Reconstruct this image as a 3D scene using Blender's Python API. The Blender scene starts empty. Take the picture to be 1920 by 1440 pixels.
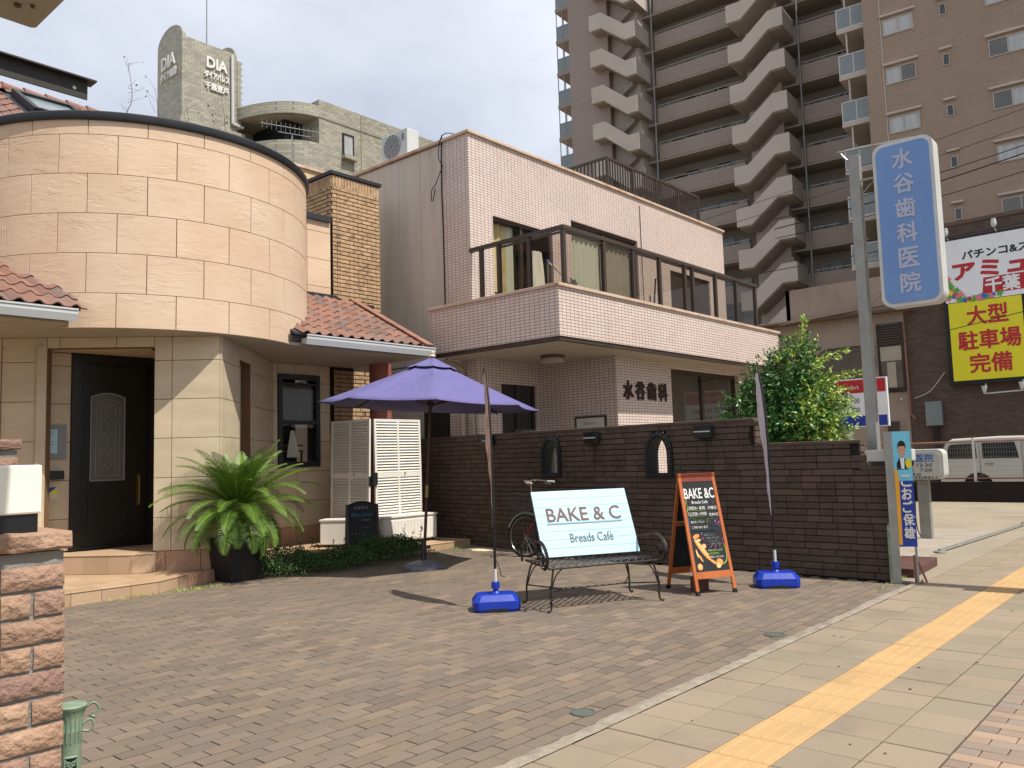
import bpy, math, random
from mathutils import Vector, Matrix
random.seed(7)
sc = bpy.context.scene
col = sc.collection
PI = math.pi
def rad(a): return math.radians(a)

# ---------------------------------------------------------------- camera
YAW, PITCH, ROLL, EYE = 0.720063207, 0.0888935186, -0.0295309330, 1.5
F = Vector((math.cos(YAW)*math.cos(PITCH), math.sin(YAW)*math.cos(PITCH), math.sin(PITCH)))
R0 = Vector((math.sin(YAW), -math.cos(YAW), 0)); U0 = R0.cross(F)
R = math.cos(ROLL)*R0 + math.sin(ROLL)*U0; U = -math.sin(ROLL)*R0 + math.cos(ROLL)*U0
cd = bpy.data.cameras.new('camera'); cam = bpy.data.objects.new('camera', cd); col.objects.link(cam)
cam.matrix_world = Matrix(((R.x, U.x, -F.x, 0), (R.y, U.y, -F.y, 0), (R.z, U.z, -F.z, EYE), (0, 0, 0, 1)))
cd.sensor_width = 36; cd.lens = 1550/1920*36; cd.clip_end = 900; cd.clip_start = 0.05
sc.camera = cam
# ---------------------------------------------------------------- light
SUN = Vector((0.05, -0.60, 1.0)).normalized()          # towards the sun
ELEV = math.asin(SUN.z); ROT = math.atan2(SUN.x, SUN.y)
world = bpy.data.worlds.new('World'); sc.world = world; world.use_nodes = True
wn = world.node_tree.nodes; wl = world.node_tree.links; wn.clear()
sky = wn.new('ShaderNodeTexSky'); sky.sky_type = 'NISHITA'; sky.sun_disc = False
sky.sun_elevation = ELEV; sky.sun_rotation = ROT; sky.air_density = 1.0; sky.dust_density = 1.5; sky.ozone_density = 1.5
tc = wn.new('ShaderNodeTexCoord'); sep = wn.new('ShaderNodeSeparateXYZ'); wl.new(tc.outputs['Generated'], sep.inputs[0])
def wmath(op, a, b):
    n = wn.new('ShaderNodeMath'); n.operation = op
    for i, v in enumerate((a, b)):
        if hasattr(v, 'links'): wl.new(v, n.inputs[i])
        elif v is not None: n.inputs[i].default_value = v
    return n.outputs[0]
zz = wmath('ADD', wmath('ABSOLUTE', sep.outputs[2], None), 0.18)
cb = wn.new('ShaderNodeCombineXYZ')
wl.new(wmath('DIVIDE', sep.outputs[0], zz), cb.inputs[0]); wl.new(wmath('DIVIDE', sep.outputs[1], zz), cb.inputs[1])
nz = wn.new('ShaderNodeTexNoise'); nz.inputs['Scale'].default_value = 0.9; nz.inputs['Detail'].default_value = 7; nz.inputs['Roughness'].default_value = .52; nz.inputs['Distortion'].default_value = .3
wl.new(cb.outputs[0], nz.inputs['Vector'])
rp = wn.new('ShaderNodeValToRGB'); rp.color_ramp.elements[0].position = .36; rp.color_ramp.elements[1].position = .64
rp.color_ramp.elements[0].color = (.50, .50, .50, 1); rp.color_ramp.elements[1].color = (.97, .97, .97, 1)
wl.new(nz.outputs['Fac'], rp.inputs[0])
mx = wn.new('ShaderNodeMix'); mx.data_type = 'RGBA'
wl.new(rp.outputs[0], mx.inputs['Factor']); wl.new(sky.outputs[0], mx.inputs['A']); mx.inputs['B'].default_value = (8.1, 8.4, 9.2, 1)
bg = wn.new('ShaderNodeBackground'); bg.inputs['Strength'].default_value = 0.1
wo = wn.new('ShaderNodeOutputWorld'); wl.new(mx.outputs['Result'], bg.inputs[0]); wl.new(bg.outputs[0], wo.inputs[0])
sd = bpy.data.lights.new('sun', 'SUN'); sd.energy = 5.0; sd.angle = rad(.55); sd.color = (1.0, .95, .87)
so = bpy.data.objects.new('sun', sd); col.objects.link(so); so.location = (0, -20, 40)
so.rotation_euler = SUN.to_track_quat('Z', 'Y').to_euler()
sc.view_settings.view_transform = 'Standard'; sc.view_settings.look = 'None'
sc.view_settings.exposure = 0.24; sc.view_settings.gamma = 1; sc.view_settings.use_curve_mapping = False
sc.render.engine = 'CYCLES'; sc.render.resolution_x = 1024; sc.render.resolution_y = 768
sc.cycles.use_denoising = True; sc.cycles.max_bounces = 6; sc.cycles.transparent_max_bounces = 12

# ---------------------------------------------------------------- materials
def hx(h):
    h = h.lstrip('#'); v = [int(h[i:i+2], 16)/255 for i in (0, 2, 4)]
    return tuple(x/12.92 if x <= .04045 else ((x+.055)/1.055)**2.4 for x in v)
MATS = {}
def M(name, c1, c2=None, rough=.7, ns=3.0, var=.0, bump=0, bs=40, metal=0, spec=.4, dirt=None, ds=1.2, stretch=None, coat=0, alpha=1, c3=None):
    """principled material; colours are sRGB hex of the surface itself; c1-c2 blended by world-space noise, var = value change from piece to piece"""
    m = bpy.data.materials.new(name); m.use_nodes = True; n = m.node_tree.nodes; l = m.node_tree.links
    b = n['Principled BSDF']; b.inputs['Roughness'].default_value = rough; b.inputs['Metallic'].default_value = metal
    b.inputs['Specular IOR Level'].default_value = spec
    if coat: b.inputs['Coat Weight'].default_value = coat
    geo = n.new('ShaderNodeNewGeometry'); pos = geo.outputs['Position']
    if stretch:
        mp = n.new('ShaderNodeMapping'); mp.inputs['Scale'].default_value = stretch; l.new(pos, mp.inputs[0]); pos = mp.outputs[0]
    a = hx(c1); c = a
    rgb = n.new('ShaderNodeMix'); rgb.data_type = 'RGBA'; rgb.inputs['A'].default_value = (*a, 1); rgb.inputs['B'].default_value = (*(hx(c2) if c2 else a), 1)
    t = n.new('ShaderNodeTexNoise'); t.inputs['Scale'].default_value = ns; t.inputs['Detail'].default_value = 6; t.inputs['Roughness'].default_value = .6
    l.new(pos, t.inputs['Vector'])
    mr = n.new('ShaderNodeMapRange'); mr.inputs[1].default_value = .35; mr.inputs[2].default_value = .65; l.new(t.outputs['Fac'], mr.inputs[0]); l.new(mr.outputs[0], rgb.inputs['Factor'])
    out = rgb.outputs['Result']
    if var or c3:
        oi = n.new('ShaderNodeObjectInfo'); ad = n.new('ShaderNodeMath'); ad.operation = 'ADD'; l.new(oi.outputs['Random'], ad.inputs[0]); l.new(geo.outputs['Random Per Island'], ad.inputs[1])
        fr = n.new('ShaderNodeMath'); fr.operation = 'FRACT'; l.new(ad.outputs[0], fr.inputs[0])
        if c3:
            x = n.new('ShaderNodeMix'); x.data_type = 'RGBA'; x.inputs['B'].default_value = (*hx(c3), 1); l.new(out, x.inputs['A'])
            f2 = n.new('ShaderNodeMath'); f2.operation = 'MULTIPLY'; f2.inputs[1].default_value = 7.31; l.new(fr.outputs[0], f2.inputs[0])
            f3 = n.new('ShaderNodeMath'); f3.operation = 'FRACT'; l.new(f2.outputs[0], f3.inputs[0])
            f4 = n.new('ShaderNodeMapRange'); f4.inputs[1].default_value = .35; f4.inputs[2].default_value = 1.0; l.new(f3.outputs[0], f4.inputs[0]); l.new(f4.outputs[0], x.inputs['Factor'])
            out = x.outputs['Result']
        hs = n.new('ShaderNodeHueSaturation'); v = n.new('ShaderNodeMapRange'); v.inputs[3].default_value = 1-var; v.inputs[4].default_value = 1+var
        l.new(fr.outputs[0], v.inputs[0]); l.new(v.outputs[0], hs.inputs['Value']); l.new(out, hs.inputs['Color']); out = hs.outputs[0]
    if dirt:
        t2 = n.new('ShaderNodeTexNoise'); t2.inputs['Scale'].default_value = ds; t2.inputs['Detail'].default_value = 8; t2.inputs['Roughness'].default_value = .65; l.new(pos, t2.inputs['Vector'])
        r2 = n.new('ShaderNodeMapRange'); r2.inputs[1].default_value = .5; r2.inputs[2].default_value = .72; r2.inputs[4].default_value = .75; l.new(t2.outputs['Fac'], r2.inputs[0])
        x = n.new('ShaderNodeMix'); x.data_type = 'RGBA'; x.inputs['B'].default_value = (*hx(dirt), 1); l.new(out, x.inputs['A']); l.new(r2.outputs[0], x.inputs['Factor']); out = x.outputs['Result']
    l.new(out, b.inputs['Base Color'])
    if bump:
        t3 = n.new('ShaderNodeTexNoise'); t3.inputs['Scale'].default_value = bs; t3.inputs['Detail'].default_value = 5; l.new(pos, t3.inputs['Vector'])
        bp = n.new('ShaderNodeBump'); bp.inputs['Strength'].default_value = min(1, bump); bp.inputs['Distance'].default_value = .01*max(1, bump); l.new(t3.outputs['Fac'], bp.inputs['Height']); l.new(bp.outputs[0], b.inputs['Normal'])
    MATS[name] = m; return m

def tile_mat(name, ca, cb_, joint, pw, ph, offset=0.0, mortar=.05, rough=.35, u=(1, 1), org=(0, 0), bump=.4, dirt=None, big=1.3, spec=.5):
    """small tiles: U runs along the wall (x+y), V is height"""
    m = bpy.data.materials.new(name); m.use_nodes = True; n = m.node_tree.nodes; l = m.node_tree.links
    b = n['Principled BSDF']; b.inputs['Roughness'].default_value = rough; b.inputs['Specular IOR Level'].default_value = spec
    tc = n.new('ShaderNodeTexCoord')
    s = n.new('ShaderNodeSeparateXYZ'); l.new(tc.outputs['Object'], s.inputs[0])
    ux = n.new('ShaderNodeMath'); ux.operation = 'MULTIPLY'; ux.inputs[1].default_value = u[0]; l.new(s.outputs[0], ux.inputs[0])
    uy = n.new('ShaderNodeMath'); uy.operation = 'MULTIPLY_ADD'; uy.inputs[1].default_value = u[1]; l.new(s.outputs[1], uy.inputs[0]); l.new(ux.outputs[0], uy.inputs[2])
    cbn = n.new('ShaderNodeCombineXYZ')
    a1 = n.new('ShaderNodeMath'); a1.operation = 'ADD'; a1.inputs[1].default_value = 400*pw + org[0]; l.new(uy.outputs[0], a1.inputs[0]); l.new(a1.outputs[0], cbn.inputs[0])
    a2 = n.new('ShaderNodeMath'); a2.operation = 'ADD'; a2.inputs[1].default_value = 100*ph + org[1]; l.new(s.outputs[2], a2.inputs[0]); l.new(a2.outputs[0], cbn.inputs[1])
    bt = n.new('ShaderNodeTexBrick'); bt.offset = offset; bt.squash = 1; bt.inputs['Scale'].default_value = 1
    bt.inputs['Brick Width'].default_value = pw; bt.inputs['Row Height'].default_value = ph; bt.inputs['Mortar Size'].default_value = mortar*ph
    bt.inputs['Mortar Smooth'].default_value = .15; bt.inputs['Bias'].default_value = 0
    bt.inputs['Color1'].default_value = (*hx(ca), 1); bt.inputs['Color2'].default_value = (*hx(cb_), 1); bt.inputs['Mortar'].default_value = (*hx(joint), 1)
    l.new(cbn.outputs[0], bt.inputs['Vector'])
    t = n.new('ShaderNodeTexNoise'); t.inputs['Scale'].default_value = big; t.inputs['Detail'].default_value = 5; l.new(tc.outputs['Object'], t.inputs['Vector'])
    hs = n.new('ShaderNodeHueSaturation'); v = n.new('ShaderNodeMapRange'); v.inputs[3].default_value = .86; v.inputs[4].default_value = 1.1; l.new(t.outputs['Fac'], v.inputs[0]); l.new(v.outputs[0], hs.inputs['Value']); l.new(bt.outputs['Color'], hs.inputs['Color'])
    out = hs.outputs[0]
    if dirt:
        mp = n.new('ShaderNodeMapping'); mp.inputs['Scale'].default_value = (9, 9, .6); l.new(tc.outputs['Object'], mp.inputs[0])
        t2 = n.new('ShaderNodeTexNoise'); t2.inputs['Scale'].default_value = 1; t2.inputs['Detail'].default_value = 4; l.new(mp.outputs[0], t2.inputs['Vector'])
        r2 = n.new('ShaderNodeMapRange'); r2.inputs[1].default_value = .55; r2.inputs[2].default_value = .8; r2.inputs[4].default_value = .5; l.new(t2.outputs['Fac'], r2.inputs[0])
        x = n.new('ShaderNodeMix'); x.data_type = 'RGBA'; x.inputs['B'].default_value = (*hx(dirt), 1); l.new(out, x.inputs['A']); l.new(r2.outputs[0], x.inputs['Factor']); out = x.outputs['Result']
    l.new(out, b.inputs['Base Color'])
    bp = n.new('ShaderNodeBump'); bp.invert = True; bp.inputs['Strength'].default_value = bump; bp.inputs['Distance'].default_value = .004; l.new(bt.outputs['Fac'], bp.inputs['Height']); l.new(bp.outputs[0], b.inputs['Normal'])
    MATS[name] = m; return m

def glass_mat(name, c, tint_alpha=.35, rough=.03):
    m = bpy.data.materials.new(name); m.use_nodes = True; n = m.node_tree.nodes; l = m.node_tree.links
    n.remove(n['Principled BSDF'])
    tr = n.new('ShaderNodeBsdfTransparent'); tr.inputs[0].default_value = (*c, 1)
    gl = n.new('ShaderNodeBsdfGlossy'); gl.inputs['Roughness'].default_value = rough; gl.inputs[0].default_value = (.9, .95, 1, 1)
    fr = n.new('ShaderNodeLayerWeight'); fr.inputs[0].default_value = .5
    pw = n.new('ShaderNodeMath'); pw.operation = 'POWER'; pw.inputs[1].default_value = 3.5; l.new(fr.outputs['Facing'], pw.inputs[0])
    ad = n.new('ShaderNodeMath'); ad.operation = 'MULTIPLY_ADD'; ad.inputs[1].default_value = .55; ad.inputs[2].default_value = tint_alpha; ad.use_clamp = True; l.new(pw.outputs[0], ad.inputs[0])
    mxn = n.new('ShaderNodeMixShader'); l.new(ad.outputs[0], mxn.inputs[0]); l.new(tr.outputs[0], mxn.inputs[1]); l.new(gl.outputs[0], mxn.inputs[2])
    l.new(mxn.outputs[0], n['Material Output'].inputs[0]); MATS[name] = m; return m

# ---------------------------------------------------------------- mesh helpers
def wloc(o):
    v = Vector((0, 0, 0))
    while o: v += Vector(o.location); o = o.parent
    return v
class MB:
    def __init__(s): s.v = []; s.f = []; s.m = []; s.cur = 0
    def add(s, vs, fs):
        k = len(s.v); s.v += [Vector(p) for p in vs]
        for f in fs: s.f.append([k+i for i in f]); s.m.append(s.cur)
        return s
    def box(s, x0, y0, z0, x1, y1, z1):
        if x1 < x0: x0, x1 = x1, x0
        if y1 < y0: y0, y1 = y1, y0
        if z1 < z0: z0, z1 = z1, z0
        return s.add([(x0, y0, z0), (x1, y0, z0), (x1, y1, z0), (x0, y1, z0), (x0, y0, z1), (x1, y0, z1), (x1, y1, z1), (x0, y1, z1)],
                     [(3, 2, 1, 0), (4, 5, 6, 7), (0, 1, 5, 4), (1, 2, 6, 5), (2, 3, 7, 6), (3, 0, 4, 7)])
    def obox(s, o, e1, e2, e3):
        """box from corner o spanned by three edge vectors"""
        o, e1, e2, e3 = Vector(o), Vector(e1), Vector(e2), Vector(e3)
        vs = [o, o+e1, o+e1+e2, o+e2, o+e3, o+e1+e3, o+e1+e2+e3, o+e2+e3]
        fs = [(3, 2, 1, 0), (4, 5, 6, 7), (0, 1, 5, 4), (1, 2, 6, 5), (2, 3, 7, 6), (3, 0, 4, 7)]
        if e1.cross(e2).dot(e3) < 0: fs = [tuple(reversed(f)) for f in fs]
        return s.add(vs, fs)
    def bbox(s, o, e1, e2, e3, b=.004):
        """box with chamfered outer face (the face at o+e3)"""
        o, e1, e2, e3 = Vector(o), Vector(e1), Vector(e2), Vector(e3)
        if e1.cross(e2).dot(e3) < 0: o = o+e1; e1 = -e1
        a1 = e1.normalized()*b; a2 = e2.normalized()*b; a3 = e3.normalized()*b
        p = [o, o+e1, o+e1+e2, o+e2]; q = [x+e3-a3 for x in p]
        t = [o+e3+a1+a2, o+e1+e3-a1+a2, o+e1+e2+e3-a1-a2, o+e2+e3+a1-a2]
        return s.add(p+q+t, [(8, 9, 10, 11)]+[(i, (i+1) % 4, 4+(i+1) % 4, 4+i) for i in range(4)]+[(4+i, 4+(i+1) % 4, 8+(i+1) % 4, 8+i) for i in range(4)])
    def prism(s, poly, ext):
        """poly: list of 3D points (planar), extruded along ext"""
        ext = Vector(ext); n = len(poly); P = [Vector(p) for p in poly]
        nor = Vector((0, 0, 0))
        for i in range(n): nor += P[i].cross(P[(i+1) % n])
        if nor.dot(ext) < 0: P.reverse()
        vs = P+[p+ext for p in P]
        return s.add(vs, [tuple(range(n-1, -1, -1)), tuple(range(n, 2*n))]+[(i, (i+1) % n, n+(i+1) % n, n+i) for i in range(n)])
    def quad(s, *p): return s.add(p, [tuple(range(len(p)))])
    def tube(s, pts, r, n=8, cap=True, flat=None):
        pts = [Vector(p) for p in pts]; k0 = len(s.v); prev = None
        for i, p in enumerate(pts):
            d = (pts[min(i+1, len(pts)-1)]-pts[max(i-1, 0)])
            if d.length < 1e-9: d = Vector((0, 0, 1))
            d.normalize()
            if prev is None: a = d.cross(Vector((0, 0, 1))) if abs(d.z) < .9 else d.cross(Vector((1, 0, 0)))
            else: a = prev-d*prev.dot(d)
            a.normalize(); prev = a; b = d.cross(a); rr = r[i] if isinstance(r, (list, tuple)) else r
            ra, rb = (rr, rr) if not flat else (rr*flat[0], rr*flat[1])
            for j in range(n):
                t = 2*PI*j/n; s.v.append(p+a*math.cos(t)*ra+b*math.sin(t)*rb)
        for i in range(len(pts)-1):
            for j in range(n):
                s.f.append([k0+i*n+j, k0+i*n+(j+1) % n, k0+(i+1)*n+(j+1) % n, k0+(i+1)*n+j]); s.m.append(s.cur)
        if cap:
            s.f.append([k0+j for j in range(n)][::-1]); s.m.append(s.cur); s.f.append([k0+(len(pts)-1)*n+j for j in range(n)]); s.m.append(s.cur)
        return s
    def lathe(s, c, prof, n=24, axis=None):
        """prof: (radius, height) from bottom to top about vertical axis through c"""
        c = Vector(c); k0 = len(s.v); m = len(prof)
        ax = Matrix.Identity(3) if axis is None else Vector((0, 0, 1)).rotation_difference(Vector(axis)).to_matrix()
        for r, z in prof:
            for j in range(n):
                t = 2*PI*j/n; s.v.append(c+ax @ Vector((r*math.cos(t), r*math.sin(t), z)))
        for i in range(m-1):
            for j in range(n):
                s.f.append([k0+i*n+j, k0+i*n+(j+1) % n, k0+(i+1)*n+(j+1) % n, k0+(i+1)*n+j]); s.m.append(s.cur)
        if prof[0][0] > 1e-6: s.f.append([k0+j for j in range(n)][::-1]); s.m.append(s.cur)
        if prof[-1][0] > 1e-6: s.f.append([k0+(m-1)*n+j for j in range(n)]); s.m.append(s.cur)
        return s
    def sphere(s, c, r, n=10, sq=(1, 1, 1)):
        c = Vector(c); k0 = len(s.v); m = n//2+1
        for i in range(m):
            ph = PI*i/(m-1)-PI/2
            for j in range(n):
                t = 2*PI*j/n; s.v.append(c+Vector((r*math.cos(ph)*math.cos(t)*sq[0], r*math.cos(ph)*math.sin(t)*sq[1], r*math.sin(ph)*sq[2])))
        for i in range(m-1):
            for j in range(n):
                s.f.append([k0+i*n+j, k0+i*n+(j+1) % n, k0+(i+1)*n+(j+1) % n, k0+(i+1)*n+j]); s.m.append(s.cur)
        return s
    def mesh(s, name, mat, off=Vector((0, 0, 0)), smooth=False):
        me = bpy.data.meshes.new(name); me.from_pydata([tuple(p-off) for p in s.v], [], s.f)
        for m in (mat if isinstance(mat, (list, tuple)) else [mat]): me.materials.append(m)
        if isinstance(mat, (list, tuple)): me.polygons.foreach_set('material_index', s.m)
        if smooth:
            me.polygons.foreach_set('use_smooth', [True]*len(me.polygons))
            try: me.set_sharp_from_angle(angle=rad(38))
            except Exception: pass
        me.update(); return me
    def build(s, name, mat, parent=None, smooth=False, local=False, kind=None, label=None, bevel=0):
        off = Vector((0, 0, 0)) if (local or parent is None) else wloc(parent)
        o = bpy.data.objects.new(name, s.mesh(name, mat, off, smooth)); col.objects.link(o)
        if parent: o.parent = parent
        if kind: o['kind'] = kind
        if label: o['label'] = label
        if bevel:
            b = o.modifiers.new('bevel', 'BEVEL'); b.width = bevel; b.segments = 2; b.limit_method = 'ANGLE'; b.angle_limit = rad(40)
        return o
def thing(name, label, cat, loc=(0, 0, 0), group=None, rz=0):
    o = bpy.data.objects.new(name, None); col.objects.link(o); o.location = loc; o.rotation_euler.z = rz; o.empty_display_size = .2
    o['label'] = label; o['category'] = cat
    if group: o['group'] = group
    return o
def tag(o, label, cat, group=None):
    o['label'] = label; o['category'] = cat
    if group: o['group'] = group
    return o
def structure(name, o=None, label=None):
    if o is None: o = bpy.data.objects.new(name, None); col.objects.link(o)
    o['kind'] = 'structure'
    if label: o['label'] = label
    return o
def inst(name, me, parent, loc, mat=None, rz=0, local=False, scale=None):
    """one object of its own on shared mesh data; loc is a world position unless local"""
    o = bpy.data.objects.new(name, me); col.objects.link(o); o.parent = parent
    if mat is not None:
        m = mat.copy()
        if not local: m.translation = m.translation-wloc(parent)
        o.matrix_local = m
    else:
        o.location = Vector(loc)-(Vector((0, 0, 0)) if local else wloc(parent)); o.rotation_euler.z = rz
        if scale: o.scale = scale
    return o
def copy_tree(o, parent=None):
    c = o.copy(); col.objects.link(c)
    if parent: c.parent = parent
    for ch in list(o.children): copy_tree(ch, c)
    return c

_fonts = {}
def text_mesh(body, h, extrude=.0, bold=0.0, width=None, spacing=1.0, line=1.0):
    cu = bpy.data.curves.new('t', 'FONT'); cu.body = body; cu.size = 1; cu.extrude = 0; cu.offset = bold; cu.align_x = 'CENTER'; cu.align_y = 'CENTER'
    cu.space_character = spacing; cu.space_line = line; cu.resolution_u = 3; cu.fill_mode = 'BOTH' if extrude else 'FRONT'
    if extrude: cu.extrude = extrude/h
    o = bpy.data.objects.new('t', cu); col.objects.link(o)
    dg = bpy.context.evaluated_depsgraph_get(); me = bpy.data.meshes.new_from_object(o.evaluated_get(dg))
    bpy.data.objects.remove(o); bpy.data.curves.remove(cu)
    xs = [v.co.x for v in me.vertices]; ys = [v.co.y for v in me.vertices]
    if not xs: return me
    cx, cy = (min(xs)+max(xs))/2, (min(ys)+max(ys))/2; sy = h/max(1e-6, (max(ys)-min(ys))); sx = sy if width is None else width/max(1e-6, (max(xs)-min(xs)))
    for v in me.vertices: v.co = ((v.co.x-cx)*sx, (v.co.y-cy)*sy, v.co.z*sy)
    return me
def text(body, h, mat, name, parent, center, xd, up, extrude=0, bold=0, width=None, local=False, fat=0, **k):
    """h and width are the size of the whole block of lettering; xd = reading direction, up = upward direction"""
    me = text_mesh(body, h, extrude, bold, width, **k); X = Vector(xd).normalized(); Y = Vector(up).normalized(); Z = X.cross(Y)
    off = Vector((0, 0, 0)) if local else wloc(parent); c = Vector(center)-off
    if fat:
        vs0 = [v.co.copy() for v in me.vertices]; fs0 = [tuple(p.vertices) for p in me.polygons]; vs = []; fs = []
        for q in range(9):
            a = q*PI/4; dx, dy = (0, 0) if q == 8 else (math.cos(a)*fat*h, math.sin(a)*fat*h); k0 = len(vs)
            vs += [(v.x+dx, v.y+dy, v.z+q*.00025) for v in vs0]; fs += [tuple(k0+i for i in f) for f in fs0]
        me = bpy.data.meshes.new(name); me.from_pydata(vs, [], fs)
    for v in me.vertices: v.co = c+X*v.co.x+Y*v.co.y+Z*v.co.z
    me.materials.clear(); me.materials.append(mat); me.name = name
    o = bpy.data.objects.new(name, me); col.objects.link(o); o.parent = parent; return o
def smoothpath(pts, n=6):
    """Catmull-Rom through the points"""
    P = [Vector(p) for p in pts]; out = []
    for i in range(len(P)-1):
        a, b, c, d = P[max(i-1, 0)], P[i], P[i+1], P[min(i+2, len(P)-1)]
        for k in range(n):
            t = k/n; out.append(.5*((2*b)+(c-a)*t+(2*a-5*b+4*c-d)*t*t+(3*b-a-3*c+d)*t**3))
    out.append(P[-1]); return out

# ---- palette
M('driveway_brick', '#675b50', '#716457', rough=.85, ns=1.1, var=.13, bump=.35, bs=160, dirt='#61584e', ds=.55, c3='#786857')
M('joint_sand', '#2c261f', '#3a322a', rough=.95, ns=30)
M('sidewalk_tile', '#877966', '#8f7f6c', rough=.8, ns=.8, var=.035, bump=.3, bs=220, dirt='#6f6455', ds=.9, c3='#837865')
M('kerb_concrete', '#82786a', '#988d7d', rough=.9, ns=9, bump=1, bs=60, dirt='#5a5147', ds=4)
M('small_paver', '#8c7664', '#96806c', rough=.85, ns=2, var=.14, bump=.3, bs=160, c3='#7c7167')
M('tactile_yellow', '#b49264', '#ae8d61', rough=.7, ns=2, var=.04, bump=.2, bs=150, dirt='#9c8058', ds=1.5)
M('ground_concrete', '#887d6c', '#968a76', rough=.9, ns=.8, bump=.4, bs=60, dirt='#7d7362', ds=.5)
M('apron_tile', '#8d8377', '#9c9183', rough=.85, ns=2, var=.05)
M('asphalt', '#4a4845', '#56534f', rough=.95, ns=6, bump=.4, bs=120)
M('cleft_panel', '#c9b299', '#c1a68b', rough=.75, ns=1.2, var=.035)
M('panel_joint', '#6d5137', '#7a5c40', rough=.9)
M('sand_panel', '#b5a48b', '#c3b297', rough=.6, ns=1.4, var=.03, bump=.12, bs=50, stretch=(1, 1, 3.5))
M('black_trim', '#23252a', '#2b2d31', rough=.45)
M('soffit_cream', '#aca293', '#a69b8b', rough=.85, ns=1.5)
M('cream_wall', '#d8c8a8', '#cbb995', rough=.85, ns=1, bump=.2, bs=80, dirt='#b8905c', ds=.8)
M('roof_tile', '#876150', '#7a5a4e', rough=.75, ns=5, var=.16, bump=.3, bs=90, c3='#6b5b56')
M('ridge_tile', '#8a6152', '#7d5a4e', rough=.75, ns=5, var=.1)
M('chimney_brick', '#b5987a', '#a58763', rough=.85, ns=9, var=.1, bump=.8, bs=60, dirt='#4f4234', ds=6)
M('brick_mortar', '#2e241c', '#3a2e24', rough=.95)
M('gutter_white', '#b9bcbc', '#b2b5b5', rough=.35, ns=1)
M('door_dark', '#15130f', '#1a1713', rough=.4)
M('door_glass_lead', '#55544e', '#5f5e58', rough=.25, spec=.6)
M('lead', '#1a1a1a', '#202020', rough=.5)
M('brass', '#8d7440', '#9a8050', rough=.35, metal=.8)
M('terracotta_step', '#a88d70', '#b0957a', rough=.6, ns=2, var=.08, bump=.15, bs=60, c3='#a5896a')
M('stone_plinth', '#a07a62', '#ad8a70', rough=.7, ns=3, var=.08, bump=.3, bs=40)
M('column_red', '#8a5347', '#93594c', rough=.6, ns=2)
M('shutter_white', '#dedad0', '#d6d1c5', rough=.5, ns=3)
M('umbrella_cloth', '#5a5684', '#615c8b', rough=.85, ns=2, bump=2.5, bs=5)
M('umbrella_wood', '#3b1d12', '#46241a', rough=.4)
M('base_grey', '#5d5c66', '#6b6a74', rough=.4, ns=3, dirt='#8a8788', ds=9)
M('pole_black', '#0f0f10', '#161617', rough=.4)
M('blue_plastic', '#10308f', '#1233a0', rough=.35, ns=2, bump=.1, bs=30)
M('steel_white', '#c4c4c0', '#b9b9b6', rough=.4, ns=2)
M('flag_print', '#b08878', '#cbb7a4', rough=.8, ns=6, dirt='#8f5a38', ds=5)
M('flag_white', '#cfcbd2', '#c2bdc9', rough=.8, ns=2, dirt='#b89a86', ds=2)
M('sign_blue', '#a6c8d4', '#a0c3d0', rough=.5, ns=2)
M('sign_brown', '#6b4a40', '#61423a', rough=.6)
M('sign_grey', '#5e6468', '#666c70', rough=.6)
M('iron', '#2b2623', '#3a322c', rough=.4, ns=9, metal=.5)
M('aframe_wood', '#a2552a', '#b0612f', rough=.5, ns=14, stretch=(1, 1, .2))
M('aframe_wood_dark', '#6b2c1c', '#7a3624', rough=.5, ns=10)
M('chalkboard', '#1a1d1e', '#232627', rough=.8, ns=6)
M('chalk_white', '#d5d5d0', rough=.9)
M('chalk_grey', '#7f8588', rough=.9)
M('chalk_pink', '#d070ae', rough=.9)
M('chalk_green', '#a6cf5a', rough=.9)
M('chalk_blue', '#3f93bd', rough=.9)
M('bread', '#c47f3f', '#d99a58', rough=.8, ns=40)
M('bread_light', '#e0bb80', '#d9aa68', rough=.8, ns=30)
M('wall_brick', '#483d35', '#54463c', rough=.9, ns=8, var=.12, bump=1.2, bs=45, c3='#5a4a40')
M('wall_joint', '#1d1713', '#231c17', rough=.95)
M('coping_brown', '#4f4038', '#5a4a40', rough=.9, ns=4)
M('wall_lamp_black', '#101315', '#15181a', rough=.35)
M('wrought_black', '#191b1b', '#222424', rough=.55, bump=.6, bs=60)
tile_mat('pink_tile', '#d4c4ba', '#ccbab0', '#6a5347', .1048, .0524, mortar=.085, rough=.3, org=(.02, .0), dirt='#b39a82')
M('coping_rust', '#c0ab98', '#b69f8a', rough=.7, ns=2, dirt='#9a5a24', ds=2.2)
M('siding_grey', '#c6bcb1', '#beb3a8', rough=.85, ns=1.3, stretch=(3, 3, .35), dirt='#a89c90', ds=.8)
M('frame_brown', '#3a302b', '#423730', rough=.45)
glass_mat('rail_glass', (.60, .56, .51), .03)
glass_mat('clear_glass', (.9, .92, .9), .03)
M('window_dark', '#1b1d1e', '#26292a', rough=.12, spec=.8)
M('curtain', '#d0cfbe', '#c2c1ae', rough=.9, ns=3, stretch=(14, 14, .3))
M('curtain_gold', '#b9a36a', '#cdbb8c', rough=.9, ns=6)
M('shade_beige', '#9b9284', '#a29989', rough=.9)
M('blind_dark', '#5c5248', '#50473e', rough=.9, ns=2)
M('letter_dark', '#2a1512', '#33201c', rough=.5)
M('white_plate', '#c8c4ba', '#bfbbb0', rough=.5)
M('pipe_beige', '#a89a88', '#9f917f', rough=.6)
M('rust_metal', '#54443a', '#61503f', rough=.7)
tile_mat('tower_tile', '#947f6d', '#8a7767', '#7e6c5e', .23, .075, offset=.5, mortar=.09, rough=.6, bump=.3, big=.15)
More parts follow.
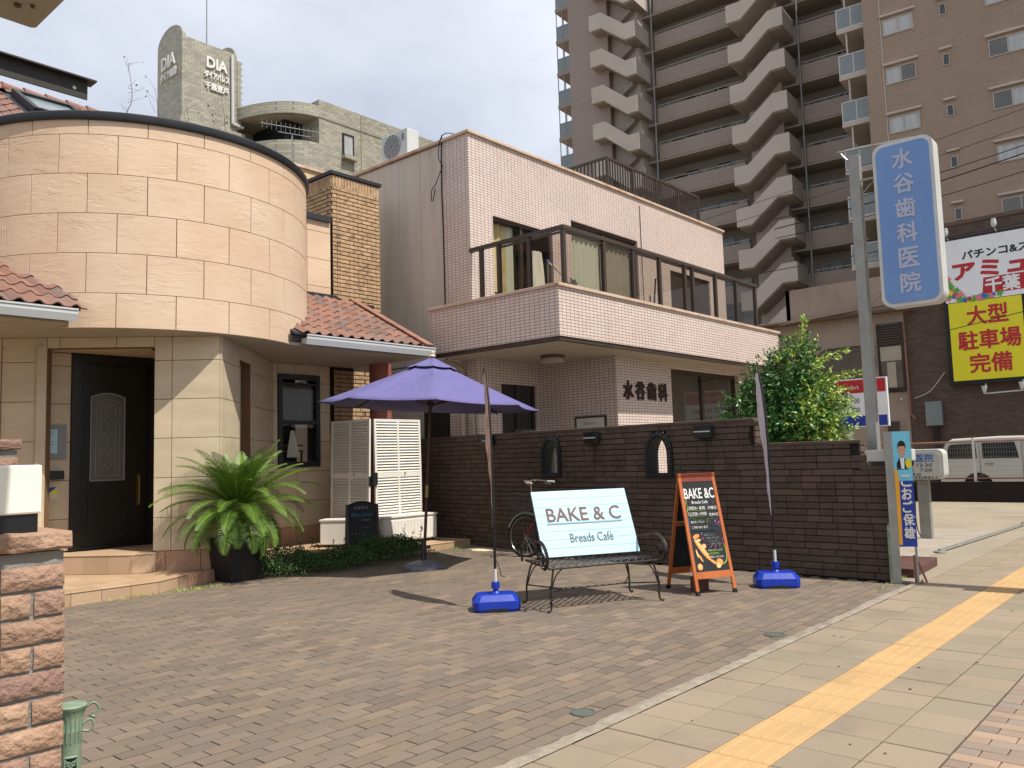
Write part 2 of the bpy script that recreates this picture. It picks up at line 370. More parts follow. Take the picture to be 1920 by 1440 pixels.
tile_mat('tower_tile_dark', '#92847b', '#897b72', '#7d7068', .23, .075, offset=.5, mortar=.09, rough=.6, bump=.3, big=.15)
M('tower_panel', '#b3a9a0', '#aba198', rough=.8, ns=.5)
M('tower_panel_lit', '#94835f', '#948362', rough=.8)
M('tower_soffit', '#9a9087', '#92887f', rough=.9)
M('tower_inner', '#938a82', '#8b827a', rough=.9, ns=.4)
M('tower_metal', '#8c8e8c', '#7d7f7d', rough=.4, metal=.3)
M('balcony_pane', '#6d7879', '#788284', rough=.25, spec=.6)
M('window_pane_curtain', '#a9acab', '#94979a', rough=.2, spec=.7, ns=2, stretch=(3, 3, .4))
M('window_pane_dark', '#4f4b45', '#5b5750', rough=.15, spec=.8, ns=2)
M('window_frame_light', '#9b948a', '#a59e94', rough=.4)
tile_mat('dia_tile', '#868275', '#a19d8c', '#6f6c60', .30, .13, offset=.5, mortar=.07, rough=.45, bump=.5, big=.5)
M('dia_letter', '#d8d8d2', '#cfcfc9', rough=.4)
M('dia_band', '#7b7768', '#858070', rough=.6)
M('render_beige', '#8f8074', '#988779', rough=.85, ns=1.2, dirt='#7d6d60', ds=.9)
tile_mat('dark_brick', '#5b483d', '#4a3a31', '#382d26', .23, .075, offset=.5, mortar=.08, rough=.7, bump=.5, big=.7)
M('pachinko_white', '#dcdfe2', '#d6d9dc', rough=.4)
M('print_red', '#b0242c', '#a82028', rough=.5)
M('print_yellow', '#d8d022', '#d2ca20', rough=.45)
M('print_black', '#151515', rough=.5)
M('print_blue', '#2467b0', '#2060a8', rough=.5)
M('print_navy', '#1f3b96', '#1b3690', rough=.5)
M('print_cyan', '#57b3d0', '#7fcbe0', rough=.5, ns=2)
M('print_orange', '#e0a020', rough=.5)
M('print_green', '#4d9a3c', rough=.5)
M('print_pink', '#d8708a', rough=.5)
M('dental_blue', '#6f92c4', '#6487bb', rough=.45, ns=2, stretch=(1, 1, .3))
M('dental_letter', '#a9afc4', '#b0b4c6', rough=.5)
M('sign_case', '#b8b7ac', '#a9a89c', rough=.5, ns=3)
M('galvanised', '#94948f', '#85857f', rough=.45, metal=.25, ns=4)
M('box_sign_white', '#b9b9b4', '#aeaea8', rough=.5, ns=2)
M('van_paint', '#c9c7c0', '#c4c2bb', rough=.25, coat=.6, spec=.5)
M('rubber', '#131313', rough=.8)
M('chrome', '#b0b0b0', rough=.2, metal=.9)
M('skin', '#c39278', rough=.6)
M('hair', '#14110f', rough=.6)
M('suit', '#1a1c26', rough=.8)
M('red_paint', '#6a1616', rough=.35)
M('cable', '#131211', rough=.8)
M('pier_brick', '#987a64', '#a68871', rough=.9, ns=7, var=.12, bump=2.0, bs=35, c3='#866a5e')
M('pier_mortar', '#78736b', '#858078', rough=.95, bump=1, bs=40)
M('lamp_white', '#dedacb', '#e2dfd2', rough=.35, spec=.5)
M('verdigris', '#7d9078', '#6a7d68', rough=.55, ns=14, dirt='#a8a58c', ds=10)
M('planter_black', '#141414', '#1b1b1b', rough=.5, bump=.3, bs=20)
M('leaf_palm', '#66822f', '#456628', rough=.48, ns=9, var=.2, spec=.4)
M('leaf_rachis', '#8fa23c', rough=.5)
M('trunk_brown', '#3a2c20', '#4a3a2a', rough=.95, bump=2, bs=30)
M('leaf_hedge', '#2f4a22', '#3c5a2a', rough=.5, ns=9, var=.3)
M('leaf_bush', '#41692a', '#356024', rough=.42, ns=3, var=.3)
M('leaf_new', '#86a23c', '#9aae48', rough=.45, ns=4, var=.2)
M('twig', '#5b4434', rough=.9)
M('soil', '#3a3128', '#2e261f', rough=.95)
M('manhole', '#4a5048', '#565c53', rough=.8)
M('brown_block', '#4f342c', '#5a3c33', rough=.8)
M('beam_dark', '#26231f', '#2c2925', rough=.6)
M('canopy_grey', '#a8a08e', '#a09885', rough=.7)
g = MATS

# slate-like relief for the drum panels
def cleft(m):
    n = m.node_tree.nodes; l = m.node_tree.links; b = n['Principled BSDF']
    geo = n.new('ShaderNodeNewGeometry'); oi = n.new('ShaderNodeObjectInfo')
    sc_ = n.new('ShaderNodeVectorMath'); sc_.operation = 'SCALE'; sc_.inputs['Scale'].default_value = 37.0
    cx = n.new('ShaderNodeCombineXYZ'); l.new(oi.outputs['Random'], cx.inputs[0]); l.new(oi.outputs['Random'], cx.inputs[2]); l.new(cx.outputs[0], sc_.inputs[0])
    ad = n.new('ShaderNodeVectorMath'); ad.operation = 'ADD'; l.new(geo.outputs['Position'], ad.inputs[0]); l.new(sc_.outputs[0], ad.inputs[1])
    mp = n.new('ShaderNodeMapping'); mp.inputs['Rotation'].default_value = (0, rad(28), 0); mp.inputs['Scale'].default_value = (1.1, 1.1, 4.2); l.new(ad.outputs[0], mp.inputs[0])
    t = n.new('ShaderNodeTexNoise'); t.inputs['Scale'].default_value = 1.3; t.inputs['Detail'].default_value = 4; t.inputs['Roughness'].default_value = .5; t.inputs['Distortion'].default_value = 1.0; l.new(mp.outputs[0], t.inputs['Vector'])
    q = n.new('ShaderNodeMath'); q.operation = 'MULTIPLY'; q.inputs[1].default_value = 9; l.new(t.outputs['Fac'], q.inputs[0])
    fl = n.new('ShaderNodeMath'); fl.operation = 'FRACT'; l.new(q.outputs[0], fl.inputs[0])
    pw = n.new('ShaderNodeMath'); pw.operation = 'POWER'; pw.inputs[1].default_value = 7; l.new(fl.outputs[0], pw.inputs[0])
    t3 = n.new('ShaderNodeTexNoise'); t3.inputs['Scale'].default_value = 2.4; l.new(ad.outputs[0], t3.inputs['Vector'])
    mk = n.new('ShaderNodeMapRange'); mk.inputs[1].default_value = .45; mk.inputs[2].default_value = .62; l.new(t3.outputs['Fac'], mk.inputs[0])
    ml = n.new('ShaderNodeMath'); ml.operation = 'MULTIPLY'; l.new(pw.outputs[0], ml.inputs[0]); l.new(mk.outputs[0], ml.inputs[1])
    s2 = n.new('ShaderNodeMath'); s2.operation = 'MULTIPLY_ADD'; s2.inputs[1].default_value = 1.0; l.new(ml.outputs[0], s2.inputs[0])
    t4 = n.new('ShaderNodeTexNoise'); t4.inputs['Scale'].default_value = 5; t4.inputs['Detail'].default_value = 6; l.new(mp.outputs[0], t4.inputs['Vector'])
    t5 = n.new('ShaderNodeMath'); t5.operation = 'MULTIPLY'; t5.inputs[1].default_value = .8; l.new(t4.outputs['Fac'], t5.inputs[0]); l.new(t5.outputs[0], s2.inputs[2])
    bp = n.new('ShaderNodeBump'); bp.inputs['Strength'].default_value = .32; bp.inputs['Distance'].default_value = .012; l.new(s2.outputs[0], bp.inputs['Height']); l.new(bp.outputs[0], b.inputs['Normal'])
cleft(g['cleft_panel'])
# ================================================================ ground
def project(p):
    v = Vector(p)-Vector((0, 0, EYE)); w = v.dot(F)
    if w < .1: return None
    return (960+1550*v.dot(R)/w, 720-1550*v.dot(U)/w, w)
def seen(p, m=30):
    q = project(p); return q is not None and -m < q[0] < 1920+m and -m < q[1] < 1440+m
def sheet(name, x0, y0, x1, y1, z, mat, parent=None):
    b = MB(); b.quad((x0, y0, z), (x1, y0, z), (x1, y1, z), (x0, y1, z)); return b.build(name, mat, parent)
gr = sheet('ground', -300, -300, 300, 300, -.16, g['ground_concrete']); structure('ground', gr)
rd = sheet('road', -120, -12, 160, -1.45, -.14, g['asphalt']); structure('road', rd)
b = MB(); b.box(-60, -1.45, -.15, 90, -1.27, .0); kb = b.build('kerb', g['kerb_concrete']); structure('kerb', kb)
# boundary wall line (outer face towards the driveway)
WP = smoothpath([(9.85, 3.03, 0), (9.86, 4.5, 0), (9.92, 6.0, 0), (10.06, 7.3, 0), (10.27, 8.8, 0), (10.48, 10.1, 0), (10.70, 11.5, 0), (10.86, 12.5, 0)], 10)
WS = [0]
for a, b_ in zip(WP, WP[1:]): WS.append(WS[-1]+(b_-a).length)
def wp(s):
    """point and tangent of the wall line at arc length s"""
    s = max(0, min(s, WS[-1]-1e-6))
    for i in range(len(WP)-1):
        if WS[i+1] > s:
            t = (s-WS[i])/(WS[i+1]-WS[i]); return WP[i].lerp(WP[i+1], t), (WP[i+1]-WP[i]).normalized()
    return WP[-1], (WP[-1]-WP[-2]).normalized()
def s_at_y(y):
    for i in range(len(WP)-1):
        if WP[i+1].y >= y: return WS[i]+(y-WP[i].y)/(WP[i+1].y-WP[i].y)*(WS[i+1]-WS[i])
    return WS[-1]
def wallx(y): return wp(s_at_y(max(3.03, y)))[0].x

# driveway of running-bond brick pavers
b = MB(); b.box(-4, 2.88, -.15, 9.95, 13.5, -.020); dw = b.build('driveway', g['joint_sand']); structure('driveway', dw)
PX, PY = .217, .1085
me_pav = MB().bbox((-PX/2+.003, -PY/2+.0055, -.04), (PX-.006, 0, 0), (0, PY-.011, 0), (0, 0, .04), .002).mesh('paver', g['driveway_brick'])
pav = []
for j in range(int((12.2-2.865)/PY)):
    y = 2.865+PY*(j+.5)
    for i in range(int(11.5/PX)):
        x = -1.4+PX*(i+.5)+(PX/2 if j % 2 else 0)+random.uniform(-.001, .001)
        if x > wallx(y)-PX/2+.02: continue
        if y > 10.2 and x > 6.4: continue
        if y > 9.95 and x < 4.7: continue
        pav.append(((x, y), j))
pav = [(project((p[0][0], p[0][1], 0)), p[0]) for p in pav]
vis = sorted([q for q in pav if q[0] and -20 < q[0][0] < 1940 and q[0][1] < 1450], key=lambda q: q[0][2])
first = set(id(q) for q in vis[:300])
rest = MB(); oc = wloc(dw)
def tilt(x, y, r=.012):
    return Matrix.Translation((x, y, random.uniform(-.002, .0012))) @ Matrix.Rotation(random.uniform(-r, r), 4, 'X') @ Matrix.Rotation(random.uniform(-r, r)*.6, 4, 'Y')
for q in vis[:300]:
    inst('paver', me_pav, dw, None, mat=tilt(*q[1]))
base_v = [v.co.copy() for v in me_pav.vertices]; base_f = [tuple(p.vertices) for p in me_pav.polygons]
for q in pav:
    if id(q) in first: continue
    m = tilt(*q[1]); rest.add([m @ v for v in base_v], base_f)
rest.build('paver', g['driveway_brick'], dw, kind='stuff')

# concrete edging between driveway and pavement: rough cast strip
b = MB(); n = 240; random.seed(3)
def ky(x, k): return 2.759+(.118+.012*math.sin(x*3.1)+random.uniform(-.012, .012) if k else random.uniform(0, .004))
P = []
for i in range(n+1):
    x = -3+i*13.0/n; P.append((x, ky(x, 0), ky(x, 1), random.uniform(-.003, .005)))
for (xa, a0, a1, za), (xb, b0, b1, zb) in zip(P, P[1:]):
    k = len(b.v); m0, m1 = (a0+a1)/2, (b0+b1)/2
    b.add([(xa, a0, .001), (xb, b0, .001), (xb, m1, .006+zb), (xa, m0, .006+za), (xb, b1, -.004), (xa, a1, -.004)], [(0, 1, 2, 3), (3, 2, 4, 5)])
es = b.build('concrete_edging', g['kerb_concrete'], smooth=True); structure('concrete_edging', es)

# pavement
b = MB(); b.box(-60, -1.27, -.15, 90, 2.765, -.014); sw = b.build('pavement', g['joint_sand']); structure('pavement', sw)
TX = .322; rows = [(2.447, 2.762), (2.132, 2.447), (1.505, 1.82), (1.19, 1.505)]
me_t = MB().bbox((-TX/2+.004, -.1575+.004, -.05), (TX-.008, 0, 0), (0, .315-.008, 0), (0, 0, .05), .0035).mesh('slab', g['sidewalk_tile'])
yb = MB().bbox((-TX/2+.002, -.156+.002, -.05), (TX-.004, 0, 0), (0, .312-.004, 0), (0, 0, .05), .004)
for k in range(4):
    y = -.156+.312*(k+.5)/4
    yb.bbox((-TX/2+.012, y-.012, -.002), (TX-.030, 0, 0), (0, .024, 0), (0, 0, .0055), .005)
me_y = yb.mesh('tactile_slab', g['tactile_yellow'])
sl = []
for i in range(-8, 190):
    x = 4.18+TX*(i+.5)-TX*4
    for a, c in rows: sl.append((x, (a+c)/2, me_t, 'slab', g['sidewalk_tile']))
    sl.append((x, 1.976, me_y, 'tactile_slab', g['tactile_yellow']))
sl = [(project((s[0], s[1], 0)), s) for s in sl]
vs = sorted([s for s in sl if s[0] and -60 < s[0][0] < 1980 and s[0][1] < 1500], key=lambda s: s[0][2])[:300]
ids = set(id(s) for s in vs)
for s in vs: inst(s[1][3], s[1][2], sw, None, mat=tilt(s[1][0], s[1][1], .004))
for me, nm, mt in ((me_t, 'slab', g['sidewalk_tile']), (me_y, 'tactile_slab', g['tactile_yellow'])):
    bv = [v.co.copy() for v in me.vertices]; bf = [tuple(p.vertices) for p in me.polygons]; r_ = MB()
    for s in sl:
        if s[1][2] is me and id(s) not in ids:
            m = tilt(s[1][0], s[1][1], .004); r_.add([m @ v for v in bv], bf)
    r_.build(nm, mt, sw, kind='stuff')
# small pavers nearer the road, long side across the pavement
me_s = MB().bbox((-.052+.003, -.104+.003, -.04), (.104-.006, 0, 0), (0, .208-.006, 0), (0, 0, .04), .0035)
bv = list(me_s.v); bf = list(me_s.f); r_ = MB(); cand = []
for i in range(0, 190):
    x = 2.0+i*.104
    for j in range(0, 12):
        y = 1.185-.104-.208*j-(.104 if i % 2 else 0)
        cand.append((x, y))
cand = [(project((x, y, 0)), (x, y)) for x, y in cand]
near = sorted([c for c in cand if c[0] and c[0][0] < 1960 and c[0][1] < 1480], key=lambda c: c[0][2])[:120]
ns_ = set(id(c) for c in near); me_s = me_s.mesh('paver', g['small_paver'])
for c in near: inst('paver', me_s, sw, None, mat=tilt(c[1][0], c[1][1], .008))
for c in cand:
    if id(c) not in ns_:
        m = tilt(c[1][0], c[1][1], .008); r_.add([m @ v for v in bv], bf)
for i in range(1, 190, 2): r_.bbox((2.0+i*.104-.049, 1.084, -.04), (.098, 0, 0), (0, .098, 0), (0, 0, .04), .0035)
r_.build('paver', g['small_paver'], sw, kind='stuff')

# parking lot beyond the boundary wall
b = MB(); b.box(9.95, 2.77, -.15, 24.2, 14, -.004); lot = b.build('parking_lot', g['ground_concrete']); structure('parking_lot', lot)
b = MB(); b.box(24.2, -1.2, -.15, 60, 30, -.004)
lot2 = b.build('far_parking_lot', g['ground_concrete']); structure('far_parking_lot', lot2)
b = MB(); b.box(24.2, 2.77, -.15, 24.21, 2.78, -.1)
r_ = MB()
for i in range(18):
    for j in range(3):
        x = 10.9+i*.302; y = 3.35+j*.6
        r_.bbox((x, y, -.03), (.294, 0, 0), (0, .592, 0), (0, 0, .032), .004)
r_.build('slab', g['apron_tile'], lot, kind='stuff')
b = MB(); b.tube([(12.75, 3.30, .02), (14.5, 3.22, .02), (17.6, 3.08, .02), (24, 2.95, .02)], .018, 6)
for i in range(60): b.tube([(12.8+i*.085, 3.297-i*.0040, .035), (12.83+i*.085, 3.297-i*.0040, .05), (12.86+i*.085, 3.297-i*.0040, .035)], .008, 5)
b.lathe((12.75, 3.3, 0), [(.09, 0), (.085, .02), (.03, .03), (.03, .05), (0, .05)], 16)
b.lathe((17.65, 3.08, 0), [(.09, 0), (.085, .05), (.03, .07), (0, .08)], 16)
tag(b.build('parking_chain', g['galvanised'], smooth=True), 'chain lying along the edge of the concrete parking lot beside the pavement', 'chain')
b = MB(); b.obox((10.2, 2.93, -.01), (1.2, .06, 0), (0, .42, 0), (0, 0, .11)); 
tag(b.build('kerb_block', g['brown_block'], bevel=.01), 'low brown concrete block on the ground right behind the narrow poster board', 'block')
# round covers
for (x, y, r_c, lb) in ((3.99, 3.02, .075, 'small round green inspection cover in brick paving near pavement edge, nearest the viewer'), (6.55, 2.98, .085, 'small round inspection cover at the paving edge, right of the wrought iron bench')):
    b = MB(); b.lathe((x, y, -.01), [(r_c, 0), (r_c, .016), (r_c*.86, .018), (r_c*.84, .014), (0, .014)], 24)
    tag(b.build('inspection_cover', g['manhole'], smooth=True), lb, 'manhole cover')
b = MB(); b.lathe((10.05, 9.55, -.008), [(.2, 0), (.2, .012), (0, .014)], 24)
tag(b.build('drain_cover', g['cream_wall'], smooth=True), 'pale round drain cover in paving between terracotta deck and dark wall', 'manhole cover')
# chewing-gum spots on the pavement slabs: flat stains
b = MB(); random.seed(5)
for i in range(26):
    x = random.uniform(3, 12); y = random.choice([random.uniform(1.3, 1.8), random.uniform(2.2, 2.7)]); r0 = random.uniform(.005, .014)
    b.add([(x+r0*math.cos(t*PI/4)*random.uniform(.7, 1.2), y+r0*math.sin(t*PI/4)*random.uniform(.7, 1.2), .0035) for t in range(8)], [tuple(range(8))])
b.build('stain', g['joint_sand'], sw, kind='stuff')

# ================================================================ boundary wall of narrow brown blocks
bw = thing('boundary_wall', 'curved dark brown wall of narrow split blocks with two small arched openings', 'wall', (9.85, 3.03, 0))
CH = .0785
def wtop(s): return 1.285 if s < .30 else (1.59 if s < 1.58 else 1.915)
WIN = [(s_at_y(6.03), 1.175), (s_at_y(8.12), 1.19)]      # centre along the wall, sill height
OW, OH, AR = .215, .62, .30                                   # half width, height, height of the pointed part
def halfw(z, z0, hw=OW, h=OH, ar=AR):
    if z < z0 or z > z0+h: return 0
    zs = z0+h-ar
    if z <= zs: return hw
    t = (z-zs)/ar; return hw*math.sqrt(max(0, 1-t**1.8))
END = WS[-1]
core = MB(); ds = .1; s = 0
while s < END-.01:
    e = min(s+ds, END)
    zt = wtop((s+e)/2)-.012; spans = [(-.15, zt)]
    for wc, z0 in WIN:
        if abs((s+e)/2-wc) < OW+.03: spans = [(-.15, z0), (z0+OH, zt)]
    (p, t), (q, t2) = wp(s), wp(e); n1 = Vector((t.y, -t.x, 0)); n2 = Vector((t2.y, -t2.x, 0))
    for a, c in spans:
        core.add([p.xy.to_3d()+Vector((0, 0, a)), q.xy.to_3d()+Vector((0, 0, a)), q+n2*.15+Vector((0, 0, a)), p+n1*.15+Vector((0, 0, a)),
                  p+Vector((0, 0, c)), q+Vector((0, 0, c)), q+n2*.15+Vector((0, 0, c)), p+n1*.15+Vector((0, 0, c))],
                 [(3, 2, 1, 0), (4, 5, 6, 7), (0, 1, 5, 4), (1, 2, 6, 5), (2, 3, 7, 6), (3, 0, 4, 7)])
    s = e
core.build('core', g['wall_joint'], bw)
bricks = []; random.seed(11); z = .0; row = 0
while z < 1.9:
    blk = row//4; off = .2 if blk % 2 else 0
    if row % 4 == 0: splits = {}
    s = -off
    while s < END:
        s0, s1 = max(0, s), min(END, s+.4)
        if s1-s0 > .03:
            L = s1-s0; cuts = [s0, s1]
            if L > .25 and random.random() < .8: cuts.insert(1, s0+L*random.uniform(.3, .7))
            for a, c in zip(cuts, cuts[1:]):
                zt = min(z+CH, wtop((a+c)/2)-.04)
                if z+.03 > wtop((a+c)/2)-.04: continue
                parts = [(a, c)]
                for wc, z0 in WIN:
                    hw = max(halfw(z+.01, z0), halfw(z+CH*.5, z0), halfw(z+CH-.01, z0))
                    if hw:
                        new = []
                        for (u, v) in parts:
                            if v <= wc-hw or u >= wc+hw: new.append((u, v)); continue
                            if u < wc-hw-.02: new.append((u, wc-hw))
                            if v > wc+hw+.02: new.append((wc+hw, v))
                        parts = new
                for (u, v) in parts:
                    if v-u > .02: bricks.append((u, v, z, zt))
        s += .4
    z += CH; row += 1
# end return of the wall and the step faces
def brick_geo(mb, u, v, z0, z1, d):
    (p, t), (q, t2) = wp(u+.0025), wp(v-.0025); n = Vector((-t.y, t.x, 0))
    mb.bbox(p+Vector((0, 0, z0+.005)), q-p, Vector((0, 0, z1-z0-.009)), n*d, .0045)
bricks = sorted(bricks, key=lambda b_: wp(b_[0])[0].y)
bigs = [x for x in bricks if (x[1]-x[0]) > .12 and x[2] > .07][:300]; bs_ = set(bigs); r_ = MB()
for br in bricks:
    d = random.uniform(.012, .026)
    if br in bs_: mb = MB(); brick_geo(mb, *br, d); mb.build('brick', g['wall_brick'], bw)
    else: brick_geo(r_, *br, d)
r_.build('brick', g['wall_brick'], bw, kind='stuff')
# end face bricks (facing the pavement) and step faces
r_ = MB(); z = 0
while z < 1.24:
    r_.bbox((9.84, 3.03, z+.005), (.165, 0, 0), (0, 0, CH-.01), (0, -.018, 0), .005); z += CH
for (yy, za, zb) in ((3.33, 1.285, 1.59), (4.61, 1.59, 1.915)):
    z = za
    while z < zb-.05: r_.bbox((9.84, yy, z+.003), (.165, 0, 0), (0, 0, CH-.01), (0, -.018, 0), .005); z += CH
r_.build('end_brick', g['wall_brick'], bw)
cp = MB()
for a, c, zt in ((0, .30, 1.285), (.30, 1.58, 1.59), (1.58, END, 1.915)):
    s = a
    while s < c-.01:
        e = min(s+.4, c); (p, t), (q, t2) = wp(s+.002), wp(e-.002); n = Vector((-t.y, t.x, 0))
        cp.bbox(p+n*.022+Vector((0, 0, zt-.04)), q-p, -n*.195, Vector((0, 0, .04)), .006); s = e
cp.build('coping', g['coping_brown'], bw)
def arch_pts(hw, z0, h, ar, n=9):
    pts = [(-hw, z0), (hw, z0)]
    for i in range(n+1):
        t = i/n; pts.append((hw*math.sqrt(max(0, 1-t**1.8)), z0+h-ar+ar*t))
    for i in range(n-1, -1, -1):
        t = i/n; pts.append((-hw*math.sqrt(max(0, 1-t**1.8)), z0+h-ar+ar*t))
    return pts
for k, (wc, z0) in enumerate(WIN):
    p, t = wp(wc); n = Vector((-t.y, t.x, 0)); fr = MB()
    o_ = arch_pts(OW+.01, z0-.01, OH+.02, AR); i_ = arch_pts(OW-.07, z0+.055, OH-.13, AR-.05)
    def P3(a, d): return p+t*a[0]+n*d+Vector((0, 0, a[1]))
    m = len(o_)
    for i in range(m):
        j = (i+1) % m
        fr.quad(P3(o_[i], .055), P3(o_[j], .055), P3(i_[j], .05), P3(i_[i], .05))
        fr.quad(P3(o_[j], .055), P3(o_[i], .055), P3(o_[i], -.01), P3(o_[j], -.01))
        fr.quad(P3(i_[i], .05), P3(i_[j], .05), P3(i_[j], -.16), P3(i_[i], -.16))
        fr.quad(P3(o_[i], -.155), P3(i_[i], -.155), P3(i_[j], -.155), P3(o_[j], -.155))
    mid = [((a[0]+c[0])/2, (a[1]+c[1])/2) for a, c in zip(o_, i_)]
    # cast rope-like moulding
    dense = []
    for i in range(m):
        a, c = mid[i], mid[(i+1) % m]; L = math.hypot(a[0]-c[0], a[1]-c[1]); q = max(1, int(L/.028))
        for u in range(q): dense.append((a[0]+(c[0]-a[0])*u/q, a[1]+(c[1]-a[1])*u/q))
    for i, a in enumerate(dense): fr.sphere(P3(a, .055), .017 if i % 2 else .023, 6)
    fr.build('arched_frame', g['wrought_black'], bw)
# wall lamps
for yy, zc, lb in ((5.28, 1.77, 'black box wall lamp with white strip high on brown wall, nearest the street'), (7.2, 1.76, 'black box wall lamp with white strip between the two arched openings'), (9.62, 1.80, 'black box wall lamp with white strip beside the left feather flag')):
    p, t = wp(s_at_y(yy)); n = Vector((-t.y, t.x, 0)); th_ = thing('wall_lamp', lb, 'wall lamp', (p.x, p.y, zc), 'black lamps on the boundary wall')
    MB().obox(p-t*.12+n*.02+Vector((0, 0, zc-.085)), t*.24, n*.11, (0, 0, .17)).build('housing', g['wall_lamp_black'], th_, bevel=.004)
    MB().obox(p-t*.115+n*.128+Vector((0, 0, zc-.01)), t*.23, n*.006, (0, 0, .016)).build('light_strip', g['steel_white'], th_)
    MB().tube([p+n*.03+Vector((0, 0, zc-.09)), p+n*.026+Vector((0, 0, zc-.4))], .006, 6).build('conduit', g['wall_lamp_black'], th_)
# ================================================================ pink tiled dental building
def wall_y(mb, x0, x1, z0, z1, ya, yb, holes):
    """wall box in the XZ plane between ya and yb with rectangular holes (x0,x1,z0,z1)"""
    xs = sorted(set([x0, x1]+[v for h in holes for v in h[:2] if x0 < v < x1]))
    for a, c in zip(xs, xs[1:]):
        m = (a+c)/2; zs = [(h[2], h[3]) for h in holes if h[0] < m < h[1]]; zs.sort(); cur = z0
        for p, q in zs:
            if p > cur+1e-4: mb.box(a, ya, cur, c, yb, p)
            cur = max(cur, q)
        if cur < z1-1e-4: mb.box(a, ya, cur, c, yb, z1)
pb = thing('dental_clinic', 'two storey pink tiled clinic with glass railed balcony behind the dark brown wall', 'building', (10.17, 7.89, 0))
b = MB()
wall_y(b, 11.12, 21.53, 3.5, 7.75, 10.7, 10.9, [(11.77, 13.65, 3.55, 6.26), (14.32, 17.0, 3.55, 6.68), (18.5, 20.6, 3.55, 6.2)])
b.box(11.12, 10.9, 3.34, 11.3, 11.42, 7.75); b.box(21.33, 10.9, 0, 21.53, 16.5, 7.75); b.box(11.3, 16.3, 0, 21.33, 16.5, 7.75)
b.build('upper_wall', g['pink_tile'], pb)
MB().box(11.3, 10.9, 7.6, 21.33, 16.3, 7.7).build('roof', g['ground_concrete'], pb)
b = MB(); b.box(11.07, 10.65, 7.75, 21.58, 10.95, 7.81); b.box(11.07, 10.95, 7.75, 11.32, 16.5, 7.81); b.box(21.30, 10.95, 7.75, 21.58, 16.5, 7.81)
b.build('coping', g['coping_rust'], pb, bevel=.008)
# grey siding panels on the side wall
MB().box(11.17, 11.42, 0, 11.3, 16.5, 7.75).build('side_wall', g['rust_metal'], pb)
me = MB().bbox((.05, .004, 0), (0, .652, 0), (0, 0, 4.34), (-.045, 0, 0), .006).mesh('siding_panel', g['siding_grey'])
me2 = MB().bbox((.05, .004, 0), (0, .652, 0), (0, 0, 3.37), (-.045, 0, 0), .006).mesh('siding_panel', g['siding_grey'])
for i in range(8):
    y = 11.42+.66*i-.0
    inst('siding_panel', me, pb, (11.125, y, 3.395)); 
    if i: inst('siding_panel', me2, pb, (11.125, y, .0))
MB().tube([(11.105, 11.40, 7.9), (11.09, 11.41, 7.5), (11.10, 11.43, 6.8), (11.10, 11.41, 6.0), (11.1, 11.40, 3.4)], .012, 6).build('cable', g['cable'], pb)
MB().tube(smoothpath([(11.3, 11.1, 7.86), (11.1, 11.25, 7.9), (11.06, 11.4, 7.8), (11.05, 11.45, 7.45), (11.06, 11.36, 7.25), (11.04, 11.42, 7.1), (11.02, 11.52, 6.9), (11.03, 11.62, 6.85), (11.03, 11.66, 6.65), (11.04, 11.62, 6.62), (11.05, 11.56, 6.85)], 4), .009, 5).build('cable', g['cable'], pb)
# rear parapet of pale render, left of the side wall
b = MB(); b.box(8.6, 14.85, 5.0, 11.1, 15.0, 7.9); b.build('rear_parapet', g['cream_wall'], pb)
MB().box(8.6, 14.80, 7.9, 11.1, 15.03, 7.96).build('coping', g['coping_rust'], pb)
# balcony
b = MB(); b.box(10.17, 7.89, 3.39, 18.42, 8.04, 4.18); b.box(10.17, 8.04, 3.39, 10.32, 10.84, 4.18); b.box(18.27, 8.04, 3.39, 18.42, 10.84, 4.18); b.box(10.32, 10.72, 3.39, 11.12, 10.84, 4.18)
b.build('balcony_parapet', g['pink_tile'], pb)
b = MB(); b.box(10.13, 7.85, 4.18, 18.46, 8.08, 4.235); b.box(10.13, 8.08, 4.18, 10.36, 10.88, 4.235); b.box(18.23, 8.08, 4.18, 18.46, 10.7, 4.235)
b.build('coping', g['coping_rust'], pb, bevel=.008)
b = MB(); b.box(10.19, 7.91, 3.325, 18.40, 8.0, 3.39); b.box(10.19, 8.0, 3.325, 10.28, 10.82, 3.39); b.build('drip_edge', g['frame_brown'], pb)
b = MB(); b.box(10.28, 8.0, 3.33, 18.35, 10.72, 3.38); b.build('soffit', g['soffit_cream'], pb)
b = MB(); b.box(10.32, 8.04, 3.9, 11.07, 10.7, 3.97); b.box(11.07, 8.04, 3.9, 18.27, 8.44, 3.97); b.box(11.2, 8.55, 3.40, 18.27, 10.7, 3.5); b.box(11.07, 8.44, 3.4, 18.6, 8.54, 4.30); b.box(11.07, 8.54, 3.4, 11.17, 10.7, 4.30)
b.build('balcony_floor', g['ground_concrete'], pb)
fr = MB()
posts = [11.12, 12.31, 13.28, 14.25, 15.25, 15.58, 16.6, 17.59, 18.6]
for x in posts: fr.box(x-.035, 8.455, 4.3, x+.035, 8.525, 5.40)
for y in (9.25, 9.98, 10.42): fr.box(11.085, y-.035, 4.3, 11.155, y+.035, 5.40)
fr.box(11.075, 8.445, 5.40, 18.645, 8.535, 5.47); fr.box(11.075, 8.535, 5.40, 11.165, 10.7, 5.47)
fr.box(11.155, 8.47, 4.33, 18.6, 8.51, 4.37); fr.box(11.10, 8.525, 4.33, 11.14, 9.95, 4.37)
fr.box(11.155, 8.475, 5.34, 18.6, 8.505, 5.375); fr.box(11.105, 8.525, 5.34, 11.135, 9.95, 5.375)
fr.build('railing_frame', g['frame_brown'], pb)
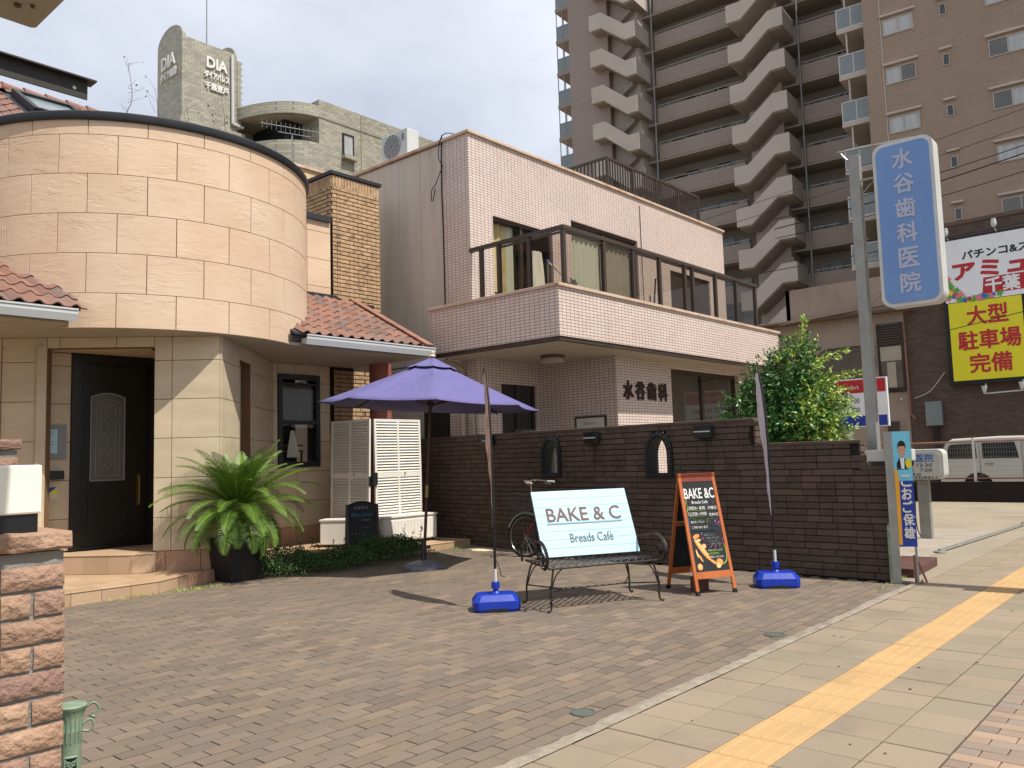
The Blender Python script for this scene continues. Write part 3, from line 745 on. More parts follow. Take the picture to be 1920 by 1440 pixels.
for a, c in zip(posts, posts[1:]):
    MB().add([(a+.036, 8.49, 4.37), (c-.036, 8.49, 4.37), (c-.036, 8.49, 5.34), (a+.036, 8.49, 5.34)], [(0, 1, 2, 3)]).build('railing_pane', g['rail_glass'], pb)
for a, c in ((8.526, 9.214), (9.286, 9.944)):
    MB().add([(11.12, c, 4.37), (11.12, a, 4.37), (11.12, a, 5.34), (11.12, c, 5.34)], [(0, 1, 2, 3)]).build('railing_pane', g['rail_glass'], pb)
# upper windows
def sliding(x0, x1, z0, z1, y, cur, name='window'):
    w = MB(); w.box(x0, y, z0, x0+.06, y+.1, z1); w.box(x1-.06, y, z0, x1, y+.1, z1); w.box(x0+.06, y, z1-.06, x1-.06, y+.1, z1); w.box(x0+.06, y, z0, x1-.06, y+.1, z0+.06)
    m = (x0+x1)/2; w.box(m-.04, y+.015, z0+.06, m+.04, y+.085, z1-.06); w.box(x0+.06, y+.02, z0+1.15, x1-.06, y+.08, z0+1.21)
    o = w.build(name, g['frame_brown'], pb)
    for a, c in ((x0+.06, m-.04), (m+.04, x1-.06)):
        MB().add([(a, y+.048, z0+.06), (c, y+.048, z0+.06), (c, y+.048, z1-.06), (a, y+.048, z1-.06)], [(0, 1, 2, 3)]).build('pane', g['clear_glass'], o)
    MB().box(x0-.2, y+.9, z0-.1, x1+.2, y+1.0, z1+.1).build('room_back', g['window_dark'], o)
    for (a, c, mt, zb, zt) in cur:
        cb_ = MB(); n = int((c-a)/.035); k0 = len(cb_.v)
        for i in range(n+1):
            x = a+(c-a)*i/n; yy = y+.16+.02*math.sin(i*1.25)+random.uniform(-.004, .004); cb_.v += [Vector((x, yy, zb)), Vector((x, yy, zt))]
        for i in range(n): cb_.f.append([k0+2*i, k0+2*i+2, k0+2*i+3, k0+2*i+1]); cb_.m.append(0)
        cb_.build('curtain', mt, o, smooth=True)
    return o
sliding(11.77, 13.65, 3.55, 6.26, 10.76, [(11.85, 12.35, g['curtain_gold'], 4.5, 6.2), (12.35, 12.62, g['curtain'], 3.6, 6.2)])
sliding(14.32, 17.0, 3.55, 6.68, 10.76, [(14.4, 15.6, g['curtain'], 3.6, 6.6), (15.6, 16.95, g['shade_beige'], 3.6, 6.6)])
MB().box(18.5, 10.76, 3.55, 20.6, 10.8, 6.2).build('shutter_panel', g['frame_brown'], pb)
# lower floor
b = MB()
wall_y(b, 12.67, 18.2, 0, 3.33, 8.55, 8.75, [(14.63, 17.63, .9, 3.20)])
b.box(12.67, 8.75, 0, 12.87, 10.4, 3.33)
wall_y(b, 10.92, 12.67, 0, 3.33, 10.4, 10.6, [(11.55, 12.6, 0, 2.9)])
b.box(10.92, 10.6, 0, 11.08, 11.15, 3.33); b.box(18.0, 8.75, 0, 18.2, 16, 3.33)
b.build('lower_wall', g['pink_tile'], pb)
o = MB().box(11.55, 10.5, 0, 12.6, 10.55, 2.9).build('entrance_door', g['window_dark'], pb)
b = MB(); b.box(11.55, 10.46, 0, 11.6, 10.5, 2.9); b.box(12.55, 10.46, 0, 12.6, 10.5, 2.9); b.box(12.05, 10.46, 0, 12.12, 10.5, 2.9); b.build('door_frame', g['frame_brown'], o)
text('水谷歯科医院', .12, g['chalk_grey'], 'door_lettering', o, (12.28, 10.455, 1.99), (1, 0, 0), (0, 0, 1), width=.62, bold=.01)
o = MB().box(14.63, 8.72, .9, 17.63, 8.74, 3.2).build('window', g['blind_dark'], pb)
b = MB(); b.box(14.63, 8.64, .9, 14.68, 8.70, 3.2); b.box(17.58, 8.64, .9, 17.63, 8.70, 3.2); b.box(14.68, 8.64, 3.14, 17.58, 8.70, 3.2); b.box(16.05, 8.65, .9, 16.15, 8.71, 3.14); b.build('window_frame', g['frame_brown'], o)
[MB().add([(a, 8.68, .9), (c, 8.68, .9), (c, 8.68, 3.14), (a, 8.68, 3.14)], [(0, 1, 2, 3)]).build('pane', g['clear_glass'], o) for a, c in ((14.68, 16.05), (16.15, 17.58))]
for i, ch in enumerate('水谷歯科'):
    text(ch, .33, g['letter_dark'], 'sign_letter', pb, (13.03+.41*i, 8.535, 2.70), (1, 0, 0), (0, 0, 1), extrude=.012, width=.31, fat=.035)
b = MB(); b.box(12.64, 8.8, 1.72, 12.67, 9.52, 2.24); o = b.build('plaque', g['frame_brown'], pb)
MB().box(12.625, 8.84, 1.76, 12.64, 9.47, 2.20).build('plaque_face', g['white_plate'], o)
text('医療法人', .05, g['chalk_grey'], 'plaque_lettering', o, (12.622, 9.15, 2.10), (0, -1, 0), (0, 0, 1), width=.3)
b = MB(); b.lathe((11.72, 9.28, 3.2), [(0, 0), (.19, 0), (.2, .012), (.2, .07)], 28); o = b.build('ceiling_light', g['soffit_cream'], pb, smooth=True)
MB().lathe((11.72, 9.28, 3.27), [(.215, 0), (.22, .015), (.22, .05), (.20, .058)], 28).build('light_rim', g['rust_metal'], o, smooth=True)
b = MB(); b.tube(smoothpath([(10.60, 10.95, 3.28), (10.76, 10.80, 3.24), (10.83, 10.72, 3.12), (10.83, 10.72, 2.95)], 4)+[(10.83, 10.72, 0)], .055, 12); b.tube([(10.42, 11.1, 3.3), (10.60, 10.95, 3.28)], .055, 12)
b.build('drain_pipe', g['pipe_beige'], pb, smooth=True)
b = MB(); b.tube([(10.87, 10.50, 0), (10.87, 10.50, 2.3)], .03, 8); b.build('drain_pipe', g['pipe_beige'], pb, smooth=True)
MB().box(11.02, 11.16, 0, 11.08, 11.98, 2.7).build('side_door', g['door_dark'], pb)
# things on the balcony and the roof
t = thing('drying_pole_stand', 'grey folding laundry pole stand with blue joints behind the balcony glass', 'pole stand', (11.55, 8.75, 3.5))
b = MB(); b.tube([(11.32, 9.0, 3.5), (11.32, 9.0, 4.95)], .016, 8); b.tube([(11.32, 9.0, 4.95), (11.3, 8.62, 4.6)], .014, 8); b.tube([(11.3, 8.62, 3.5), (11.3, 8.62, 4.6)], .014, 8); b.build('tube_frame', g['steel_white'], t, smooth=True)
b = MB(); b.sphere((11.32, 9.0, 4.95), .035); b.sphere((11.3, 8.62, 4.6), .035); b.build('joint', g['print_blue'], t, smooth=True)
t = thing('draped_sheet', 'pale grey sheet bundled inside the left upper window above balcony', 'sheet', (12.9, 10.72, 3.6))
b = MB(); pts = []
for i in range(11):
    for j in range(9):
        u = (j-4)/4; v = i/10; w_ = .34*(1-.55*v**2); pts.append((12.95+u*w_, 10.6-.14*math.cos(u*1.4)*(1-.4*v)+.02*math.sin(9*u+5*v), 3.55+2.15*v))
b.add(pts, [(i*9+j, i*9+j+1, (i+1)*9+j+1, (i+1)*9+j) for i in range(10) for j in range(8)])
b.build('cloth', g['curtain'], t, smooth=True)
b = MB(); random.seed(2)
for i in range(26):
    a = random.uniform(0, 6); r0 = random.uniform(.03, .07); b.tube([(11.5+.16*math.cos(a), 8.66+random.uniform(-.03, .05), 4.36+.22*random.random()), (11.5+.16*math.cos(a+1)+r0, 8.66+random.uniform(-.03, .05), 4.40+.3*random.random())], .012, 5)
tag(b.build('peg_hanger', g['chalk_grey']), 'tangle of grey laundry clips behind the balcony corner post', 'laundry hanger')
b = MB(); b.tube([(14.05, 8.62, 3.5), (14.28, 8.60, 5.0), (14.4, 8.60, 5.02)], .016, 7); tag(b.build('broom', g['frame_brown'], smooth=True), 'dark stick leaning behind the balcony glass in front of the beige blind', 'broom')
t = thing('air_conditioner', 'white outdoor air conditioner unit on the roof edge of the pink clinic', 'air conditioner', (11.42, 13.0, 7.81))
MB().box(11.25, 12.58, 7.86, 11.58, 13.42, 8.46).build('casing', g['gutter_white'], t, bevel=.015)
b = MB()
for k in range(2, 9): b.tube([(11.235, 13.06+.032*k*math.cos(t*PI/12), 8.16+.032*k*math.sin(t*PI/12)) for t in range(25)], .003, 4, cap=False)
for k in range(16): a = k*PI/8; b.tube([(11.232, 13.06+.05*math.cos(a), 8.16+.05*math.sin(a)), (11.232, 13.06+.26*math.cos(a), 8.16+.26*math.sin(a))], .004, 4)
b.build('fan_grille', g['gutter_white'], t)
MB().lathe((11.246, 13.06, 8.16), [(.27, 0), (.265, .004), (0, .004)], 28, axis=(-1, 0, 0)).build('fan_opening', g['chalk_grey'], t)
b = MB(); b.box(11.27, 12.64, 7.81, 11.56, 12.70, 7.86); b.box(11.27, 13.3, 7.81, 11.56, 13.36, 7.86); b.build('foot', g['tower_metal'], t)
MB().box(11.244, 12.68, 8.22, 11.249, 12.76, 8.36).build('data_plate', g['chalk_grey'], t)
t = thing('roof_railing', 'dark brown vertical bar railing on the flat roof of the pink clinic', 'railing', (16.75, 11.33, 7.7))
b = MB(); b.box(16.72, 11.30, 8.86, 21.40, 11.36, 8.92); b.box(16.72, 11.36, 8.86, 16.78, 15.5, 8.92); b.box(16.78, 11.31, 7.86, 21.37, 11.35, 7.90); b.box(16.73, 11.36, 7.86, 16.77, 15.5, 7.9)
b.build('rail', g['frame_brown'], t)
for x in (16.75, 17.9, 19.06, 20.2, 21.37): MB().box(x-.03, 11.30, 7.7, x+.03, 11.36, 8.86).build('post', g['frame_brown'], t)
b = MB(); x = 16.88
while x < 21.3: b.box(x-.012, 11.315, 7.9, x+.012, 11.345, 8.86); x += .115
y = 11.45
while y < 15.4: b.box(16.735, y-.012, 7.9, 16.765, y+.012, 8.86); y += .115
b.build('baluster', g['frame_brown'], t, kind='stuff')
b = MB(); b.tube(smoothpath([(17.15, 10.69, 7.6), (17.15, 10.68, 6.0), (17.2, 10.68, 4.5), (17.3, 10.66, 3.8)], 4), .008, 5); b.tube(smoothpath([(17.45, 10.68, 5.4), (17.5, 10.66, 4.6), (17.9, 10.66, 4.3), (18.2, 10.66, 4.4)], 4), .012, 5); b.build('cable', g['cable'], pb)
b = MB(); b.box(11.14, 10.62, 4.3, 11.16, 10.69, 5.4)
# ================================================================ cafe building with the curved drum
cf = thing('cafe_building', 'cream stone cafe with big curved upper drum and red tiled eaves', 'building', (5.78, 10.34, 0))
DC, DR = Vector((5.772, 12.67, 0)), 2.49
def dp(a, r, z): return DC+Vector((r*math.cos(rad(a)), r*math.sin(rad(a)), z))
b = MB(); n = 96
b.lathe(DC, [(DR-.018, 3.30), (DR-.018, 6.0)], n); b.build('drum_wall', g['panel_joint'], cf, smooth=True)
levels = [3.275, 3.72, 4.235, 4.75, 5.265, 5.78, 5.985]
for r_i, (za, zb) in enumerate(zip(levels, levels[1:])):
    a0 = -97.0 if r_i % 2 else -88.8
    for k in range(-7, 8):
        a = a0+16.35*k; c = a+16.35
        if c < -215 or a > 25: continue
        g_ = .075; aa, cc = a+g_, c-g_; z0, z1 = za+.003, zb-.003; m = MB(); q = 12; bv_ = .10
        vs = []
        for i in range(q+1):
            t = i/q; an = aa+(cc-aa)*t; ai = aa+bv_+(cc-aa-2*bv_)*t
            vs += [dp(an, DR-.018, z0), dp(an, DR-.018, z1), dp(an, DR-.003, z0), dp(ai, DR, z0+.004), dp(ai, DR, z1-.004), dp(an, DR-.003, z1)]
        fs = []
        for i in range(q):
            o_ = 6*i; p_ = 6*(i+1)
            fs += [(o_, p_, p_+2, o_+2), (o_+2, p_+2, p_+3, o_+3), (o_+3, p_+3, p_+4, o_+4), (o_+4, p_+4, p_+5, o_+5), (o_+5, p_+5, p_+1, o_+1)]
        fs += [(0, 2, 3, 4, 5, 1), tuple(6*q+i for i in (1, 5, 4, 3, 2, 0))]
        m.add(vs, fs); m.build('stone_panel', g['cleft_panel'], cf)
b = MB(); b.lathe(DC, [(DR-.1, 5.97), (DR+.03, 5.97), (DR+.045, 5.99), (DR+.045, 6.07), (DR+.03, 6.085), (0, 6.085)], 128); b.build('parapet_cap', g['black_trim'], cf, smooth=True)
# soffit under eaves and drum
b = MB(); poly = [(-1, 15), (-1, 10.5), (3.88, 10.5)]
x_ = math.sqrt((DR-.02)**2-(12.67-10.5)**2)
a0 = math.degrees(math.atan2(11.06-12.67, 3.9-DC.x)); a1 = math.degrees(math.atan2(10.5-12.67, x_))
poly += [(DC.x+(DR-.02)*math.cos(rad(a0+(a1-a0)*i/24)), DC.y+(DR-.02)*math.sin(rad(a0+(a1-a0)*i/24))) for i in range(25)]
poly += [(9.75, 10.5), (9.75, 12.52), (9.2, 12.52), (9.2, 15)]
b.prism([(x, y, 3.272) for x, y in poly], (0, 0, .05)); b.build('soffit', g['soffit_cream'], cf)
# building mass behind
b = MB(); b.box(-3, 13.6, 0, 9.15, 20, 5.8); b.box(8.05, 12.62, 3.33, 9.25, 14, 6.0); b.build('inner_wall', g['soffit_cream'], cf)
# stone clad walls
def clad(A, B, z0, z1, pw, ph, zoff, holes, mat, name='stone_panel', s_off=0, th=.02, stagger=False, gap=.0075):
    """panels on the vertical plane A->B; outward side is to the right of A->B; holes are (s0,s1,z0,z1)"""
    A = Vector((*A, 0)); B = Vector((*B, 0)); L = (B-A).length; t = (B-A)/L; n = Vector((t.y, -t.x, 0))
    bk = MB(); ss = sorted(set([0, L]+[v for h in holes for v in h[:2] if 0 < v < L]))
    for a, c in zip(ss, ss[1:]):
        m = (a+c)/2; hs = sorted([(h[2], h[3]) for h in holes if h[0] < m < h[1]]); cur = z0; segs = []
        for p, q in hs:
            if p > cur+1e-4: segs.append((cur, p))
            cur = max(cur, q)
        if cur < z1-1e-4: segs.append((cur, z1))
        for p, q in segs: bk.obox(A+t*a+Vector((0, 0, p)), t*(c-a), -n*.14, (0, 0, q-p))
    bk.build('backing_wall', g['panel_joint'], cf)
    zs = [z0]; z = zoff
    while z < z1:
        if z > z0+.02: zs.append(z)
        z += ph
    zs.append(z1); k = 0
    for za, zb in zip(zs, zs[1:]):
        xs = [0]; x = s_off+(pw/2 if (stagger and k % 2) else 0)
        while x < L:
            if x > .02: xs.append(x)
            x += pw
        xs.append(L); k += 1
        for a, c in zip(xs, xs[1:]):
            rects = [(a, c, za, zb)]
            for h in holes:
                new = []
                for (p, q, u, v) in rects:
                    if h[1] <= p or h[0] >= q or h[3] <= u or h[2] >= v: new.append((p, q, u, v)); continue
                    if h[0] > p: new.append((p, h[0], u, v))
                    if h[1] < q: new.append((h[1], q, u, v))
                    pm, qm = max(p, h[0]), min(q, h[1])
                    if h[2] > u: new.append((pm, qm, u, h[2]))
                    if h[3] < v: new.append((pm, qm, h[3], v))
                rects = new
            m = MB()
            for (p, q, u, v) in rects:
                if q-p < .015 or v-u < .015: continue
                m.bbox(A+t*(p+gap/2)+Vector((0, 0, u+gap/2)), t*(q-p-gap), Vector((0, 0, v-u-gap)), n*th, .003)
            if m.v: m.build(name, mat, cf)
    return A, t, n
W0, W1, W2, W3 = (2.6, 13.22), (5.78, 10.34), (8.0, 12.55), (9.2, 12.55)
L1 = math.hypot(W1[0]-W0[0], W1[1]-W0[1])
# distances along the door wall measured from W0
def s_on(p): return math.hypot(p[0]-W0[0], p[1]-W0[1])
dl, dr = s_on((4.13, 11.83)), s_on((5.15, 10.91))
JZ = 3.27-.325-.525*6+.01
clad(W0, W1, .41, 3.272, .72, .525, .32, [(dl, dr, .41, 3.13)], g['sand_panel'], s_off=(L1-.62) % .72)
clad(W1, W2, .41, 3.272, .72, .525, .32, [(.93, 1.62, .41, 3.06)], g['sand_panel'], s_off=.36)
clad(W2, W3, .41, 3.272, .72, .525, .32, [(.09, .95, 1.45, 3.085)], g['sand_panel'], s_off=.46)
clad(W0, W1, .0, .41, .45, .42, 0, [(0, dr+.03, 0, .41)], g['stone_plinth'], 'plinth_stone', th=.012)
clad(W1, W2, .0, .41, .45, .42, 0, [], g['stone_plinth'], 'plinth_stone', th=.012)
clad(W2, (9.25, 12.55), .0, .41, .45, .42, 0, [], g['stone_plinth'], 'plinth_stone', th=.012)
# entrance recess
clad((3.7, 12.17), (4.56, 12.17), .41, 3.13, .72, .525, .32, [], g['sand_panel'], s_off=.3)
b = MB(); b.obox((4.13, 11.83, .41), (0, .34, 0), (-.12, 0, 0), (0, 0, 2.75)); b.obox((5.26, 11.03, .0), (.52, 1.14, 0), (.1, -.05, 0), (0, 0, 3.16)); b.box(3.6, 10.9, 3.135, 6.0, 12.4, 3.2)
b.prism([(3.6, 12.4, 3.135), (3.6, 12.3, 3.135), (5.7, 10.45, 3.135), (6.2, 11.0, 3.135), (6.2, 12.4, 3.135)], (0, 0, .02)) if False else None
b2 = MB(); b2.obox((4.13, 11.83, .41), (0, .34, 0), (-.12, 0, 0), (0, 0, 2.75)); b2.obox((5.28, 11.05, .0), (.5, 1.12, 0), (.1, -.05, 0), (0, 0, 3.16))
b2.prism([(3.98, 12.2, 3.137), (4.2, 11.86, 3.137), (5.12, 11.02, 3.137), (5.9, 12.2, 3.137)], (0, 0, .03)); b2.build('recess_wall', g['sand_panel'], cf)
dd = MB().box(4.68, 12.16, .41, 5.64, 12.21, 3.0).build('door', g['door_dark'], cf)
b = MB(); b.box(4.56, 12.10, .405, 4.68, 12.22, 3.13); b.box(5.64, 12.10, .405, 5.76, 12.22, 3.13); b.box(4.68, 12.10, 3.0, 5.64, 12.22, 3.13); b.box(4.68, 12.12, .405, 5.64, 12.16, .44); b.build('door_frame', g['door_dark'], cf)
def arc_top(x0, x1, z0, z1, rise, y, n=10):
    return [(x0, y, z0), (x1, y, z0)]+[(x1+(x0-x1)*i/n, y, z1+rise*math.sin(PI*i/n)) for i in range(n+1)]
MB().prism(arc_top(4.83, 5.30, 1.35, 2.53, .06, 12.155), (0, .01, 0)).build('leaded_glass', g['door_glass_lead'], dd)
b = MB(); ap = arc_top(4.83, 5.30, 1.35, 2.53, .06, 12.150)
for p, q in zip(ap, ap[1:]+ap[:1]): b.tube([p, q], .009, 4)
ap = arc_top(4.90, 5.23, 1.42, 2.45, .05, 12.150)
for p, q in zip(ap, ap[1:]+ap[:1]): b.tube([p, q], .004, 4)
for x in (4.955, 5.175): b.tube([(x, 12.150, 1.42), (x, 12.150, 2.48)], .003, 4)
for k in range(5):
    z = 1.56+.22*k; c = 5.065
    b.tube([(c-.04, 12.15, z), (c, 12.15, z+.05), (c+.04, 12.15, z), (c, 12.15, z-.05), (c-.04, 12.15, z)], .003, 4)
    b.tube([(4.955, 12.15, z), (c-.04, 12.15, z)], .003, 4); b.tube([(c+.04, 12.15, z), (5.175, 12.15, z)], .003, 4)
    if k < 4:
        for s_ in (-1, 1): b.tube([(c, 12.15, z+.05), (c+s_*.025, 12.15, z+.08), (c+s_*.025, 12.15, z+.14), (c, 12.15, z+.17)], .003, 4); b.tube([(c+s_*.04, 12.15, z), (c+s_*.1, 12.15, z+.06), (c+s_*.1, 12.15, z+.16), (c+s_*.04, 12.15, z+.22)], .003, 4)
b.build('lead_came', g['chalk_grey'], dd)
for (xa, xb, za, zb) in ((4.8, 5.3, .55, 1.15),):
    b = MB()
    for (p, q, u, v) in ((xa, xb, za, za+.015), (xa, xb, zb-.015, zb), (xa, xa+.015, za+.015, zb-.015), (xb-.015, xb, za+.015, zb-.015)): b.box(p, 12.148, u, q, 12.16, v)
    b.build('moulding', g['lead'], dd)
b = MB(); b.tube([(5.50, 12.10, 1.02), (5.50, 12.10, 1.38)], .009, 8); b.box(5.485, 12.12, .98, 5.515, 12.16, 1.42); b.build('handle', g['brass'], dd, smooth=True)
nt = thing('notice_board', 'framed light blue notice beside the dark entrance door', 'notice', (4.3, 12.14, 1.72))
MB().box(4.02, 12.125, 1.66, 4.50, 12.148, 2.13).build('frame', g['chalk_grey'], nt); MB().box(4.05, 12.12, 1.74, 4.38, 12.125, 2.07).build('sheet', g['sign_blue'], nt)
text('BAKE & C', .03, g['print_navy'], 'print', nt, (4.26, 12.118, 2.02), (1, 0, 0), (0, 0, 1), width=.16)
b = MB()
for z, x0, x1 in ((1.98, 4.22, 4.31), (1.945, 4.16, 4.21), (1.9, 4.16, 4.22), (1.9, 4.27, 4.32), (1.86, 4.16, 4.33), (1.82, 4.17, 4.22)): b.box(x0, 12.1185, z, x1, 12.12, z+.006)
b.build('print', g['print_navy'], nt)
b = MB(); b.box(4.2, 12.06, 1.385, 4.46, 12.148, 1.505); tag(b.build('mail_slot_box', g['wall_lamp_black'], bevel=.01), 'small black letter box under the light blue notice', 'letter box')
st = thing('security_sticker', 'small blue and yellow sticker on the wall below the letter box', 'sticker', (4.35, 12.145, 1.2))
MB().box(4.27, 12.143, 1.13, 4.40, 12.148, 1.29).build('backing', g['white_plate'], st)
MB().add([(4.275, 12.142, 1.19), (4.275, 12.142, 1.285), (4.395, 12.142, 1.285)], [(0, 2, 1)]).build('blue_half', g['print_navy'], st)
MB().add([(4.28, 12.142, 1.185), (4.395, 12.142, 1.185), (4.395, 12.142, 1.278)], [(0, 1, 2)]).build('yellow_half', g['print_yellow'], st)
# side recess in the right-hand 45 degree wall
tw_ = (Vector((*W2, 0))-Vector((*W1, 0))).normalized(); nw_ = Vector((tw_.y, -tw_.x, 0)); a_ = Vector((*W1, 0))
b = MB(); b.obox(a_+tw_*.93-nw_*.14+Vector((0, 0, .41)), -nw_*.5, -tw_*.05, (0, 0, 2.65)); b.obox(a_+tw_*.9-nw_*.62+Vector((0, 0, .41)), tw_*.35, -nw_*.05, (0, 0, 2.65)); b.obox(a_+tw_*1.25-nw_*.62+Vector((0, 0, .41)), tw_*.40+nw_*.50, -nw_*.05+tw_*.05, (0, 0, 2.65))
b.obox(a_+tw_*.9-nw_*.7+Vector((0, 0, 3.062)), tw_*.8, nw_*.57, (0, 0, .03)); b.obox(a_+tw_*.9-nw_*.7+Vector((0, 0, .39)), tw_*.8, nw_*.57, (0, 0, .03)); b.build('side_recess', g['sand_panel'], cf)
# window with dark frame
wi = MB(); wi.box(8.09, 12.49, 1.45, 8.17, 12.60, 3.085); wi.box(8.87, 12.49, 1.45, 8.95, 12.60, 3.085); wi.box(8.17, 12.49, 2.99, 8.87, 12.60, 3.085); wi.box(8.17, 12.49, 1.45, 8.87, 12.60, 1.54); wi.box(8.17, 12.50, 2.20, 8.87, 12.59, 2.27); wi.box(8.17, 12.50, 2.90, 8.87, 12.59, 2.93)
wo_ = wi.build('window', g['black_trim'], cf, bevel=.004)
[MB().add([(8.17, 12.548, a), (8.87, 12.548, a), (8.87, 12.548, c), (8.17, 12.548, c)], [(0, 1, 2, 3)]).build('pane', g['clear_glass'], wo_) for a, c in ((1.54, 2.20), (2.27, 2.90))]
MB().box(8.0, 13.5, 1.2, 9.1, 13.55, 3.1).build('room_back', g['window_dark'], wo_)
b = MB(); k0 = 0
for i in range(25):
    x = 8.19+.66*i/24; b.v += [Vector((x, 12.63+.012*math.sin(i*1.3), 2.28)), Vector((x, 12.63+.012*math.sin(i*1.3), 2.95))]
for i in range(24): b.f.append([2*i, 2*i+2, 2*i+3, 2*i+1]); b.m.append(0)
b.build('curtain', g['blind_dark'], wo_, smooth=True)
b = MB(); n = 14
for i in range(n+1):
    t = i/n; b.v += [Vector((8.35+.28*t, 12.66+.03*math.sin(t*22), 1.62)), Vector((8.45+.07*t, 12.68+.01*math.sin(t*22), 2.10))]
for i in range(n): b.f.append([2*i, 2*i+2, 2*i+3, 2*i+1]); b.m.append(0)
b.build('white_cloth', g['shutter_white'], wo_, smooth=True)
b = MB()
for z in (1.72, 1.82): b.box(8.18, 12.9, z, 8.86, 12.93, z+.03)
for x in (8.22, 8.34, 8.7, 8.82): b.box(x, 12.9, 1.5, x+.025, 12.93, 1.72)
b.build('chair_back', g['aframe_wood_dark'], wo_)
# small clad wall above the eaves
clad((8.0, 12.55), (9.24, 12.55), 4.4, 6.0, .72, .515, 4.75, [], g['cleft_panel'], s_off=.72)
MB().box(7.9, 12.47, 5.985, 9.22, 12.75, 6.09).build('parapet_cap', g['black_trim'], cf)
# ---- chimney
ch = MB().box(9.285, 12.535, .3, 10.42, 13.38, 6.96).build('chimney', g['brick_mortar'], cf)
CB = .0775
me_b = MB().bbox((-.104, 0, 0), (.208, 0, 0), (0, 0, .062), (0, -.016, 0), .004).mesh('brick', g['chimney_brick'])
me_h = MB().bbox((-.047, 0, 0), (.094, 0, 0), (0, 0, .062), (0, -.016, 0), .004).mesh('brick', g['chimney_brick'])
me_q = MB().bbox((-.025, 0, 0), (.05, 0, 0), (0, 0, .062), (0, -.016, 0), .004).mesh('brick', g['chimney_brick'])
me_v = MB().bbox((-.031, 0, 0), (.062, 0, 0), (0, 0, .225), (0, -.016, 0), .004).mesh('brick', g['chimney_brick'])
nb = 0; r_ = MB(); random.seed(4)
def put(me, x, y, z, rz):
    global nb
    if nb < 296: inst('brick', me, ch, (x, y, z), rz=rz); nb += 1
    else:
        m = Matrix.Translation((x, y, z)) @ Matrix.Rotation(rz, 4, 'Z'); r_.add([m @ v.co for v in me.vertices], [tuple(p.vertices) for p in me.polygons])
def course(z, length, fn, k):
    s = [.0]; seq = [.104, .06] if k % 2 else [.06, .05, .163]; i = 0
    while s[-1] < length-.02:
        w = seq[i] if i < len(seq) else .218; s.append(min(length, s[-1]+w)); i += 1
    for a, c in zip(s, s[1:]):
        w = c-a; me = me_b if w > .16 else (me_h if w > .075 else me_q); fn(me, (a+c)/2, z)
k = 0; z = 4.42
while z < 6.68:
    course(z, 1.135, lambda me, s, z: put(me, 9.285+s, 12.535, z, 0), k)
    if z > 6.0: course(z, .845, lambda me, s, z: put(me, 9.285, 13.38-s, z, -PI/2), k+1)
    z += CB; k += 1
for i in range(16): put(me_v, 9.285+.036+.0705*i, 12.535, 6.715, 0)
for i in range(12): put(me_v, 9.285, 12.535+.036+.0705*i, 6.715, -PI/2)
z = 1.6
while z < 3.2:
    course(z, .85, lambda me, s, z: put(me, 9.285+s, 12.535, z, 0), k); z += CB; k += 1
r_.build('brick', g['chimney_brick'], ch, kind='stuff')
MB().box(9.24, 12.49, 6.955, 10.46, 13.42, 7.02).build('chimney_cap', g['black_trim'], ch)
# ---- eaves roofs
EY, EZ, SL = 10.36, 3.43, .525
def rz_(y): return EZ+(y-EY)*SL
up = Vector((0, 1, SL)).normalized(); nr = Vector((0, -SL, 1)).normalized()
def tile_me(w, l, amp, name='roof_tile', mat=None):
    m = MB(); q = 8; vs = []
    for j, y in enumerate((0, l)):
        for i in range(q+1):
            t = i/q; h = amp*(.5-.5*math.cos(2*PI*min(1, t*1.35))) if t < .74 else 0
            hh = h+(.022 if j == 0 else .004); vs.append((w*(t-.5)*1.04, y, hh))
    for i in range(q+1):
        t = i/q; h = amp*(.5-.5*math.cos(2*PI*min(1, t*1.35))) if t < .74 else 0; vs.append((w*(t-.5)*1.04, 0.004, h+.004))
    fs = [(i, i+1, q+2+i, q+1+i) for i in range(q)]+[(2*(q+1)+i, 2*(q+1)+i+1, i+1, i) for i in range(q)]
    m.add(vs, fs); return m.mesh(name, mat or g['roof_tile'], smooth=True)
TW, TL = .205, .335
tm = tile_me(TW, TL+.04, .045)
Bm = Matrix(((1, 0, 0), (0, up.y, nr.y), (0, up.z, nr.z))).to_4x4()
Bm = Matrix((( 1, 0, 0, 0), (0, up.y, nr.y, 0), (0, up.z, nr.z, 0), (0, 0, 0, 1)))
roof = MB(); roof.prism([(7.0, EY+.03, rz_(EY+.03)-.03), (9.66, EY+.03, rz_(EY+.03)-.03), (9.66, 12.5, rz_(12.5)-.03), (7.0, 12.5, rz_(12.5)-.03)], (0, 0, .03)); roof.prism([(-1, EY+.03, rz_(EY+.03)-.03), (3.99, EY+.03, rz_(EY+.03)-.03), (3.99, 12.9, rz_(12.9)-.03), (-1, 12.9, rz_(12.9)-.03)], (0, 0, .03))
rf = roof.build('eaves_roof', g['black_trim'], cf)
for x0, x1, ny in ((7.0, 9.58, 7), (-.1, 4.05, 8)):
    nx = int((x1-x0)/TW+.01)
    for i in range(nx):
        for j in range(ny):
            x = x1-TW*(i+.5); c = Vector((x, EY, EZ))+up*(TL*j)
            if 7 < x < 8.2 and (Vector((c.x, c.y))-DC.xy).length < DR-.35: continue
            if x < 5 and (Vector((c.x, c.y))-DC.xy).length < DR-.35: continue
            inst('roof_tile', tm, rf, None, mat=Matrix.Translation(c+nr*random.uniform(-.002, .004)) @ Bm)
for j in range(7):
    c = Vector((9.59, EY-.01, EZ))+up*(TL*j)+nr*.03; m = MB(); m.obox(c, (.17, 0, 0), up*(TL+.02), nr*.025); m.obox(c+Vector((.15, 0, 0)), (.02, 0, 0), up*(TL+.02), -nr*.08); m.build('verge_tile', g['ridge_tile'], rf)
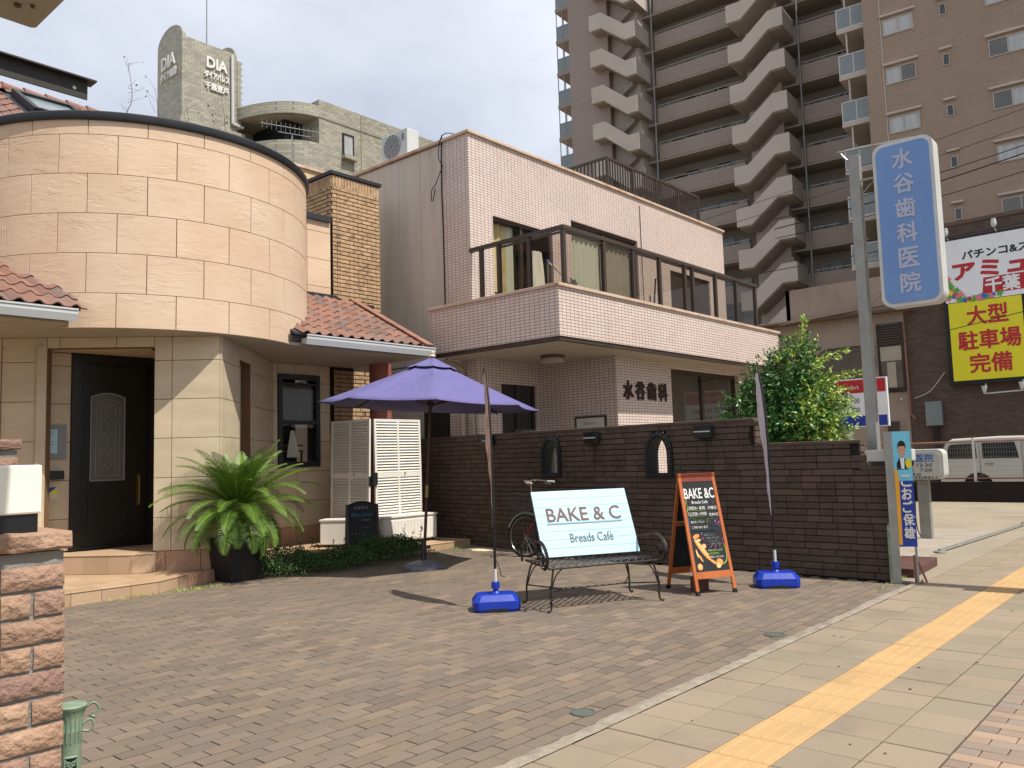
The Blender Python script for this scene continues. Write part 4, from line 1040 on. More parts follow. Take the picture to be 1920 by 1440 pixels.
b = MB(); b.box(7.4, 12.42, 4.52, 9.3, 12.54, 4.60); b.obox((9.22, 12.25, 4.45), (.06, 0, 0), (0, .3, .12), (0, 0, .06)); b.box(9.28, 12.44, 4.46, 10.2, 12.53, 4.52); b.build('flashing', g['black_trim'], rf)
MB().box(6.95, EY+.1, 3.33, 9.7, EY+.16, 3.42).build('fascia_board', g['frame_brown'], rf); MB().box(-1, EY+.1, 3.33, 3.75, EY+.16, 3.42).build('fascia_board', g['frame_brown'], rf)
def gutter(x0, x1):
    b = MB(); y0, y1 = EY-.06, EY+.09
    b.prism([(x0, y1, 3.30), (x0, y0+.03, 3.275), (x0, y0, 3.36), (x0, y0, 3.40), (x0, y0-.012, 3.405), (x0, y0-.012, 3.425), (x0, y0+.012, 3.425), (x0, y0+.012, 3.37), (x0, y1, 3.37)], (x1-x0, 0, 0)); return b.build('gutter', g['gutter_white'], cf)
gutter(7.16, 9.78); gutter(-1, 3.93)
# ---- red column and main roof
b = MB(); cc = (9.72, 11.72, 0)
b.lathe(cc, [(.2, .11), (.2, 3.272)], 28); co = b.build('column', g['column_red'], cf, smooth=True)
b = MB()
for z in (.9, 1.65, 2.38): b.lathe(cc, [(.2008, z), (.2016, z+.003), (.2008, z+.008)], 28)
b.build('column_joint', g['lead'], co)
RY, RZ2, S2 = 16.0, 8.30, .62
up2 = Vector((0, 1, S2)).normalized(); nr2 = Vector((0, -S2, 1)).normalized()
b = MB(); b.prism([(-3, 12.7, RZ2-3.3*S2-.04), (6.9, 12.7, RZ2-3.3*S2-.04), (6.9, RY, RZ2-.04), (-3, RY, RZ2-.04)], (0, 0, .03)); b.prism([(-3, RY, RZ2-.04), (6.9, RY, RZ2-.04), (6.9, 20, RZ2-4*S2), (-3, 20, RZ2-4*S2)], (0, 0, .03))
mr_ = b.build('main_roof', g['black_trim'], cf); B2 = Matrix(((1, 0, 0, 0), (0, up2.y, nr2.y, 0), (0, up2.z, nr2.z, 0), (0, 0, 0, 1)))
SK = (4.75, 5.75, 14.45, 15.55)  # skylight x0,x1,y0,y1
for i in range(27):
    for j in range(9):
        x = 6.85-TW*(i+.5); c = Vector((x, RY, RZ2))-up2*(TL*(j+1))
        if SK[0]-.1 < x < SK[1]+.1 and SK[2]-.25 < c.y < SK[3]: continue
        inst('roof_tile', tm, mr_, None, mat=Matrix.Translation(c) @ B2)
for i in range(21):
    x = 6.9-.36*(i+1); m = MB(); m.tube([(x, RY, RZ2+.0), (x+.06, RY, RZ2+.005), (x+.37, RY, RZ2-.01)], [.115, .10, .085], 10); m.build('ridge_tile', g['ridge_tile'], mr_, smooth=True)
def rp2(x, y, h=0): return Vector((x, y, RZ2-(RY-y)*S2))+nr2*h
s_ = MB(); x0, x1, y0, y1 = SK; ul = (rp2(x0, y1)-rp2(x0, y0))
s_.obox(rp2(x0, y0, .0), (.09, 0, 0), ul, nr2*.13); s_.obox(rp2(x1-.09, y0, .0), (.09, 0, 0), ul, nr2*.13); s_.obox(rp2(x0+.09, y0, .0), (x1-x0-.18, 0, 0), ul*.08, nr2*.13); s_.obox(rp2(x0+.09, y1, .0)-ul*.08, (x1-x0-.18, 0, 0), ul*.08, nr2*.13)
so_ = s_.build('skylight', g['black_trim'], mr_); s_ = MB(); s_.obox(rp2(x0+.09, y0, .02)+ul*.08, (x1-x0-.18, 0, 0), ul*.84, nr2*.06); s_.build('pane', g['balcony_pane'], so_)
# ---- terrace steps and deck
def stepped(name, poly, z0, z1, tile, label, gapw=.31, nose=.03):
    """platform: dark core plus riser and tread tiles"""
    th = thing(name, label, 'steps', (poly[0][0], poly[0][1], 0)); b = MB(); b.prism([(x, y, z0) for x, y in poly], (0, 0, z1-z0-.006)); b.build('core', g['stone_plinth'], th); return th
t1 = stepped('entrance_terrace', [(0, 14), (0, 9.90), (4.74, 9.90), (5.25, 10.2), (5.75, 10.32), (3, 13.3)], -.1, .155, None, 'low terracotta tiled terrace in front of the dark entrance door')
def risers(parent, pts, z0, z1, w=.33, mat=None):
    for sg_, ((ax, ay), (bx, by)) in enumerate(zip(pts, pts[1:])):
        A = Vector((ax, ay, 0)); B = Vector((bx, by, 0)); L = (B-A).length; t = (B-A)/L; n_ = Vector((t.y, -t.x, 0)); k = max(1, round(L/w)); q = L/k
        for i in range(k):
            m = MB(); m.bbox(A+t*(q*i+.002)+Vector((0, 0, z0)), t*(q-.004), Vector((0, 0, z1-z0-.02)), n_*.012, .002)
            m.build('riser_tile', mat or g['terracotta_step'], parent)
            m = MB(); m.bbox(A+t*(q*i+.002)-n_*.30+Vector((0, 0, z1-.014-.0012*sg_)), t*(q-.004), n_*.318, Vector((0, 0, .014)), .005); m.build('nosing_tile', mat or g['terracotta_step'], parent)
risers(t1, [(.1, 9.90), (4.74, 9.90), (5.25, 10.2)], 0, .155)
b = MB(); b.prism([(.1, 10.21, .150), (4.68, 10.21, .150), (5.4, 10.44, .150), (3.2, 13.3, .150), (.1, 13.3, .150)], (0, 0, .003)); b.build('joint_bed', g['terracotta_step'], t1)
for i in range(14):
    for j in range(8):
        x = 4.62-.335*(i+1); y = 10.215+.335*j
        if j and x+.33+(y+.33) > 15.75: continue
        m = MB(); m.bbox((x, y, .146), (.33, 0, 0), (0, .33, 0), (0, 0, .011), .003); m.build('floor_tile', g['terracotta_step'], t1)
t2 = thing('door_step', 'second terracotta step directly below the dark entrance door', 'steps', (4.5, 11.4, .155))
pl = [(3.35, 12.95), (4.84, 10.86), (5.12, 10.78), (5.2, 10.94), (5.9, 12.3), (3.35, 13.2)]
MB().prism([(x, y, .156) for x, y in pl], (0, 0, .236)).build('core', g['terracotta_step'], t2)
risers(t2, [(3.35, 12.95), (4.84, 10.86), (5.12, 10.78)], .157, .402)
t3 = thing('front_deck', 'long low terracotta deck carrying the white chests and shutters', 'deck', (8.5, 10.18, 0))
MB().box(6.6, 10.18, -.1, 10.40, 12.45, .108).build('core', g['joint_sand'], t3)
risers(t3, [(6.6, 10.18), (10.38, 10.18), (10.38, 12.4)], 0, .118)
b = MB()
for i in range(11):
    for j in range(7):
        x = 6.62+.335*i; y = 10.50+.29*j
        if x+.33 > 10.08: continue
        m = MB(); m.bbox((x, y, .1), (.331, 0, 0), (0, .286, 0), (0, 0, .0175), .003); m.build('floor_tile', g['terracotta_step'], t3)
# ================================================================ apartment tower (own axes: a = along the facade, b = depth, z)
TH = rad(95.2); tu = Vector((math.cos(TH), math.sin(TH), 0)); tn = Vector((math.sin(TH), -math.cos(TH), 0)); T0 = Vector((48.28, 13.58, 0))
tw = thing('apartment_tower', 'tall brown tiled apartment tower with zigzag outdoor stairs and access corridors', 'apartment building', T0, rz=TH-PI)
# local x = -a direction, local y: rotate so that local frame is (-tu, ...): x_local = -a, y_local = -(-b)
def L(a, b, z): return Vector((-a, b, z))
class TB(MB):
    def bx(s, a0, b0, z0, a1, b1, z1): return s.box(-a0, b0, z0, -a1, b1, z1)
FP = 2.87
def P(name, mb, mat, parent=tw, **k): return mb.build(name, mat, parent, local=True, **k)
P('wing_wall', TB().bx(-40, 0, 0, .93, 16, 40.3), g['tower_tile'])
P('wing_seam', TB().bx(-.02, -.03, 13, .03, -.002, 40.3), g['tower_panel'])
P('wing_base', TB().bx(-40, -.6, 0, -.2, -.01, 13.2), g['dark_brick'])
for k in range(-4, 5):
    zt = 22.95+FP*k
    if zt < 11 or zt > 31: continue
    for a0, a1, zb, h, nm in ((-.1, -1.68, zt-1.1, .95, 'w'), (-3.0, -3.35, zt-.86, .64, 's'), (-5.18, -6.95, zt-1.1, .95, 'w'), (-8.2, -8.6, zt-.86, .64, 's')):
        w_ = TB(); f = .055 if nm == 'w' else .045
        w_.bx(a0, -.05, zb, a0-f, .02, zb+h); w_.bx(a1+f, -.05, zb, a1, .02, zb+h); w_.bx(a0-f, -.05, zb, a1+f, .02, zb+f); w_.bx(a0-f, -.05, zb+h-f, a1+f, .02, zb+h)
        m = (a0+a1)/2
        if nm == 'w': w_.bx(m+.03, -.045, zb+f, m-.03, .02, zb+h-f)
        o = P('window', w_, g['window_frame_light'])
        sill = TB().bx(a0+.12, -.16, zt+.02 if nm == 'w' else zt+.05, a1-.12, -.002, zt+.13 if nm == 'w' else zt+.16); P('hood', sill, g['tower_panel'], o)
        if nm == 'w':
            m1 = random.choice(['window_pane_curtain', 'window_pane_dark']); m2 = random.choice(['window_pane_curtain', 'window_pane_dark', 'window_pane_curtain'])
            P('pane', TB().bx(a0-f, -.02, zb+f, m+.03, -.008, zb+h-f), g[m1], o); P('pane', TB().bx(m-.03, -.02, zb+f, a1+f, -.008, zb+h-f), g[m2], o)
        else: P('pane', TB().bx(a0-f, -.02, zb+f, a1+f, -.008, zb+h-f), g['window_dark'], o)
P('rear_block', TB().bx(.93, 8.4, 0, 24.5, 16, 40.3), g['tower_inner'])
P('left_wing_wall', TB().bx(20.3, 5.0, 0, 23.8, 16, 40.3), g['tower_tile_dark'])
P('left_wing_pier', TB().bx(18.0, 5.6, 0, 20.3, 8.4, 40.3), g['tower_panel'])
P('stair_core', TB().bx(7.6, 6.0, 0, 9.9, 8.4, 40.3), g['tower_panel'])
for k in range(-9, 6):
    zt = 33.2+FP*k
    if zt < 5: continue
    # corridor slabs, parapets, rails
    cs = TB(); cs.bx(.93, 6.4, zt-1.25, 18.0, 8.4, zt-1.1); c_ = P('corridor', cs, g['tower_soffit'])
    P('parapet', TB().bx(10.5, 6.36, zt-1.12, 17.0, 6.5, zt), g['tower_tile_dark'], c_)
    P('parapet', TB().bx(2.2, 6.36, zt-1.12, 6.7, 6.5, zt), g['tower_tile_dark'], c_)
    r_ = TB(); r_.bx(10.5, 6.40, zt+.17, 17, 6.45, zt+.22); r_.bx(2.2, 6.40, zt+.17, 6.5, 6.45, zt+.22)
    for a in [2.4, 3.6, 4.8, 6.0, 10.9, 12.2, 13.5, 14.8, 16.1, 16.9]: r_.bx(a, 6.41, zt, a+.04, 6.44, zt+.17)
    P('handrail', r_, g['tower_metal'], c_)
    d_ = TB()
    for a in (14.8, 12.3, 3.4): d_.bx(a, 8.30, zt-.9, a+1.0, 8.42, zt+1.05)
    for a in (15.9,): d_.bx(a, 8.30, zt+.1, a+.9, 8.42, zt+.9)
    P('door', d_, g['window_dark'], c_)
    P('corridor_window', TB().bx(13.4, 8.26, zt+.0, 14.6, 8.41, zt+.95), g['window_dark'], c_); w_ = TB(); w_.bx(4.9, 8.26, zt-.1, 6.2, 8.41, zt+.85); w2 = P('corridor_window', w_, g['window_dark'], c_)
    gr_ = TB(); 
    for i in range(11): gr_.bx(4.95+.115*i, 8.18, zt-.1, 4.98+.115*i, 8.21, zt+.85); gr_.bx(13.45+.105*i, 8.18, zt, 13.48+.105*i, 8.21, zt+.55)
    gr_.bx(4.9, 8.17, zt+.85, 6.2, 8.21, zt+.89); gr_.bx(4.9, 8.17, zt-.14, 6.2, 8.21, zt-.1)
    P('window_grille', gr_, g['tower_metal'], w2)
    P('meter_door', TB().bx(11.2, 8.2, zt-.4, 11.9, 8.41, zt+.75), g['tower_metal'], c_)
    # small glazed balconies beside the wing
    z0 = zt-1.1-2.87*.0-.65-.35
    zb = 26.4+FP*k+FP*0
    if 12 < zb < 36:
        o = P('balcony', TB().bx(.94, .9, zb-.28, 2.62, 6.36, zb-.02), g['tower_panel']); f_ = TB()
        for a in (.98, 1.75, 2.55): f_.bx(a, .93, zb, a+.06, .98, zb+1.2)
        f_.bx(.98, .93, zb+1.2, 2.61, .98, zb+1.26); f_.bx(.98, .93, zb-.02, 2.61, .98, zb+.05); f_.bx(2.56, .98, zb+1.2, 2.61, 6.36, zb+1.26)
        P('rail_frame', f_, g['gutter_white'], o); P('pane', TB().bx(1.04, .945, zb+.05, 1.75, .955, zb+1.2), g['balcony_pane'], o); P('pane', TB().bx(1.81, .945, zb+.05, 2.55, .955, zb+1.2), g['balcony_pane'], o); P('pane', TB().bx(2.58, .98, zb+.05, 2.59, 6.3, zb+1.2), g['balcony_pane'], o)
        P('support_pipe', TB().bx(2.05, 1.0, zb+.05, 2.15, 1.1, zb+2.6), g['tower_panel'], o)
    # zigzag stair balustrades
    s1 = zt+.42; s2 = s1+1.58
    def band(pts, h, b0, th_): 
        m = TB(); m.prism([L(a, b0, z) for a, z in pts]+[L(a, b0, z-h) for a, z in reversed(pts)], (0, th_, 0)); return m
    m = band([(21.34, s2), (20.3, s2), (18.35, s1), (17.5, s1)], 1.24, 4.0, .14)
    o = P('stair_balustrade', m, g['tower_panel']); P('stair_side', TB().bx(17.5, 4.14, s1-1.24, 17.62, 6.36, s1), g['tower_panel'], o)
    P('stair_side', TB().bx(21.2, 4.14, s2-1.24, 21.34, 5.0, s2), g['tower_panel'], o)
    fl = TB(); fl.prism([L(a, 4.14, z) for a, z in ((21.2, s2-1.15), (20.3, s2-1.15), (18.35, s1-1.15), (17.62, s1-1.15))]+[L(a, 4.14, z-.16) for a, z in reversed(((21.2, s2-1.15), (20.3, s2-1.15), (18.35, s1-1.15), (17.62, s1-1.15)))], (0, 1.45, 0)); P('stair_flight', fl, g['tower_soffit'], o)
    # second half flight, behind
    e0 = s2-FP*0
    fl = TB(); fl.prism([L(a, 5.0, z) for a, z in ((20.3, s2-1.2), (18.3, s1+FP-1.2))]+[L(a, 5.0, z-.3) for a, z in reversed(((20.3, s2-1.2), (18.3, s1+FP-1.2)))], (0, .6, 0)); P('stair_flight', fl, g['tower_soffit'], o)
    t1_ = 30.79+FP*(k+1); t0_ = t1_-1.52
    m = band([(10.5, t0_), (9.5, t0_), (7.65, t1_), (6.67, t1_)], 1.26, 4.0, .14)
    o = P('stair_balustrade', m, g['tower_panel']); P('stair_side', TB().bx(6.67, 4.14, t1_-1.26, 6.8, 6.36, t1_), g['tower_panel'], o); P('stair_side', TB().bx(10.36, 4.14, t0_-1.26, 10.5, 6.36, t0_), g['tower_panel'], o)
    q_ = ((10.36, t0_-1.15), (9.5, t0_-1.15), (7.65, t1_-1.15), (6.8, t1_-1.15))
    fl = TB(); fl.prism([L(a, 4.14, z) for a, z in q_]+[L(a, 4.14, z-.18) for a, z in reversed(q_)], (0, 2.2, 0)); P('stair_flight', fl, g['tower_soffit'], o)
    P('stair_lamp', TB().bx(7.45, 5.9, t1_+.35, 7.53, 5.98, t1_+.75), g['steel_white'], o)
    P('stair_lamp', TB().bx(17.85, 5.5, s1+.35, 17.93, 5.58, s1+.75), g['steel_white'], o)
    # glazed end balconies at the far left corner
    zg = 37.2+FP*k
    if zg > 14:
        o = P('end_balcony', TB().bx(23.8, 8.8, zg-.35, 27.4, 15, zg-.02), g['tower_tile_dark']); f_ = TB()
        for a in (23.85, 25.1, 26.0, 26.7, 27.3): f_.bx(a, 8.85, zg, a+.06, 8.9, zg+2.5)
        f_.bx(23.8, 8.85, zg+1.15, 27.36, 8.9, zg+1.22); f_.bx(23.8, 8.85, zg+.0, 27.36, 8.9, zg+.07)
        for y in (10, 12, 14): f_.bx(27.3, y, zg, 27.36, y+.06, zg+2.5)
        P('frame', f_, g['tower_metal'], o); P('pane', TB().bx(23.9, 8.87, zg+.07, 27.3, 8.88, zg+1.15), g['balcony_pane'], o)
P('end_wall', TB().bx(23.7, 11, 0, 24.8, 15.8, 40.3), g['tower_tile_dark'])
for a, b_ in ((17.15, 6.2), (6.35, 6.2)): P('drain_pipe', TB().tube([L(a, b_, 3), L(a, b_, 40.3)], .06, 8), g['tower_metal'], smooth=True)

# ================================================================ tiled apartment block with sign tower (behind, left)
da = thing('tiled_apartment_block', 'olive tiled apartment block with rounded corner balcony behind the cafe', 'apartment building', (23.0, 32.0, 0))
b = MB(); b.box(23.0, 32.0, 0, 36, 42, 18.95); b.build('wall', g['dia_tile'], da)
b = MB(); b.box(23.0, 31.97, 17.15+.9, 36, 31.998, 18.13); b.box(24.42-.02+1.1, 31.97, 13, 25.55, 31.998, 18.9); b.build('band', g['dia_band'], da)
def arc2(cx, cy, rx, ry, a0, a1, n=18): return [(cx+rx*math.cos(rad(a0+(a1-a0)*i/n)), cy+ry*math.sin(rad(a0+(a1-a0)*i/n))) for i in range(n+1)]
arc = arc2(23.0, 36.2, 2.7, 4.2, -90, -180)
inn = arc2(23.0, 36.2, 2.45, 3.95, -90, -180)
def ring(name, z0, z1, mat):
    m = MB(); n = len(arc); vs = [(x, y, z0) for x, y in arc]+[(x, y, z1) for x, y in arc]+[(x, y, z0) for x, y in inn]+[(x, y, z1) for x, y in inn]; fs = []
    for i in range(n-1): fs += [(i+1, i, n+i, n+i+1), (2*n+i, 2*n+i+1, 3*n+i+1, 3*n+i), (n+i, 3*n+i, 3*n+i+1, n+i+1), (i, i+1, 2*n+i+1, 2*n+i)]
    m.add(vs, fs); return m.build(name, mat, da)
ring('canopy_band', 18.05, 18.62, g['dia_tile']); ring('balcony_parapet', 15.2, 16.75, g['dia_tile']); ring('balcony_band', 14.9, 15.2, g['dia_band'])
ring('balcony_parapet', 10, 13.9, g['dia_tile'])
for z in (18.1, 15.25): MB().prism([(x, y, z) for x, y in inn]+[(23.0, 36.2, z)], (0, 0, .15)).build('balcony_slab', g['soffit_cream'], da)
MB().box(20.3, 36.2, 0, 23, 42, 18.62).build('wall', g['dia_tile'], da)
MB().box(22.0, 33.4, 15.2, 22.98, 36.2, 18.1).build('balcony_back', g['window_dark'], da)
MB().box(20.32, 36.0, 0, 20.7, 36.2, 18.1).build('balcony_pier', g['dia_tile'], da)
MB().box(17.6, 38.2, 0, 20.3, 42, 18.2).build('wall', g['dia_tile'], da)
MB().tube([(19.2, 37.3, 15), (19.2, 37.3, 17.75), (19.6, 37.3, 17.85), (20.1, 37.3, 17.8)], .09, 8).build('vent_pipe', g['gutter_white'], da, smooth=True)
for x0, z0 in ((24.35, 16.55), (28.3, 15.9)):
    w_ = MB(); w_.box(x0, 31.9, z0, x0+.06, 32.0, z0+1.1); w_.box(x0+.6, 31.9, z0, x0+.66, 32.0, z0+1.1); w_.box(x0+.06, 31.9, z0+1.04, x0+.6, 32.0, z0+1.1); w_.box(x0+.06, 31.9, z0, x0+.6, 32.0, z0+.06)
    o = w_.build('window', g['black_trim'], da); MB().box(x0+.06, 31.94, z0+.06, x0+.6, 31.96, z0+1.04).build('pane', g['window_pane_curtain'], o)
    MB().box(x0-.05, 31.7, z0-.22, x0+.75, 32.0, z0-.02).build('sill', g['dia_tile'], o)
st = thing('sign_tower', 'olive tiled rooftop tower with white DIA lettering and a rounded top', 'tower', (17.66, 35.0, 0))
ys = [35.0+2.4*i/20 for i in range(21)]
poly = [(17.66, 35.0, 0), (17.66, 37.4, 0)]+[(17.66, 36.2+1.2*math.cos(PI*i/20), 21.32+.78*math.sin(PI*i/20)) for i in range(21)]
MB().prism(poly, (.16, 0, 0)).build('end_wall', g['dia_tile'], st)
poly = [(20.30, 35.0, 0), (20.30, 37.4, 0)]+[(20.30, 36.2+1.2*math.cos(PI*i/20), 21.22+.74*math.sin(PI*i/20)) for i in range(21)]
MB().prism(poly, (.12, 0, 0)).build('end_wall', g['dia_tile'], st)
MB().box(17.82, 35.0, 0, 20.30, 37.4, 21.30).build('shaft', g['dia_tile'], st)
b = MB(); b.box(17.5, 34.8, 0, 20.75, 37.6, 17.35); b.build('base', g['dia_tile'], st)
b = MB(); b.box(20.42, 34.96, 17.6, 20.62, 35.1, 21.0); b.build('side_strip', g['dia_tile'], st)
b = MB(); b.tube([(20.15, 34.9, 17.75), (20.12, 34.9, 21.15)], .075, 8); b.tube([(20.15, 34.9, 17.75), (20.7, 34.9, 17.7)], .075, 8); b.build('drain_pipe', g['gutter_white'], st, smooth=True)
b = MB()
for i in range(11): b.tube([(20.62, 35.0, 17.9+.3*i), (20.74, 35.0, 17.95+.3*i), (20.62, 35.0, 18.0+.3*i)], .015, 4)
b.build('ladder_rung', g['tower_metal'], st)
for body, h, w, z, bold in (('DIA', .50, 1.02, 20.42, .05), ('ダイアパレス', .33, 1.25, 19.82, .012), ('千葉登戸', .33, 1.18, 19.27, .012)):
    text(body, h, g['dia_letter'], 'letters', st, (19.35, 34.96, z), (1, 0, 0), (0, 0, 1), extrude=.03, fat=.035, width=w)
for body, h, w, z, bold in (('DIA', .58, 1.28, 20.42, .05), ('ダイア建設', .40, 1.55, 19.78, .012)):
    text(body, h, g['dia_letter'], 'letters', st, (17.62, 36.22, z), (0, -1, 0), (0, 0, 1), extrude=.03, fat=.035, width=w)
MB().tube([(19.5, 36.2, 21.2), (19.5, 36.2, 28)], [.03, .018], 6).build('antenna_mast', g['tower_metal'], st)
an = thing('tv_antenna', 'thin TV aerial on a mast in front of the rounded balcony behind the cafe', 'antenna', (11.5, 16.0, 7.9))
b = MB(); b.tube([(13.3, 19.8, 7.0), (13.3, 19.8, 10.95)], .02, 6); b.build('mast', g['tower_metal'], an)
b = MB(); b.tube([(12.4, 20.0, 11.1), (14.25, 19.5, 11.15)], .014, 5); b.tube([(12.9, 19.9, 10.95), (13.8, 19.6, 10.95)], .012, 5)
for i in range(14): b.tube([(12.45+.13*i, 20.0-.035*i, 10.98), (12.45+.13*i, 20.0-.035*i, 11.24)], .006, 4)
b.build('boom', g['tower_metal'], an)

# ================================================================ low beige building and dark brick building with the big signs
bb = thing('beige_building', 'low beige rendered building with rounded dark window behind the clinic bush', 'building', (30, 9, 0))
b = MB(); b.box(30, 8.38, 0, 30.3, 20, 6.1); b.box(30.3, 8.38, 0, 40, 8.6, 6.1); b.build('wall', g['render_beige'], bb)
b = MB(); b.box(29.7, 8.0, 6.25, 30.0, 12.35, 7.38); b.box(30.0, 8.0, 6.1, 40, 20, 6.3); b.box(29.7, 12.2, 6.25, 34, 12.35, 7.38); b.build('parapet', g['render_beige'], bb)
b = MB(); b.tube([(29.62, 20, 6.25), (29.62, 12.2, 6.17), (29.62, 8.05, 6.15)], .075, 8); b.tube([(29.55, 12.6, 6.10), (29.55, 7.6, 6.42)], .04, 6); b.box(29.7, 8.0, 6.12, 30, 20, 6.24); b.build('gutter', g['rust_metal'], bb, smooth=True)
def rrect(cy, cz, w, h, r, x, n=6):
    pts = []
    for (sy, sz, a0) in ((1, 1, 0), (-1, 1, 90), (-1, -1, 180), (1, -1, 270)):
        for i in range(n+1):
            a = rad(a0+90*i/n); pts.append((x, cy+sy*(w/2-r)+r*math.cos(a), cz+sz*(h/2-r)+r*math.sin(a)))
    return pts
o = MB().prism(rrect(10.45, 4.45, 2.0, 1.15, .5, 29.985), (-.02, 0, 0)).build('window', g['window_pane_dark'], bb)
b = MB(); p_ = rrect(10.45, 4.45, 2.06, 1.2, .52, 29.97)
for i in range(len(p_)): b.tube([p_[i], p_[(i+1) % len(p_)]], .03, 5)
b.build('window_rim', g['window_dark'], o)
b = MB(); b.box(29.93, 8.42, 3.35, 30.0, 9.28, 3.5); b.box(29.93, 8.42, 3.5, 30, 8.5, 5.75); b.box(29.93, 9.2, 3.5, 30, 9.28, 5.75); b.box(29.93, 8.5, 4.95, 30, 9.2, 5.0); b.build('window', g['window_dark'], bb)
for i in range(8): MB().obox((29.90, 8.5, 5.02+.09*i), (0, .7, 0), (.05, 0, .03), (0, 0, .06)).build('louver', g['frame_brown'], bb)
MB().box(29.95, 8.5, 4.45, 29.99, 9.2, 4.95).build('window_blind', g['shade_beige'], bb); MB().box(29.96, 8.5, 3.5, 29.99, 9.2, 4.45).build('pane', g['window_pane_dark'], bb); MB().box(29.95, 8.72, 3.52, 29.956, 9.0, 4.4).build('curtain', g['shade_beige'], bb)
MB().tube([(29.9, 8.36, 5.7), (29.9, 8.34, 2.6), (29.9, 8.2, 2.4)], .035, 6).build('pipe', g['ridge_tile'], bb, smooth=True)
MB().box(29.9, 8.75, 1.0, 29.99, 9.1, 2.35).build('door', g['frame_brown'], bb)
b = MB(); b.box(29.88, 10.0, 2.7, 29.99, 10.25, 2.95); b.sphere((29.85, 10.05, 2.85), .06); b.build('vent_hood', g['rust_metal'], bb)
MB().sphere((29.9, 8.6, 3.1), .05).build('alarm_lamp', g['sign_case'], bb)
db = thing('dark_brick_building', 'dark brown brick building carrying the white and yellow billboard', 'building', (30, 0, 0))
b = MB(); b.box(30.02, -12, 0, 46, 8.36, 8.75); b.build('wall', g['dark_brick'], db)
MB().box(29.98, -12, 8.75, 47, 8.5, 8.87).build('coping', g['rust_metal'], db)
o = MB().box(29.8, 7.35, 2.15, 30.0, 7.85, 2.95).build('meter_box', g['balcony_pane'], db, bevel=.01); MB().box(29.86, 7.5, 0, 29.98, 7.66, 2.1).build('cable_duct', g['window_dark'], db)
b = MB(); b.tube(smoothpath([(29.95, 8.2, 3.1), (29.95, 7.7, 3.3), (29.95, 7.2, 3.9)], 4), .015, 5); b.build('cable', g['sign_case'], db)
bd = thing('billboard', 'large white and yellow pachinko billboard with red lettering on dark brick wall', 'billboard', (29.7, 5.5, 3.5))
b = MB(); b.box(29.7, -3, 3.42, 29.98, 7.02, 8.25); b.build('backing_frame', g['print_black'], bd)
MB().box(29.66, -3, 6.12, 29.7, 6.94, 8.17).build('white_panel', g['pachinko_white'], bd)
MB().box(29.66, 4.80, 3.55, 29.7, 6.88, 6.10).build('yellow_panel', g['print_yellow'], bd)
XD = (0, -1, 0); UP = (0, 0, 1); xs_ = 29.655
text('パチンコ&ス', .27, g['print_black'], 'lettering', bd, (xs_, 5.43, 7.62), XD, UP, width=1.86, fat=.04)
text('アミュ', .50, g['print_red'], 'lettering', bd, (xs_, 5.60, 7.10), XD, UP, width=2.1, fat=.06)
MB().add([(xs_, 5.86, 6.28), (xs_, 5.80, 6.80), (xs_, 3.6, 6.80), (xs_, 3.6, 6.28)], [(0, 3, 2, 1)]).build('red_banner', g['print_red'], bd)
text('千葉', .46, g['pachinko_white'], 'lettering', bd, (xs_-.004, 5.28, 6.54), XD, UP, width=.95, fat=.035)
for body, z, w in (('大型', 5.62, 1.15), ('駐車場', 4.83, 1.75), ('完備', 4.08, 1.18)):
    text(body, .60, g['print_red'], 'lettering', bd, (xs_, 5.78, z), XD, UP, width=w, fat=.028)
random.seed(8)
for k in range(70):
    y = 6.86-random.random()**1.8*1.5; z = 6.16+random.random()*(.08+max(0, .75-(6.88-y)*1.5)); r0 = random.uniform(.05, .14); m = MB()
    m.add([(29.652-k*.00003, y+r0*math.cos(t*PI/5)*(1 if t % 2 else .55), z+r0*math.sin(t*PI/5)*(1 if t % 2 else .55)) for t in range(10)], [tuple(range(9, -1, -1))])
    m.build('printed_flower', g[random.choice(['print_green', 'print_green', 'print_blue', 'print_red', 'print_pink', 'print_yellow'])], bd)
for (y, z, s_, lb) in ((6.75, 8.42, 1, 'left white floodlight standing on the billboard top edge'), (5.35, 8.45, 1, 'second white floodlight on billboard top edge, nearer the frame edge'), (5.98, 3.2, -1, 'white floodlight under the yellow panel, left one'), (4.95, 3.25, -1, 'white floodlight under the yellow panel, right one')):
    t = thing('floodlight', lb, 'floodlight', (29.5, y, z), 'floodlights around the billboard'); b = MB()
    b.lathe((29.45, y, z-.12), [(.04, 0), (.07, .03), (.085, .12), (.065, .25), (.07, .27), (0, .27)] if s_ > 0 else [(.03, 0), (.05, .04), (.07, .14), (.085, .2), (.09, .24), (0, .24)], 14); b.build('lamp_body', g['gutter_white'], t, smooth=True)
    MB().tube([(29.45, y, z-.12), (29.7, y, z-.2*s_)], .02, 6).build('arm', g['gutter_white'], t)
MB().tube([(29.5, 5.98, 3.08), (29.5, 2.0, 3.2)], .022, 6).build('lamp_conduit', g['gutter_white'], db)

